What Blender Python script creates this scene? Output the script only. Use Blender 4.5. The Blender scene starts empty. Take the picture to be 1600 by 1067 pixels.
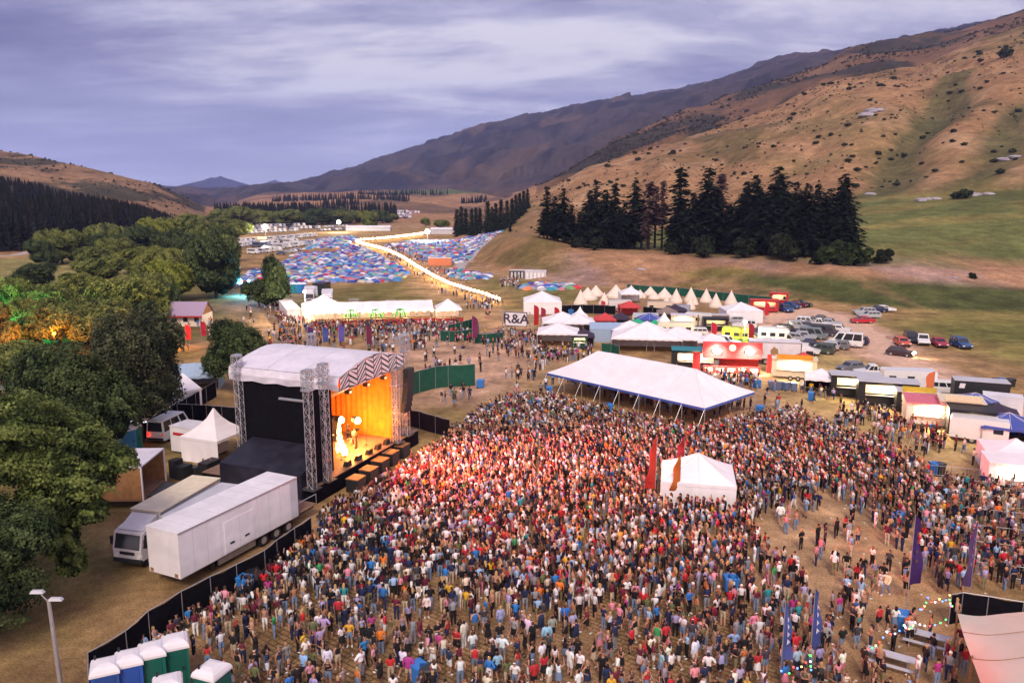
import bpy, bmesh, math, random
import numpy as np
from mathutils import Vector, Matrix
R = math.radians
random.seed(7); rng = np.random.default_rng(7)
S = bpy.context.scene
COL = S.collection
# ------------------------------------------------------------------ camera, sky, sun, exposure
F, CH = 1244.0, 26.0
PITCH = math.atan((533.5-300)/F)
cd = bpy.data.cameras.new('camera'); cam = bpy.data.objects.new('camera', cd); COL.objects.link(cam)
cam.location = (0, 0, CH); cam.rotation_euler = (R(90)-PITCH, 0, 0)
cd.sensor_width = 36; cd.lens = 36*F/1600; cd.clip_start = .5; cd.clip_end = 40000
S.camera = cam
S.view_settings.view_transform = 'Standard'; S.view_settings.look = 'None'
S.view_settings.exposure = 0.74; S.view_settings.gamma = 1
SUN_EL, SUN_AZ = 44, 183          # behind the camera, low and veiled by the overcast
W = bpy.data.worlds.new('World'); S.world = W; W.use_nodes = True
nt = W.node_tree; nt.nodes.clear()
def N(nt, t, **kw):
    n = nt.nodes.new(t)
    for k, v in kw.items():
        if k in n.inputs.keys() if isinstance(k, str) else False: n.inputs[k].default_value = v
        else: setattr(n, k, v)
    return n
def LK(nt, a, b): nt.links.new(a, b)
SKYX = 3.1
def build_sky():
    out = N(nt, 'ShaderNodeOutputWorld'); bg = N(nt, 'ShaderNodeBackground')
    sky = N(nt, 'ShaderNodeTexSky', sky_type='NISHITA', sun_disc=False, sun_elevation=R(SUN_EL), sun_rotation=R(SUN_AZ))
    sk = N(nt, 'ShaderNodeMix', data_type='RGBA', blend_type='MULTIPLY'); sk.inputs['Factor'].default_value = 1
    LK(nt, sky.outputs[0], sk.inputs['A']); sk.inputs['B'].default_value = (.045, .05, .075, 1)
    tc = N(nt, 'ShaderNodeTexCoord'); sp = N(nt, 'ShaderNodeSeparateXYZ'); LK(nt, tc.outputs['Generated'], sp.inputs[0])
    def m(op, a, b=None, c=None, clamp=False):
        n = N(nt, 'ShaderNodeMath', operation=op, use_clamp=clamp)
        for i, x in enumerate((a, b, c)):
            if x is None: continue
            if isinstance(x, (int, float)): n.inputs[i].default_value = x
            else: LK(nt, x, n.inputs[i])
        return n.outputs[0]
    zz = m('MAXIMUM', m('ADD', sp.outputs[2], .13), .05)      # a flat cloud deck seen in perspective
    cx = m('DIVIDE', sp.outputs[0], zz); cy = m('DIVIDE', sp.outputs[1], zz)
    cv = N(nt, 'ShaderNodeCombineXYZ'); LK(nt, cx, cv.inputs[0]); LK(nt, cy, cv.inputs[1])
    def noise(scale, sx, sy, det, rough, off, rot=0, dist=0.):
        mp = N(nt, 'ShaderNodeMapping'); mp.inputs['Scale'].default_value = (sx, sy, 1); mp.inputs['Location'].default_value = off
        mp.inputs['Rotation'].default_value = (0, 0, R(rot))
        LK(nt, cv.outputs[0], mp.inputs[0])
        nz = N(nt, 'ShaderNodeTexNoise'); nz.inputs['Scale'].default_value = scale; nz.inputs['Detail'].default_value = det
        nz.inputs['Roughness'].default_value = rough; nz.inputs['Distortion'].default_value = dist
        LK(nt, mp.outputs[0], nz.inputs['Vector']); return nz.outputs['Fac']
    a = noise(.62, .62, 1.0, 9, .60, (SKYX, 1.7, 0), 10, .35)
    b = noise(2.3, .55, 1.0, 7, .62, (7.3, 2.2, 0), 6, .3)
    v = m('ADD', m('MULTIPLY', a, .75), m('MULTIPLY', b, .25))
    cr = N(nt, 'ShaderNodeValToRGB'); e = cr.color_ramp.elements
    e[0].position = .38; e[0].color = (.17, .165, .325, 1)
    e[1].position = .60; e[1].color = (.84, .80, .92, 1)
    x = cr.color_ramp.elements.new(.47); x.color = (.31, .30, .50, 1)
    x = cr.color_ramp.elements.new(.535); x.color = (.52, .50, .69, 1)
    LK(nt, v, cr.inputs[0])
    # paler band low over the horizon
    hz = N(nt, 'ShaderNodeMapRange'); hz.inputs['From Min'].default_value = .0; hz.inputs['From Max'].default_value = .15
    hz.inputs['To Min'].default_value = .8; hz.inputs['To Max'].default_value = 0; LK(nt, sp.outputs[2], hz.inputs[0])
    hm = N(nt, 'ShaderNodeMix', data_type='RGBA'); LK(nt, hz.outputs[0], hm.inputs['Factor']); LK(nt, cr.outputs[0], hm.inputs['A'])
    hm.inputs['B'].default_value = (.80, .84, 1.20, 1)
    # warm glow added to the unseen sky behind the camera, lighting the scene
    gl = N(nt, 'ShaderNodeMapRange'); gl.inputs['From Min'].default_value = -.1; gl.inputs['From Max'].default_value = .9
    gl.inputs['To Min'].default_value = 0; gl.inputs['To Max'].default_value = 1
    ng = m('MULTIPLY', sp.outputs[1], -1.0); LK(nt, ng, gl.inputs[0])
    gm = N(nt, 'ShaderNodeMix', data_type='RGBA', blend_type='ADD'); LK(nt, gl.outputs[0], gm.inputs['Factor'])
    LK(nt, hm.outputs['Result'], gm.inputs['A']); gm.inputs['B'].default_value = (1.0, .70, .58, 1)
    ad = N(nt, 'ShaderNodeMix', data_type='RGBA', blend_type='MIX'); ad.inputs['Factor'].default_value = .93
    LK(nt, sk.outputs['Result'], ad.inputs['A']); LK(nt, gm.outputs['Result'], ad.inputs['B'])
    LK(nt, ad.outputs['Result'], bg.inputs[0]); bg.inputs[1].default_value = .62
    LK(nt, bg.outputs[0], out.inputs[0])
build_sky()
sd = bpy.data.lights.new('sun', 'SUN'); sun = bpy.data.objects.new('sun', sd); COL.objects.link(sun)
sd.energy = 1.5; sd.angle = R(16); sd.color = (1, .86, .72)
sun.rotation_euler = (R(90-SUN_EL), 0, R(180-SUN_AZ))     # sun stands behind the camera, a little to its left

# ------------------------------------------------------------------ pixel <-> place helpers (distances on the real ground)
def ray(px, py):
    r = (px-800)/F; u = (533.5-py)/F
    return r, math.cos(PITCH)+math.sin(PITCH)*u, -math.sin(PITCH)+math.cos(PITCH)*u
def G(px, py, z=0.):
    a, b, c = ray(px, py); t = (z-CH)/c
    return Vector((a*t, b*t, z))
def TOPZ(px, py, y):
    a, b, c = ray(px, py); return CH+c*y/b
def PROJ(x, y, z):
    z = z-CH
    d = y*math.cos(PITCH)-z*math.sin(PITCH); u = y*math.sin(PITCH)+z*math.cos(PITCH)
    return 800+F*x/d, 533.5-F*u/d
def inpoly(x, y, poly):
    c = False; n = len(poly); j = n-1
    for i in range(n):
        xi, yi = poly[i]; xj, yj = poly[j]
        if (yi > y) != (yj > y) and x < (xj-xi)*(y-yi)/(yj-yi)+xi: c = not c
        j = i
    return c

# ------------------------------------------------------------------ materials
def mat(name, col, rough=.8, var=.12, scale=3., metal=0., emit=None, estr=1., objcol=False, bump=0., spec=.3, alpha=None, attr=None, var2=0., scale2=.4):
    M = bpy.data.materials.new(name); M.use_nodes = True; t = M.node_tree
    b = t.nodes['Principled BSDF']; b.inputs['Roughness'].default_value = rough; b.inputs['Metallic'].default_value = metal
    b.inputs['Specular IOR Level'].default_value = spec
    tc = N(t, 'ShaderNodeTexCoord')
    nz = N(t, 'ShaderNodeTexNoise'); nz.inputs['Scale'].default_value = scale; nz.inputs['Detail'].default_value = 4
    LK(t, tc.outputs['Object'], nz.inputs['Vector'])
    mr = N(t, 'ShaderNodeMapRange'); mr.inputs['From Min'].default_value = .25; mr.inputs['From Max'].default_value = .75
    mr.inputs['To Min'].default_value = 1-var; mr.inputs['To Max'].default_value = 1+var
    LK(t, nz.outputs['Fac'], mr.inputs[0])
    mx = N(t, 'ShaderNodeMix', data_type='RGBA', blend_type='MULTIPLY'); mx.inputs['Factor'].default_value = 1
    fac = mr.outputs[0]
    if var2:
        n2 = N(t, 'ShaderNodeTexNoise'); n2.inputs['Scale'].default_value = scale2; n2.inputs['Detail'].default_value = 5
        LK(t, tc.outputs['Object'], n2.inputs['Vector'])
        m2 = N(t, 'ShaderNodeMapRange'); m2.inputs['From Min'].default_value = .3; m2.inputs['From Max'].default_value = .7
        m2.inputs['To Min'].default_value = 1-var2; m2.inputs['To Max'].default_value = 1+var2
        LK(t, n2.outputs['Fac'], m2.inputs[0])
        mm = N(t, 'ShaderNodeMath', operation='MULTIPLY'); LK(t, fac, mm.inputs[0]); LK(t, m2.outputs[0], mm.inputs[1]); fac = mm.outputs[0]
    if attr:
        at = N(t, 'ShaderNodeAttribute', attribute_name=attr); LK(t, at.outputs['Color'], mx.inputs['A'])
    elif objcol:
        oi = N(t, 'ShaderNodeObjectInfo'); LK(t, oi.outputs['Color'], mx.inputs['A'])
    else: mx.inputs['A'].default_value = (*col, 1)
    LK(t, fac, mx.inputs['B'])
    LK(t, mx.outputs['Result'], b.inputs['Base Color'])
    if bump:
        bp = N(t, 'ShaderNodeBump'); bp.inputs['Strength'].default_value = bump; bp.inputs['Distance'].default_value = .15
        LK(t, nz.outputs['Fac'], bp.inputs['Height']); LK(t, bp.outputs[0], b.inputs['Normal'])
    if emit: b.inputs['Emission Color'].default_value = (*emit, 1); b.inputs['Emission Strength'].default_value = estr
    if alpha is not None: b.inputs['Alpha'].default_value = alpha
    return M
MT = {}
def dm(name, *a, **k): MT[name] = mat(name, *a, **k); return MT[name]
dm('white_canvas', (.80, .76, .78), .7, .05, 1.2, var2=.06, scale2=.35)
dm('grey_canvas', (.66, .63, .70), .6, .08, 1.5, var2=.1, scale2=.4)
dm('cream_canvas', (.78, .66, .56), .8, .06, 1.2)
dm('blue_trim', (.05, .09, .36), .6)
dm('black_cloth', (.008, .0075, .010), .9, .3, 2., spec=.02)
dm('black_tarp', (.022, .021, .034), .5, .4, 1.1, spec=.25, var2=.3, scale2=.6)
dm('metal', (.45, .44, .46), .4, .15, 4., metal=.6)
dm('dark_metal', (.05, .05, .055), .5, .2, 4.)
dm('wood', (.30, .15, .06), .7, .25, 2.5)
dm('deck_wood', (.24, .14, .09), .6, .25, 1.5)
dm('orange_lit_curtain', (.58, .19, .014), .8, .25, 1.6)  # back wall lit orange: the stage light is put into the cloth colour
dm('rubber', (.018, .018, .02), .8)
dm('glass', (.02, .024, .03), .12, .1, spec=.7)
dm('truck_white', (.74, .71, .74), .5, .06, 1.5, var2=.10, scale2=.5)
dm('roof_cream', (.72, .63, .46), .6, .1, 2.)
dm('pale_grey', (.50, .50, .54), .6, .1, 1.)
dm('paint', (1, 1, 1), .28, .04, objcol=True, spec=.5)
dm('cloth', (1, 1, 1), .85, .15, 9., objcol=True)
dm('skin', (1, 1, 1), .6, .06, objcol=True)
dm('hair', (1, 1, 1), .5, .25, 18., objcol=True)
dm('tail_red', (.5, .02, .02), .4, emit=(1, .05, .03), estr=.25)
dm('head_glass', (.75, .75, .72), .15)
dm('plastic_blue', (.03, .17, .50), .45, .08)
dm('plastic_black', (.02, .021, .023), .5, .1)
dm('green_cloth', (.007, .075, .047), .75, .25, 1.2)
dm('red_paint', (.45, .03, .03), .5, .1)
dm('warm_light', (1, .8, .5), emit=(1, .72, .40), estr=14.)
dm('white_light', (1, 1, 1), emit=(1, .93, .82), estr=40.)
dm('string_light', (1, .9, .6), emit=(1, .62, .28), estr=16.)
dm('bark', (.06, .045, .035), .9, .3, 4.)

# ------------------------------------------------------------------ mesh builder
class MB:
    def __init__(s): s.v = []; s.f = []; s.m = []; s.ms = []
    def mi(s, m):
        if m not in s.ms: s.ms.append(m)
        return s.ms.index(m)
    def add(s, vs, fs, m=None):
        o = len(s.v); s.v += [tuple(x) for x in vs]; k = s.mi(m) if m else 0
        for f in fs: s.f.append(tuple(o+i for i in f)); s.m.append(k)
    def box(s, x0, x1, y0, y1, z0, z1, m=None, top=(0, 0)):
        tx, ty = top
        vs = [(x0, y0, z0), (x1, y0, z0), (x1, y1, z0), (x0, y1, z0), (x0+tx, y0+ty, z1), (x1-tx, y0+ty, z1), (x1-tx, y1-ty, z1), (x0+tx, y1-ty, z1)]
        s.add(vs, [(3, 2, 1, 0), (4, 5, 6, 7), (0, 1, 5, 4), (1, 2, 6, 5), (2, 3, 7, 6), (3, 0, 4, 7)], m)
    def tube(s, a, b, r, m=None, n=6, r2=None, caps=True):
        a = Vector(a); b = Vector(b); d = b-a
        if d.length < 1e-6: return
        q = d.to_track_quat('Z', 'Y'); r2 = r if r2 is None else r2
        vs = []
        for p, rr in ((a, r), (b, r2)):
            for i in range(n):
                t = 2*math.pi*i/n; vs.append(p+q@Vector((rr*math.cos(t), rr*math.sin(t), 0)))
        fs = [(i, (i+1) % n, n+(i+1) % n, n+i) for i in range(n)]
        if caps: fs += [tuple(range(n-1, -1, -1)), tuple(range(n, 2*n))]
        s.add(vs, fs, m)
    def loft(s, rings, m=None, caps=True, closed=True):
        n = len(rings[0]); vs = [p for r in rings for p in r]; fs = []
        for k in range(len(rings)-1):
            for i in range(n if closed else n-1):
                j = (i+1) % n; fs.append((k*n+i, k*n+j, (k+1)*n+j, (k+1)*n+i))
        if caps and closed: fs += [tuple(range(n-1, -1, -1)), tuple(range((len(rings)-1)*n, len(rings)*n))]
        s.add(vs, fs, m)
    def ball(s, c, r, m=None, n=8, k=5, sz=1.):
        rings = []
        for j in range(k+1):
            p = math.pi*j/k; rr = max(r*math.sin(p), 1e-3)
            rings.append([(c[0]+rr*math.cos(2*math.pi*i/n), c[1]+rr*math.sin(2*math.pi*i/n), c[2]-r*sz*math.cos(p)) for i in range(n)])
        s.loft(rings, m)
    def quad(s, a, b, c, d, m=None): s.add([a, b, c, d], [(0, 1, 2, 3)], m)
    def prism(s, pts, y0, y1, m=None):      # outline in x,z extruded along y
        n = len(pts); vs = [(p[0], y0, p[1]) for p in pts]+[(p[0], y1, p[1]) for p in pts]
        s.add(vs, [tuple(range(n)), tuple(range(2*n-1, n-1, -1))]+[(i, n+i, n+(i+1) % n, (i+1) % n) for i in range(n)], m)
    def mesh(s, name, smooth=False):
        me = bpy.data.meshes.new(name); me.from_pydata(s.v, [], s.f)
        for m in s.ms: me.materials.append(MT[m] if isinstance(m, str) else m)
        if s.ms: me.polygons.foreach_set('material_index', s.m)
        if smooth: me.polygons.foreach_set('use_smooth', [True]*len(s.f))
        bm = bmesh.new(); bm.from_mesh(me); bmesh.ops.recalc_face_normals(bm, faces=bm.faces); bm.to_mesh(me); bm.free()
        me.update(); return me
    def build(s, name, parent=None, smooth=False, **k):
        return obj(name, s.mesh(name, smooth), parent, **k)
def obj(name, me, parent=None, label=None, cat=None, group=None, kind=None, color=None, loc=None, rz=None):
    o = bpy.data.objects.new(name, me); COL.objects.link(o)
    if parent: o.parent = parent
    return tag(o, label, cat, group, kind, color, loc, rz)
def tag(o, label=None, cat=None, group=None, kind=None, color=None, loc=None, rz=None):
    if label: o['label'] = label
    if cat: o['category'] = cat
    if group: o['group'] = group
    if kind: o['kind'] = kind
    if color: o.color = (*color, 1)
    if loc is not None: o.location = loc
    if rz is not None: o.rotation_euler[2] = rz
    return o
def thing(name, label, cat, loc=(0, 0, 0), rz=0, group=None):
    return obj(name, None, None, label, cat, group, None, None, loc, rz)
KIDS = {}
def dup(o, loc, rz=None, label=None, scale=None, group=None):
    c = o.copy(); COL.objects.link(c); c.location = loc
    if rz is not None: c.rotation_euler[2] = rz
    if label: c['label'] = label
    if group: c['group'] = group
    if scale is not None: c.scale = scale if hasattr(scale, '__len__') else (scale,)*3
    def rec(src, dst):
        for ch in KIDS.get(src.name) or KIDS.setdefault(src.name, list(src.children)):
            d = ch.copy(); COL.objects.link(d); d.parent = dst; rec(ch, d)
    rec(o, c)
    return c
def join_mesh(name, V, Fq, cols, material, kind='stuff', label=None, cat=None, ntri=4):
    """one big mesh from numpy arrays: V (n,3), Fq (m,4), colour per vertex"""
    me = bpy.data.meshes.new(name); n = len(V); m = len(Fq); k = Fq.shape[1]
    me.vertices.add(n); me.vertices.foreach_set('co', V.astype(np.float32).ravel())
    me.loops.add(m*k); me.loops.foreach_set('vertex_index', Fq.astype(np.int32).ravel())
    me.polygons.add(m); me.polygons.foreach_set('loop_start', (np.arange(m)*k).astype(np.int32))
    me.update(calc_edges=True)
    if cols is not None:
        ca = me.color_attributes.new('tint', 'FLOAT_COLOR', 'POINT')
        c4 = np.ones((n, 4), np.float32); c4[:, :3] = cols; ca.data.foreach_set('color', c4.ravel())
    me.materials.append(material)
    o = obj(name, me, None, label, cat, None, kind)
    return o
# smooth value noise in numpy
_perm = rng.permutation(512)
_val = rng.random(512)
def vnoise(x, y):
    xi = np.floor(x).astype(int); yi = np.floor(y).astype(int); xf = x-xi; yf = y-yi
    u = xf*xf*(3-2*xf); w = yf*yf*(3-2*yf)
    def h(a, b): return _val[(_perm[a & 511]+b*57) & 511]
    return (h(xi, yi)*(1-u)+h(xi+1, yi)*u)*(1-w)+(h(xi, yi+1)*(1-u)+h(xi+1, yi+1)*u)*w
def fbm(x, y, o=4, lac=2.1, g=.5):
    s = 0; a = 1; t = 0
    for i in range(o): s = s+a*vnoise(x+i*17.3, y+i*9.1); t += a; a *= g; x = x*lac; y = y*lac
    return s/t
# ------------------------------------------------------------------ terrain: one sheet from the arena floor to the ranges
def slope(px, py): a, b, c = ray(px, py); return a/b, c/b
T_PX = [-900, -300, 0, 60, 100, 150, 200, 240, 280, 330, 400, 440, 480, 520, 560, 600, 640, 700, 740, 790, 830, 870, 918, 957, 1000, 1047, 1100, 1138, 1200, 1237, 1275, 1325, 1375, 1425, 1475, 1540, 1600, 1750, 2000, 2700]
def tab(px, v): return np.interp(T_PX, px, v)
Z0 = lambda y: 300+F*CH/y*1.0
L = []
# toe of the slopes (z = 0)
y1 = tab([-900, -300, 0, 100, 200, 280, 330, 400, 480, 640, 700, 740, 790, 840, 900, 1000, 1100, 1200, 1300, 1400, 1500, 1600, 2700],
         [240, 290, 335, 345, 380, 450, 600, 660, 690, 660, 520, 296, 255, 233, 220, 217, 210, 194, 186, 176, 172, 170, 150])
L.append((y1, None))
def lay(pxy, y, pxp, p): L.append((tab(pxy, y), tab(pxp, p)))
lay([-900, -300, 0, 100, 200, 280, 330, 400, 640, 700, 740, 790, 840, 900, 1000, 1100, 1200, 1300, 1400, 1600, 2700],
    [270, 320, 370, 400, 450, 550, 700, 760, 750, 640, 335, 310, 288, 262, 255, 245, 228, 220, 214, 212, 190],
    [-900, -300, 0, 100, 200, 280, 330, 400, 640, 700, 740, 790, 840, 900, 1000, 1100, 1200, 1300, 1400, 1500, 1600, 2700],
    [370, 370, 377, 371, 362, 355, 344.5, 341, 342, 347, 394, 372, 368, 392, 398, 402, 409, 416, 418, 426, 430, 440])
lay([-900, -300, 0, 100, 200, 280, 330, 400, 640, 700, 740, 790, 840, 900, 1000, 1100, 1200, 1300, 1600, 2700],
    [420, 480, 520, 560, 600, 700, 800, 1000, 900, 850, 620, 430, 400, 390, 380, 370, 365, 360, 340, 300],
    [-900, -300, 0, 100, 200, 280, 330, 400, 640, 700, 740, 790, 840, 900, 1000, 1100, 1200, 1300, 1340, 1400, 1500, 1600, 2000, 2700],
    [310, 320, 336, 343, 345, 345, 340, 331, 335, 339, 350, 362, 363, 366, 368, 362, 348, 328, 319, 314, 306, 297, 270, 240])
lay([-900, -300, 0, 200, 280, 330, 400, 480, 640, 700, 740, 790, 830, 918, 1200, 1600, 2700],
    [760, 800, 880, 850, 900, 950, 1500, 1500, 1300, 1200, 1000, 640, 640, 680, 760, 820, 800],
    [-900, -300, 0, 30, 60, 110, 150, 200, 240, 270, 300, 330, 400, 480, 560, 640, 700, 740, 780, 800, 827, 870, 918, 1000, 1100, 1200, 1275, 1375, 1425, 1475, 1540, 1600, 1750, 2000, 2700],
    [120, 200, 235, 242, 244, 256, 264, 277, 287, 300, 314, 329, 318, 314, 311, 316, 325, 335, 340, 326, 308, 288, 262, 236, 205, 170, 131, 110, 102, 78, 52, 28, -25, -70, -100])
y4, p4 = L[-1]
L.append((y4+np.where(np.array(T_PX) > 800, 170, 220), p4+np.interp(T_PX, [330, 400, 740, 800, 900], [22, 1, 1, 8, 22])))
lay([-900, 330, 400, 700, 790, 900, 1237, 1600, 2700], [1700, 1800, 2400, 2200, 1500, 1350, 1400, 1450, 1450],
    [-900, 0, 330, 400, 480, 560, 640, 700, 790, 830, 918, 957, 1047, 1138, 1237, 1290, 1325, 1385, 1440, 1500, 1560, 1600, 1750, 2700],
    [200, 270, 334, 310, 305, 302, 302, 300, 312, 298, 250, 225, 191, 151, 112, 95, 80, 65, 56, 46, 27, 10, -60, -120])
y6, p6 = L[-1]
L.append((y6+450, p6+np.interp(T_PX, [330, 400, 740, 830, 918], [2, -1, -1, 10, 26])))
L.append((tab([-900, 330, 480, 640, 1345, 2700], [4500, 4600, 5200, 4800, 3600, 3400]),
          tab([-900, 0, 330, 430, 480, 520, 560, 618, 663, 700, 735, 780, 830, 900, 950, 1020, 1060, 1150, 1200, 1225, 1275, 1345, 1450, 1600, 2700],
              [250, 290, 305, 299, 290, 276, 262, 241, 230, 217, 204, 194, 180, 171, 160, 149, 140, 119, 101, 95, 93, 84, 60, 30, -60])))
yk = [y for y, _ in L]; zk = []
tk = np.array([slope(p, 300)[0] for p in T_PX])
for y, p in L:
    if p is None: zk.append(np.zeros(len(T_PX)))
    else: zk.append(np.array([CH+slope(a, b)[1]*c for a, b, c in zip(T_PX, p, y)]))
yk.append(yk[-1]+2500); zk.append(zk[-1]*.3)
YK = np.array(yk); ZK = np.array(zk)          # layers x columns
def terrain(x, y):
    """height and layer coordinate"""
    x = np.atleast_1d(np.asarray(x, float)); y = np.atleast_1d(np.asarray(y, float))
    t = np.clip(x/np.maximum(y, 20.), tk[0], tk[-1])
    Yt = np.array([np.interp(t, tk, r) for r in YK]); Zt = np.array([np.interp(t, tk, r) for r in ZK])
    z = np.zeros_like(y); k = np.zeros_like(y)
    for i in range(len(Yt)-1):
        a = (y > Yt[i]) & (y <= Yt[i+1]); q = (y-Yt[i])/(Yt[i+1]-Yt[i])
        qq = q*q*(3-2*q)*.45+q*.55 if i in (0, 1) else q
        z = np.where(a, Zt[i]+(Zt[i+1]-Zt[i])*qq, z); k = np.where(a, i+1+q, k)
    z = np.where(y > Yt[-1], Zt[-1], z); k = np.where(y > Yt[-1], 10, k)
    # spurs, gullies and hummocks
    ph = np.clip(k-3, 0, 1)*np.clip((4.0-k)*2.2, .12, 1)*(k < 4)*(k > 3)
    g = 1-np.abs(2*fbm(x/95+3.7+y/700, (y*.35+x*.1)/95+1.2, 3)-1)*1.6
    right = np.clip((t+.02)*8, 0, 1)
    z = z+ph*(g-.55)*22*right+ph*(fbm(x/28, y/28, 3)-.5)*7*np.clip((y-380)/200, 0, 1)
    pb = np.clip(k-1, 0, 1)*(k <= 2)+np.clip((3-k), 0, 1)*(k > 2)*.5*(k < 3)
    z = z+pb*(fbm(x/14+5, y/14, 4)-.5)*3.2*right
    far = (k > 4)*np.clip((k-4.2), 0, 1)
    z = z+far*(1-np.abs(2*fbm(x/260+9.1, y/420+2.2, 4)-1)*1.7-.4)*np.clip((k-4), 0, 1)*np.where(k > 7, 75, 26)*np.where(np.abs(k-np.round(k)) < .12, .35, 1)*np.where((t > -.36) & (t < .0) & (k < 7), .45, 1)
    z = z+(k >= 7)*(fbm(x/120, y/120, 4)-.5)*36*np.clip(k-7, 0, 1)
    z = z+(k > 3)*(k < 7)*(fbm(x/45+2, y/45, 4)-.5)*np.clip((y-500)/100, 0, 10)*.8
    for (ax_, ay_), (bx_, by_), dep, wd_ in GULL:
        ex, ey = bx_-ax_, by_-ay_; q = np.clip(((x-ax_)*ex+(y-ay_)*ey)/(ex*ex+ey*ey), 0, 1); d = np.hypot(x-ax_-q*ex+6*np.sin(y/23.), y-ay_-q*ey); z = z-dep*np.exp(-(d/wd_)**2)*(k > 3)*(k < 4)*np.clip((k-3)*6, 0, 1)*np.clip((1-q)*4, 0, 1)
    z = np.minimum(z, 640+.05*z)
    return z, k
def GULLY(pxa, ya, pxb, yb, dep, w): return ((slope(pxa, 280)[0]*ya, ya), (slope(pxb, 150)[0]*yb, yb), dep, w)
GULL = [GULLY(1335, 350, 1500, 640, 11, 17), (GULLY(1240, 375, 1290, 640, 6, 16)), GULLY(1500, 350, 1640, 560, 7, 15), GULLY(1080, 395, 1120, 640, 6, 18), GULLY(980, 400, 985, 640, 5, 15)]
def GZ(x, y): return float(terrain(x, y)[0][0])
def polymask(x, y, poly, soft):
    """1 inside a ground polygon, fading over soft metres (noise-edged by the caller)"""
    P = np.array(poly); n = len(P); ins = np.zeros(x.shape, bool); d2 = np.full(x.shape, 1e12)
    for i in range(n):
        x1, y1_ = P[i]; x2, y2_ = P[(i+1) % n]
        c = (y1_ > y) != (y2_ > y)
        with np.errstate(divide='ignore', invalid='ignore'): xx = (x2-x1)*(y-y1_)/(y2_-y1_ if y2_ != y1_ else 1e-9)+x1
        ins ^= c & (x < xx)
        ex, ey = x2-x1, y2_-y1_; l = ex*ex+ey*ey
        q = np.clip(((x-x1)*ex+(y-y1_)*ey)/l, 0, 1); d2 = np.minimum(d2, (x-x1-q*ex)**2+(y-y1_-q*ey)**2)
    d = np.sqrt(d2)*np.where(ins, 1, -1)
    return np.clip(d/soft+.5, 0, 1)
def W2(*pp): return [tuple(G(*p)[:2]) for p in pp]
TRACK = W2((1110, 540), (1190, 503), (1262, 484), (1318, 500), (1360, 524), (1402, 562), (1470, 600), (1540, 630), (1640, 662), (1760, 700))
def linemask(x, y, pts, w, soft):
    d2 = np.full(x.shape, 1e12)
    for (x1, a), (x2, b) in zip(pts, pts[1:]):
        ex, ey = x2-x1, b-a; q = np.clip(((x-x1)*ex+(y-a)*ey)/(ex*ex+ey*ey), 0, 1)
        d2 = np.minimum(d2, (x-x1-q*ex)**2+(y-a-q*ey)**2)
    return np.clip((w-np.sqrt(d2))/soft+.5, 0, 1)
def lerp(a, b, f): return a+(b-a)*f[:, None]
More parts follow.
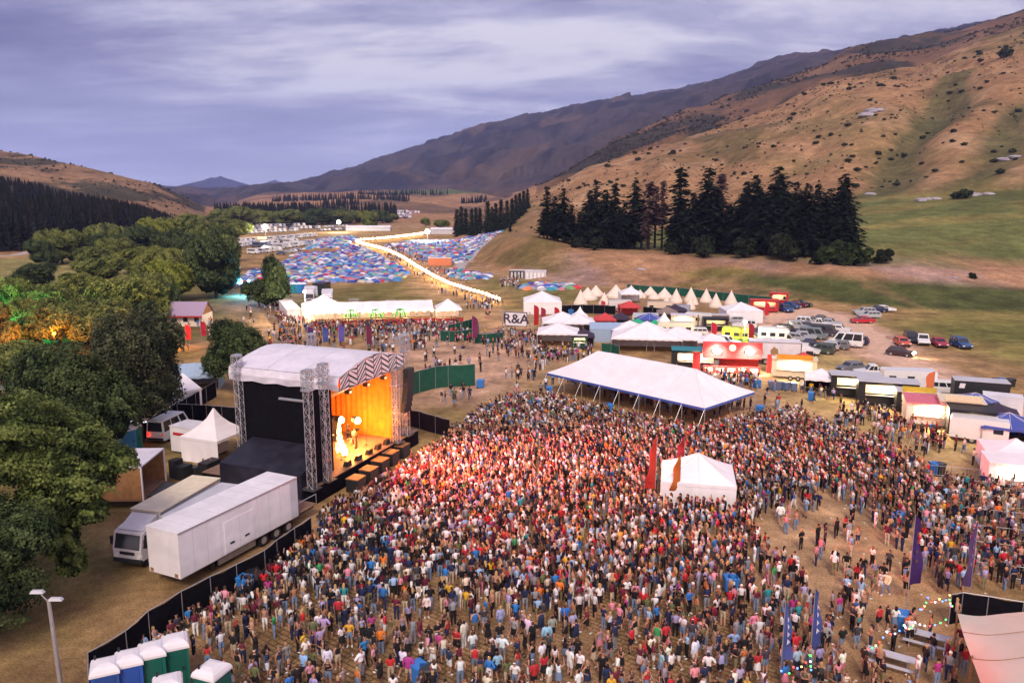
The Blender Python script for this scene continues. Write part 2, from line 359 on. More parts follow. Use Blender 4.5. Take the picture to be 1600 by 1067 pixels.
def ground_colour(x, y, z, k):
    C = lambda r, g, b: np.array([[r, g, b]])
    n1 = fbm(x/9, y/9, 4); n2 = fbm(x/38+5, y/38, 4); n3 = fbm(x/2.2, y/2.2, 3)
    c = np.repeat(C(.33, .205, .088), len(x), 0)
    c = lerp(c, C(.36, .225, .125), np.clip((n2-.45)*4, 0, 1))
    jx = x+(n1-.5)*14; jy = y+(n1-.5)*16
    def blend(poly, soft, col, s=1.): nonlocal c; c = lerp(c, C(*col), polymask(jx, jy, poly, soft)*s)
    blend(W2((440, 470), (640, 428), (720, 436), (810, 470), (840, 490), (720, 488), (470, 486)), 14, (.20, .165, .048), .9)
    blend(W2((700, 425), (900, 450), (960, 470), (820, 480)), 12, (.19, .165, .05), .9)
    blend(W2((1380, 505), (1500, 478), (1760, 478), (1800, 590), (1560, 562), (1420, 522)), 14, (.25, .215, .062), .85)
    blend(W2((1430, 512), (1600, 500), (1760, 520), (1600, 545), (1470, 532)), 9, (.13, .14, .036), .75)
    blend(W2((1170, 545), (1290, 570), (1420, 640), (1560, 760), (1450, 700), (1240, 610)), 6, (.29, .20, .055), .7)
    blend(W2((500, 730), (640, 640), (700, 640), (860, 560), (840, 600), (690, 690)), 5, (.25, .19, .065), .6)
    blend(W2((-500, 480), (60, 430), (330, 430), (380, 470), (250, 640), (220, 800), (60, 1067), (-700, 1067)), 12, (.13, .115, .035), .85)
    blend(W2((380, 640), (260, 670), (250, 720), (330, 720), (380, 690)), 4, (.20, .17, .06), .7)
    blend(W2((180, 800), (480, 790), (480, 830), (140, 1040), (60, 1067), (60, 860)), 4, (.24, .15, .07), .9)
    blend(W2((-500, 440), (-100, 405), (100, 402), (330, 420), (330, 430), (0, 445)), 10, (.22, .21, .07), .8)
    blend(W2((1190, 540), (1330, 556), (1420, 600), (1600, 690), (1700, 800), (1560, 760), (1440, 690), (1250, 620), (1180, 580)), 8, (.42, .305, .125), .85)
    dirt = (.50, .31, .215)
    blend(W2((640, 640), (610, 560), (620, 520), (800, 510), (860, 560), (760, 640)), 10, dirt, .75)
    blend(W2((560, 395), (620, 395), (760, 455), (850, 520), (760, 520), (680, 470)), 10, (.46, .28, .14), .8)
    blend(W2((1200, 500), (1330, 490), (1400, 530), (1330, 560), (1220, 530)), 10, dirt, .55)
    blend(W2((1180, 690), (1420, 680), (1560, 800), (1420, 980), (1200, 1000), (1160, 800)), 8, (.42, .26, .15), .6)
    blend(W2((-300, 1000), (140, 1044), (480, 830), (1000, 900), (1500, 960), (1600, 1400), (-300, 1400)), 3, (.30, .185, .095), .7)
    c = lerp(c, C(.58, .37, .26), linemask(jx, jy, TRACK, 5, 3.5))
    c = c*(1+.34*(n3[:, None]-.5)+.28*(n1[:, None]-.5))
    # slopes
    t = x/np.maximum(y, 20); right = t > -.06
    left = t < -.38
    hn = fbm(x/60+1, y/60, 5); hs = fbm(x/22, y/40+4, 4); fine = fbm(x/6, y/9, 3)
    bank = lerp(np.repeat(C(.33, .185, .10), len(x), 0), C(.32, .205, .165), np.clip((hs-.5)*6, 0, 1))
    bank = lerp(bank, C(.27, .19, .065), np.clip((.42-fbm(x/30+8, y/12, 3))*8, 0, 1)*(k < 1.75))
    bank = lerp(bank, C(.075, .085, .026), np.clip((x-45)/22, 0, 1)*np.clip((1.75-k)*5, 0, 1)*np.clip((hs-.3)*6, .4, 1))
    pad = lerp(np.repeat(C(.125, .135, .042), len(x), 0), C(.19, .16, .05), np.clip((fbm(x/50+3, y/16, 4)-.5)*6, 0, 1))
    hill = lerp(np.repeat(C(.315, .178, .085), len(x), 0), C(.215, .145, .06), np.clip((hn-.47)*6, 0, 1))
    hill = lerp(hill, C(.375, .23, .12), np.clip((hs-.52)*5, 0, 1))
    hill = lerp(hill, C(.13, .10, .035), np.clip((fbm(x/40+x*0, (y+x*.4)/90+7, 4)-.56)*9, 0, .8))
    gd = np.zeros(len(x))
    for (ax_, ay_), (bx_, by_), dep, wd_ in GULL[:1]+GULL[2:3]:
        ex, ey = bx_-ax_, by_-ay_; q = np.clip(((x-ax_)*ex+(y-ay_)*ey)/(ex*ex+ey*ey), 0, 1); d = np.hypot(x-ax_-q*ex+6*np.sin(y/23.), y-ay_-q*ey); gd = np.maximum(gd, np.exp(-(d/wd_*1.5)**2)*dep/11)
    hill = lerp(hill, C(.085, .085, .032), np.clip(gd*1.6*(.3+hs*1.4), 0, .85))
    hill = lerp(hill, C(.09, .055, .03), np.clip((fine-.58)*7, 0, .75)*np.clip((y-520)/200, 0, 1))
    sc = fbm(x/75+4, y/150, 5)
    dark = lerp(np.repeat(C(.17, .095, .05), len(x), 0), C(.035, .034, .026), np.clip((sc-.44)*8, 0, .93))
    rolling = lerp(np.repeat(C(.34, .19, .095), len(x), 0), C(.14, .09, .055), np.clip((fbm(x/100, y/260, 4)-.48)*7, 0, .9))
    rolling = lerp(rolling, C(.09, .13, .045), polymask(x, y, [(-330, 1900), (-90, 1900), (-60, 2350), (-330, 2400)], 60)*.9)
    rng3 = lerp(np.repeat(C(.062, .05, .05), len(x), 0), C(.022, .022, .030), np.clip((fbm(x/130, y/240+2, 6, g=.6)-.42)*6, 0, .95))
    rng3 = lerp(rng3, C(.11, .074, .055), np.clip((fbm(x/240+11, y/420, 4)-.58)*8, 0, .8))
    lh = lerp(np.repeat(C(.27, .16, .085), len(x), 0), C(.05, .048, .03), np.clip((fbm(x/32, y/60, 5)-.43)*8, 0, .92))
    out = c.copy()
    def put(col, w): nonlocal out; out = lerp(out, 0*out+col, w)
    kk = k+(hs-.5)*.35*(k > 1.2)
    put(bank, np.clip((k-1)*8, 0, 1)*right)
    put(pad, np.clip((kk-2.0)*5, 0, 1)*right*(t > .02))
    put(hill, np.clip((k+(hs-.5)*.1-3)*12, 0, 1)*right)
    put(hill*.95, np.clip((k-1.15)*6, 0, 1)*right*(t < .12)*np.clip((.09-t)*25, 0, 1))
    put(rolling, np.clip((k-1.0)*3, 0, 1)*~right*~left)
    put(lh, np.clip((k-2)*3, 0, 1)*left); put(bank, np.clip((k-1)*8, 0, 1)*(k < 2)*left)
    put(dark, np.clip((k-4.1)*3, 0, 1)*(t > .03)); put(rolling, np.clip((k-4.1)*3, 0, 1)*(t <= .03)*(t > -.38))
    put(rng3, np.clip((k-6.75)*3, 0, 1))
    return np.clip(out, .004, .9)
ys = np.concatenate([np.linspace(-60, 20, 14)[:-1], np.arange(20, 110, .62), np.geomspace(110, 330, 190), np.geomspace(333, 1100, 230), np.geomspace(1110, 8200, 300)])
ss = np.sinh(np.linspace(-2.1, 2.1, 760)); ss = ss/ss.max()*1.45
Yg, Sg = np.meshgrid(ys, ss, indexing='ij'); Xg = Sg*(Yg+75)
xf, yf = Xg.ravel(), Yg.ravel()
zf, kf = terrain(xf, yf)
nr, nc = Xg.shape
idx = np.arange(nr*nc).reshape(nr, nc)
FQ = np.stack([idx[:-1, :-1], idx[:-1, 1:], idx[1:, 1:], idx[1:, :-1]], -1).reshape(-1, 4)
GM = mat('earth_and_grass', (1, 1, 1), .95, .20, 1.3, attr='tint', spec=.1, bump=.35, var2=.14, scale2=.22)
def ground_fine(M):
    t = M.node_tree; b = t.nodes['Principled BSDF']; src = b.inputs['Base Color'].links[0].from_socket
    tc = N(t, 'ShaderNodeTexCoord'); mp = N(t, 'ShaderNodeMapping'); mp.inputs['Scale'].default_value = (1, 1, .3); LK(t, tc.outputs['Object'], mp.inputs[0])
    for sc, lo, hi, d in ((7., .66, 1.34, 3), (.9, .82, 1.18, 6), (.22, .76, 1.24, 5), (.06, .80, 1.20, 5), (.011, .80, 1.20, 5)):
        nz = N(t, 'ShaderNodeTexNoise'); nz.inputs['Scale'].default_value = sc; nz.inputs['Detail'].default_value = d; LK(t, mp.outputs[0], nz.inputs['Vector'])
        mr = N(t, 'ShaderNodeMapRange'); mr.inputs['From Min'].default_value = .3; mr.inputs['From Max'].default_value = .7
        mr.inputs['To Min'].default_value = lo; mr.inputs['To Max'].default_value = hi; LK(t, nz.outputs['Fac'], mr.inputs[0])
        mx = N(t, 'ShaderNodeMix', data_type='RGBA', blend_type='MULTIPLY'); mx.inputs['Factor'].default_value = 1
        LK(t, src, mx.inputs['A']); LK(t, mr.outputs[0], mx.inputs['B']); src = mx.outputs['Result']
    LK(t, src, b.inputs['Base Color'])
def mats(M):
    t = M.node_tree; b = t.nodes['Principled BSDF']; src = b.inputs['Base Color'].links[0].from_socket; tc = N(t, 'ShaderNodeTexCoord'); mp = N(t, 'ShaderNodeMapping'); mp.inputs['Rotation'].default_value = (0, 0, R(38)); LK(t, tc.outputs['Object'], mp.inputs[0])
    nz = N(t, 'ShaderNodeTexNoise'); nz.inputs['Scale'].default_value = 1.1; nz.inputs['Detail'].default_value = 4; LK(t, mp.outputs[0], nz.inputs['Vector']); wm = N(t, 'ShaderNodeMix', data_type='VECTOR'); wm.inputs['Factor'].default_value = .07
    LK(t, mp.outputs[0], wm.inputs['A']); LK(t, nz.outputs['Color'], wm.inputs['B'])
    br = N(t, 'ShaderNodeTexBrick'); br.inputs['Scale'].default_value = 1.; br.inputs['Brick Width'].default_value = .62; br.inputs['Row Height'].default_value = .34; br.inputs['Mortar Size'].default_value = .075; br.inputs['Mortar Smooth'].default_value = .6
    br.inputs['Color1'].default_value = (1.1, 1.08, 1.05, 1); br.inputs['Color2'].default_value = (.88, .86, .84, 1); br.inputs['Mortar'].default_value = (.36, .38, .30, 1); LK(t, wm.outputs['Result'], br.inputs['Vector'])
    at = N(t, 'ShaderNodeAttribute', attribute_name='worn'); mx = N(t, 'ShaderNodeMix', data_type='RGBA', blend_type='MULTIPLY'); LK(t, at.outputs['Fac'], mx.inputs['Factor']); LK(t, src, mx.inputs['A']); LK(t, br.outputs['Color'], mx.inputs['B']); LK(t, mx.outputs['Result'], b.inputs['Base Color'])
ground_fine(GM); mats(GM)
ground = join_mesh('ground', np.stack([xf, yf, zf], 1), FQ, ground_colour(xf, yf, zf, kf), GM, 'structure')
wa = ground.data.attributes.new('worn', 'FLOAT', 'POINT'); n1_ = fbm(xf/9, yf/9, 4); wa.data.foreach_set('value', (polymask(xf+(n1_-.5)*10, yf+(n1_-.5)*10, W2((130, 1040), (330, 950), (480, 880), (1000, 890), (1200, 880), (1240, 1000), (1300, 1300), (-100, 1300)), 5)*np.clip((fbm(xf/6+3, yf/6, 3)-.2)*3, .25, .85)).astype(np.float32))
ground.data.polygons.foreach_set('use_smooth', [True]*len(ground.data.polygons))
def strip(name, pts, w, m, dz=.03):
    mb = MB(); P = [Vector((*p[:2], 0)) for p in pts]; Q = []
    for a, b in zip(P, P[1:]):
        n = max(1, int((b-a).length/1.5)); Q += [a.lerp(b, i/n) for i in range(n)]
    Q.append(P[-1]); rings = []
    for i, p in enumerate(Q):
        d = (Q[min(i+2, len(Q)-1)]-Q[max(i-2, 0)]).normalized(); nrm = Vector((-d.y, d.x, 0))
        ww = w*(1+.18*math.sin(i*1.3)+random.uniform(-.12, .12)); r = []
        for j in range(7):
            q = p+nrm*(ww*(j/3-1)); r.append((q.x, q.y, GZ(q.x, q.y)+dz+.01*(3-abs(j-3))))
        rings.append(r)
    mb.loft(rings, m, caps=False, closed=False); return mb.build(name, kind='structure', smooth=True)
dm('dirt', (.62, .41, .29), .95, .2, .9, bump=.3); dm('gravel', (.42, .38, .36), .95, .15, 2.)
strip('dirt_track', TRACK[1:-1], 2.6, 'dirt')
strip('road', [tuple(G(a, b)[:2]) for a, b in ((-220, 412), (-60, 404), (20, 399), (66, 393), (110, 388))], 2.2, 'gravel')
strip('path', [tuple(G(a, b)[:2]) for a, b in ((713, 425), (722, 411), (738, 402), (752, 396), (764, 391))], 2.2, 'gravel', .08)
# far ranges, nine kilometres out
def far_range(name, y, prof, dep, col):
    mb = MB(); rows = []
    px = np.arange(prof[0][0], prof[-1][0]+1, 3.); pz = np.interp(px, [p[0] for p in prof], [p[1] for p in prof])
    for j, (dy, h) in enumerate(((-dep, -.2), (-dep*.6, .3), (-dep*.3, .62), (0, 1), (dep*.5, .4), (dep, -.2))):
        r = []
        for i, (a, b) in enumerate(zip(px, pz)):
            rr = slope(a, b); zt = CH+rr[1]*y; jit = (vnoise(np.array([i*.35+j*7.]), np.array([j*3.1]))[0]-.5)
            r.append((rr[0]*y+jit*dep*.1*(h < 1), y+dy+jit*dep*.2*(h < 1), zt*h+jit*(90 if h < 1 else 26)))
        rows.append(r)
    dm(name+'_rock', col, .95, .2, .004)
    mb.loft(rows, name+'_rock', caps=False, closed=False); return mb.build(name, kind='structure')
far_range('mountains', 9000, [(240, 312), (283, 292), (296, 289), (310, 283), (320, 281), (330, 277), (338, 278), (346, 276), (356, 280), (372, 286), (395, 297), (430, 312)], 1600, (.04, .05, .10))
far_range('far_mountains', 10800, [(370, 305), (395, 297), (408, 290), (420, 284), (430, 281), (440, 286), (455, 292), (470, 288), (490, 282), (510, 279), (540, 285), (600, 300)], 1800, (.06, .07, .12))
# ------------------------------------------------------------------ trees, shrubs, forest
LEAF = {}
def leafmat(name):
    M = mat(name, (1, 1, 1), .75, .18, 1.2, attr='tint', spec=.15)
    t = M.node_tree; b = t.nodes['Principled BSDF']
    tr = N(t, 'ShaderNodeBsdfTranslucent'); mx = N(t, 'ShaderNodeMixShader'); mx.inputs[0].default_value = .25
    src = b.inputs['Base Color'].links[0].from_socket; LK(t, src, tr.inputs[0])
    o = t.nodes['Material Output']; LK(t, b.outputs[0], mx.inputs[1]); LK(t, tr.outputs[0], mx.inputs[2]); LK(t, mx.outputs[0], o.inputs[0])
    MT[name] = M
leafmat('foliage')
def quads_mesh(name, V, cols, m='foliage', extra=None):
    """V (n,4,3) quads, cols (n,3)"""
    n = len(V); me = bpy.data.meshes.new(name); vv = V.reshape(-1, 3); cc = np.repeat(cols, 4, 0); fq = np.arange(n*4).reshape(n, 4)
    if extra is not None:
        ev, ef, ec = extra; fq = np.concatenate([fq, ef+len(vv)]); vv = np.concatenate([vv, ev]); cc = np.concatenate([cc, ec])
    k = len(fq)
    me.vertices.add(len(vv)); me.vertices.foreach_set('co', vv.astype(np.float32).ravel())
    me.loops.add(k*4); me.loops.foreach_set('vertex_index', fq.astype(np.int32).ravel())
    me.polygons.add(k); me.polygons.foreach_set('loop_start', (np.arange(k)*4).astype(np.int32)); me.update(calc_edges=True)
    ca = me.color_attributes.new('tint', 'FLOAT_COLOR', 'POINT'); c4 = np.ones((len(vv), 4), np.float32); c4[:, :3] = np.clip(cc, .002, 1); ca.data.foreach_set('color', c4.ravel())
    me.materials.append(MT[m]); return me
def unit(v): return v/np.maximum(np.linalg.norm(v, axis=1, keepdims=True), 1e-9)
def crown(name, lobes, n, size, pal, droop=.3, flat=.75, core=.72, seed=1, aspect=1.7):
    """leaf clumps spread through several lobes; lobes = (x,y,z,rx,ry,rz)"""
    g = np.random.default_rng(seed); Lb = np.array(lobes, float); area = (Lb[:, 3]*Lb[:, 5]); w = area/area.sum()
    i = g.choice(len(Lb), n, p=w); d = unit(g.normal(size=(n, 3))); d[:, 2] = np.where(d[:, 2] < -.35, -d[:, 2]*.7, d[:, 2]); d = unit(d)
    rr = 1-np.abs(g.normal(0, .17, n)); rr = np.clip(rr+np.where(g.random(n) < .12, .10, 0), .35, 1.14)
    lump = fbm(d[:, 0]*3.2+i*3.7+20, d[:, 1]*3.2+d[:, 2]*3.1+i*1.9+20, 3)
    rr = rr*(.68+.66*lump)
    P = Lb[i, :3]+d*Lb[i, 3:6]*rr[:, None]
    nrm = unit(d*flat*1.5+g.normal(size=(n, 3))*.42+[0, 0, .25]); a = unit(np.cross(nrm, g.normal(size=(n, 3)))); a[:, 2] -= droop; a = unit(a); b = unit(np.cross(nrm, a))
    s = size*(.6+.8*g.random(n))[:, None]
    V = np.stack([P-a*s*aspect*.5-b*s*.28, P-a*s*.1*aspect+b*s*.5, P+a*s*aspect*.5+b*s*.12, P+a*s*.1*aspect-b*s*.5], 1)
    pal = np.array(pal); q = np.clip((lump-.47)*2.6+.42+g.normal(0, .14, n), 0, 1)*(len(pal)-1.001); k = q.astype(int); f = (q-k)[:, None]  # bulging leaves lighter, hollow ones darker: light and shade put into colour
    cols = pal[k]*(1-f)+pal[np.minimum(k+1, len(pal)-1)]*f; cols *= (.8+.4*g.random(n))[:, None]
    ev, ef, ec = [], [], []
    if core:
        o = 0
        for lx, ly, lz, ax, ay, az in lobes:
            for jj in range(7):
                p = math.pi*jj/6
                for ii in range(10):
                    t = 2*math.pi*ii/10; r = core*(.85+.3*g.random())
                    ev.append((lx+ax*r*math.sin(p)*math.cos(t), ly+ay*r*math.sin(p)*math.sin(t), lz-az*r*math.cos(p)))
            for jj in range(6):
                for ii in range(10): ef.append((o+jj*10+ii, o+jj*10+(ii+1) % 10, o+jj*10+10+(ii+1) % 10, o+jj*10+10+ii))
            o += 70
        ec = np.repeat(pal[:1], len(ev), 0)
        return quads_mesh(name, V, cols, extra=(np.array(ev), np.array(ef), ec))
    return quads_mesh(name, V, cols)
def lobes_round(r, h, n, seed, spread=.55, low=.3):
    g = random.Random(seed); out = [(0, 0, h*.62, r*.62, r*.62, h*.34), (r*.1, 0, h*.36, r*.74, r*.72, h*.26)]
    for i in range(n):
        t = 2*math.pi*i/n+g.uniform(-.4, .4); q = spread*r*g.uniform(.75, 1.15); rr = r*g.uniform(.34, .52)
        out.append((q*math.cos(t), q*math.sin(t), h*g.uniform(low, .8), rr, rr, rr*g.uniform(.75, 1.0)*h/r*.72))
    return out
def trunk_mesh(name, h, r, limbs, seed, lean=(0, 0)):
    g = random.Random(seed); mb = MB(); p = Vector((0, 0, -.3)); pts = [p]
    for i in range(4): p = Vector((lean[0]*h*(i+1)/4+g.uniform(-.1, .1)*r, lean[1]*h*(i+1)/4+g.uniform(-.1, .1)*r, h*(i+1)/4)); pts.append(p)
    for i in range(4): mb.tube(pts[i], pts[i+1], r*(1.15-.2*i), 'bark', 8, r*(1.15-.2*(i+1)), caps=i in (0, 3))
    for i in range(limbs):
        t = 2*math.pi*i/limbs+g.uniform(-.3, .3); a = pts[2].lerp(pts[4], g.uniform(0, 1)); L1 = h*g.uniform(.35, .75)
        b = a+Vector((math.cos(t)*L1*.7, math.sin(t)*L1*.7, L1*.6)); c = b+Vector((math.cos(t+.4)*L1*.4, math.sin(t+.4)*L1*.4, L1*.5))
        mb.tube(a, b, r*.42, 'bark', 6, r*.28); mb.tube(b, c, r*.28, 'bark', 5, r*.1)
    return mb.mesh(name)
WIL = [(0.032, 0.044, 0.012), (0.109, 0.130, 0.030), (0.210, 0.235, 0.052), (0.286, 0.310, 0.075)]
DRK = [(0.009, 0.018, 0.008), (0.030, 0.050, 0.018), (0.063, 0.092, 0.032), (0.105, 0.140, 0.050)]
OLI = [(0.027, 0.038, 0.012), (0.084, 0.108, 0.028), (0.160, 0.190, 0.048), (0.227, 0.255, 0.070)]
YEL = [(0.042, 0.058, 0.012), (0.126, 0.155, 0.024), (0.227, 0.260, 0.040), (0.302, 0.330, 0.060)]
def tree(name, label, loc, crown_me, trunk_me, rz=0, sc=1, group=None):
    t = thing(name, label, 'tree', loc, rz, group); t.scale = sc if hasattr(sc, '__len__') else (sc,)*3
    obj('trunk', trunk_me, t); obj('crown', crown_me, t); return t
# unit willows: radius 1, height 1.45
UW = {}
for nm, pal, sd in (('w', WIL, 3), ('o', OLI, 4), ('d', DRK, 5), ('y', YEL, 6), ('w2', WIL, 8), ('o2', OLI, 9)):
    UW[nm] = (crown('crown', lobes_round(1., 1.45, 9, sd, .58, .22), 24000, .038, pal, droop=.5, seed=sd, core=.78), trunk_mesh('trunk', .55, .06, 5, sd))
def at_tree(name, label, px, ptop, pbase, hw, kind, group=None, ymul=1.):
    p = G(px, pbase); y = p.y*ymul; x = slope(px, (ptop+pbase)/2)[0]*y; z = GZ(x, y)
    h = TOPZ(px, ptop, y)-z; r = hw/F*math.hypot(y, CH)*1.05
    return tree(name, label, (x, y, z-.1), *UW[kind], rz=random.uniform(0, 6), sc=(r, r, h/1.42), group=group)
WG = 'willows in the grove left of the arena'
for a in [
 (95, 362, 412, 33, 'o', 'round olive willow at the left edge of the grove above the pale road'),
 (135, 370, 405, 27, 'd', 'dark willow between two rounder olive willows near the pale road'),
 (168, 349, 400, 36, 'o2', 'wide olive willow crown rising against the dark pine slope'),
 (198, 368, 402, 26, 'd', 'small dark willow in the hollow of the grove below the pines'),
 (226, 356, 404, 30, 'd', 'dark willow right of the wide olive crown below the pines'),
 (246, 345, 396, 27, 'y', 'yellow tipped willow on the skyline of the grove'),
 (285, 338, 385, 36, 'o', 'broad willow under the right end of the pine forest'),
 (322, 346, 392, 36, 'o2', 'broad dull willow behind the tall dark willow beside the camp'),
 (352, 358, 410, 26, 'd', 'dark willow overhanging the white camper vans'),
 (300, 372, 425, 34, 'd', 'deep green willow in the centre of the grove'),
 (335, 376, 466, 42, 'd', 'tall dark willow at the edge of the tent camp'),
 (240, 384, 424, 32, 'w', 'olive willow in front of the dark hollow of the grove'),
 (205, 389, 428, 27, 'w2', 'small rounded willow left of the olive willow in the grove'),
 (155, 404, 446, 37, 'o', 'low spreading willow above the dark bush'),
 (218, 409, 446, 20, 'o2', 'little round willow between two brighter willows'),
 (268, 411, 470, 36, 'y', 'bright yellow green willow behind the red roofed shed'),
 (203, 431, 512, 58, 'w', 'largest round yellow green willow in the middle of the grove'),
 (125, 426, 470, 34, 'w2', 'rounded willow to the left of the largest one'),
 (48, 415, 448, 36, 'd', 'dark flat bush on the open grass by the pale road'),
 (82, 441, 520, 46, 'o2', 'pale dusty willow over the orange lit bank'),
 (12, 434, 520, 44, 'w', 'willow at the left picture edge washed by green light'),
 (-50, 430, 530, 50, 'o', 'willow partly outside the left picture edge')]:
    at_tree('willow_tree', a[5], *a[:5], group=WG)
for i, a in enumerate([(182, 374, 412, 26, 'o'), (262, 362, 408, 26, 'd'), (272, 388, 436, 28, 'w'), (310, 358, 402, 28, 'o2'), (350, 372, 425, 24, 'o'), (352, 402, 452, 22, 'd'), (330, 350, 384, 26, 'o'), (370, 344, 372, 24, 'o2'), (240, 430, 480, 30, 'o'),
        (262, 448, 505, 28, 'd'), (160, 450, 515, 34, 'd'), (120, 470, 540, 40, 'o2'), (170, 470, 530, 36, 'o'), (60, 470, 540, 40, 'o'), (-20, 470, 560, 44, 'o2'), (215, 470, 520, 30, 'd'), (-90, 400, 460, 50, 'd'), (140, 385, 420, 25, 'o2'), (70, 378, 415, 24, 'd')]):
    at_tree('willow_tree', 'smaller willows crowding between the named ones of the grove', *a, group='filler willows of the grove')
for i, a in enumerate([(352, 338, 356, 26, 'o'), (385, 334, 353, 25, 'o2'), (415, 336, 353, 22, 'w'), (438, 338, 352, 20, 'd'), (458, 336, 351, 18, 'd'), (480, 338, 351, 18, 'o'), (502, 333, 350, 18, 'd'),
                       (525, 330, 349, 20, 'd'), (545, 333, 349, 17, 'o'), (562, 334, 348, 14, 'd'), (598, 333, 349, 14, 'd'), (612, 338, 348, 10, 'o'), (365, 328, 356, 26, 'o'), (400, 330, 354, 24, 'w'), (446, 332, 353, 22, 'o'), (492, 331, 352, 20, 'd'), (535, 333, 351, 18, 'o')]):
    at_tree('field_tree', 'rounded trees of the shelter row along the far edge of the camp field', a[0], a[1]-3, a[2], a[3]*1.15, a[4], group='shelter row behind the camp')
at_tree('field_tree', 'round olive tree standing alone in front of the far car rows', 577, 331, 358, 15, 'o')
at_tree('field_tree', 'small bright tree beside the right flood lamp on the far field', 665, 340, 354, 8, 'w')
at_tree('field_tree', 'low wide bush right of the small bright tree on the far field', 690, 343, 358, 13, 'o2')
BIGP = [(0.011, 0.020, 0.006), (0.042, 0.063, 0.016), (0.097, 0.132, 0.032), (0.176, 0.220, 0.058)]
BIGL = [(-1, 0, 9.5, 5, 4.6, 3.2), (3.6, .5, 9.2, 3.0, 3.0, 2.6), (-4.5, 0, 10.2, 4, 4, 3), (1, -1, 11.4, 3.6, 3.2, 2.0), (5.0, .2, 7.8, 2.2, 2.2, 1.7), (3.2, -1.5, 6.4, 2.2, 2.0, 1.7), (5.4, -.4, 5.8, 1.3, 1.3, 1.2), (4.0, -1.2, 4.2, 1.2, 1.2, 1.5), (4.4, -1.0, 2.6, .9, .9, 1.4), (-3, -2, 6.2, 3.4, 3, 2.6), (-6, -1, 6.5, 3.5, 3, 3), (-.4, -3, 4.8, 2.0, 2.0, 1.5), (-5, -3, 3.2, 3, 2.6, 2.2), (2.2, 2.2, 8.2, 3, 3, 3), (6.6, 1.2, 8.6, 1.5, 1.5, 1.2), (-7.5, 0, 9, 3, 3, 3)]
# individual nearer trees with finer leaves
def big_tree(label, x, y, r, h, pal, n, leaf, seed, lean=(0, 0), nl=9, name='broadleaf_tree', th=.42, spread=.6, low=.3, lobes=None):
    cm = crown('crown', lobes or lobes_round(r, h, nl, seed, spread, low), n, leaf, pal, droop=.25, seed=seed, core=.6, aspect=1.5)
    return tree(name, label, (x, y, GZ(x, y)), cm, trunk_mesh('trunk', h*th, r*.055, 6, seed, lean))
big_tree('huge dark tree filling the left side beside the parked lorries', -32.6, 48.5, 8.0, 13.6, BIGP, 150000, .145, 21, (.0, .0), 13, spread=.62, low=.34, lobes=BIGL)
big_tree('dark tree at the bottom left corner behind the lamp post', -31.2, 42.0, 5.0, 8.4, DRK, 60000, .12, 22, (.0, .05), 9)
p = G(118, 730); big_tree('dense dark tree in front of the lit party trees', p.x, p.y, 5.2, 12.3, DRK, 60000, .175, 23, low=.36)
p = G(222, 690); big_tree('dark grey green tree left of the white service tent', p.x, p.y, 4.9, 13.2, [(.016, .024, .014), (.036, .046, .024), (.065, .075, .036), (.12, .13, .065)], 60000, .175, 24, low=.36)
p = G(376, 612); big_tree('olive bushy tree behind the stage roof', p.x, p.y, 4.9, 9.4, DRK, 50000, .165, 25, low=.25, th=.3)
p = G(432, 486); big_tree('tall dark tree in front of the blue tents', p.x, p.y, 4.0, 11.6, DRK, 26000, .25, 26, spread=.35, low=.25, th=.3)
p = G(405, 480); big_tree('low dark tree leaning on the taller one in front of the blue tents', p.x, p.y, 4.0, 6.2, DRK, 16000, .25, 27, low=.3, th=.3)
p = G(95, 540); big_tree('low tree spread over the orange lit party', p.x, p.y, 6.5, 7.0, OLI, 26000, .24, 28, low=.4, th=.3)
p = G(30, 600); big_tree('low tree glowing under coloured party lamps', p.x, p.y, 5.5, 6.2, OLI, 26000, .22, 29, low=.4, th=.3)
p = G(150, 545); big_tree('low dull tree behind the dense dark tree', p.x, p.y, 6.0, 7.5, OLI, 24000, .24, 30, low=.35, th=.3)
# conifers
CON = [(.005, .009, .005), (.010, .017, .009), (.020, .029, .014)]
DEAD = [(.06, .035, .035), (.10, .06, .06), (.14, .09, .085)]
def conifer(h, r, pal, seed, dens=1., bare=.16, ragged=.45):
    g = np.random.default_rng(seed); Q = []; C = []; pal = np.array(pal); z = h*bare
    while z < h*.985:
        f = (z-h*bare)/(h*(1-bare)); rad = r*1.12*(1-f)**.62*(.6+.4*min(1, f*5+.3))*g.uniform(1-ragged, 1.15)+.3
        nb = max(3, int((6*(1-f)+3)*dens)); t0 = g.random()*6.28
        for i in range(nb):
            t = t0+6.283*i/nb+g.normal(0, .25); Lb = rad*g.uniform(.6, 1.1); m = max(2, int(Lb/.55))
            for j in range(m):
                q = (j+.7)/m; c = np.array([math.cos(t)*Lb*q, math.sin(t)*Lb*q, z-Lb*.28*q*q+g.normal(0, .1)])
                s = g.uniform(.6, 1.15)*(1.2-.45*q); d = np.array([math.cos(t), math.sin(t), -.3]); e = np.array([-math.sin(t), math.cos(t), g.normal(0, .4)]); e[2] -= .2
                w = np.array([0, 0, -1.])*g.uniform(.3, .8)
                Q.append([c-d*s*.6-e*s*.4, c+d*s*.4-e*s*.5+w*s*.6, c+d*s*.8+w*s*.3, c-d*s*.1+e*s*.6+w*s*.1])
                C.append(pal[g.integers(len(pal))]*g.uniform(.7, 1.3))
        z += g.uniform(.35, .75)*h/22
    return quads_mesh('crown', np.array(Q), np.array(C))
def ctrunk(h, r): mb = MB(); mb.tube((0, 0, -.4), (0, 0, h*.97), r, 'bark', 7, r*.12); return mb.mesh('trunk')
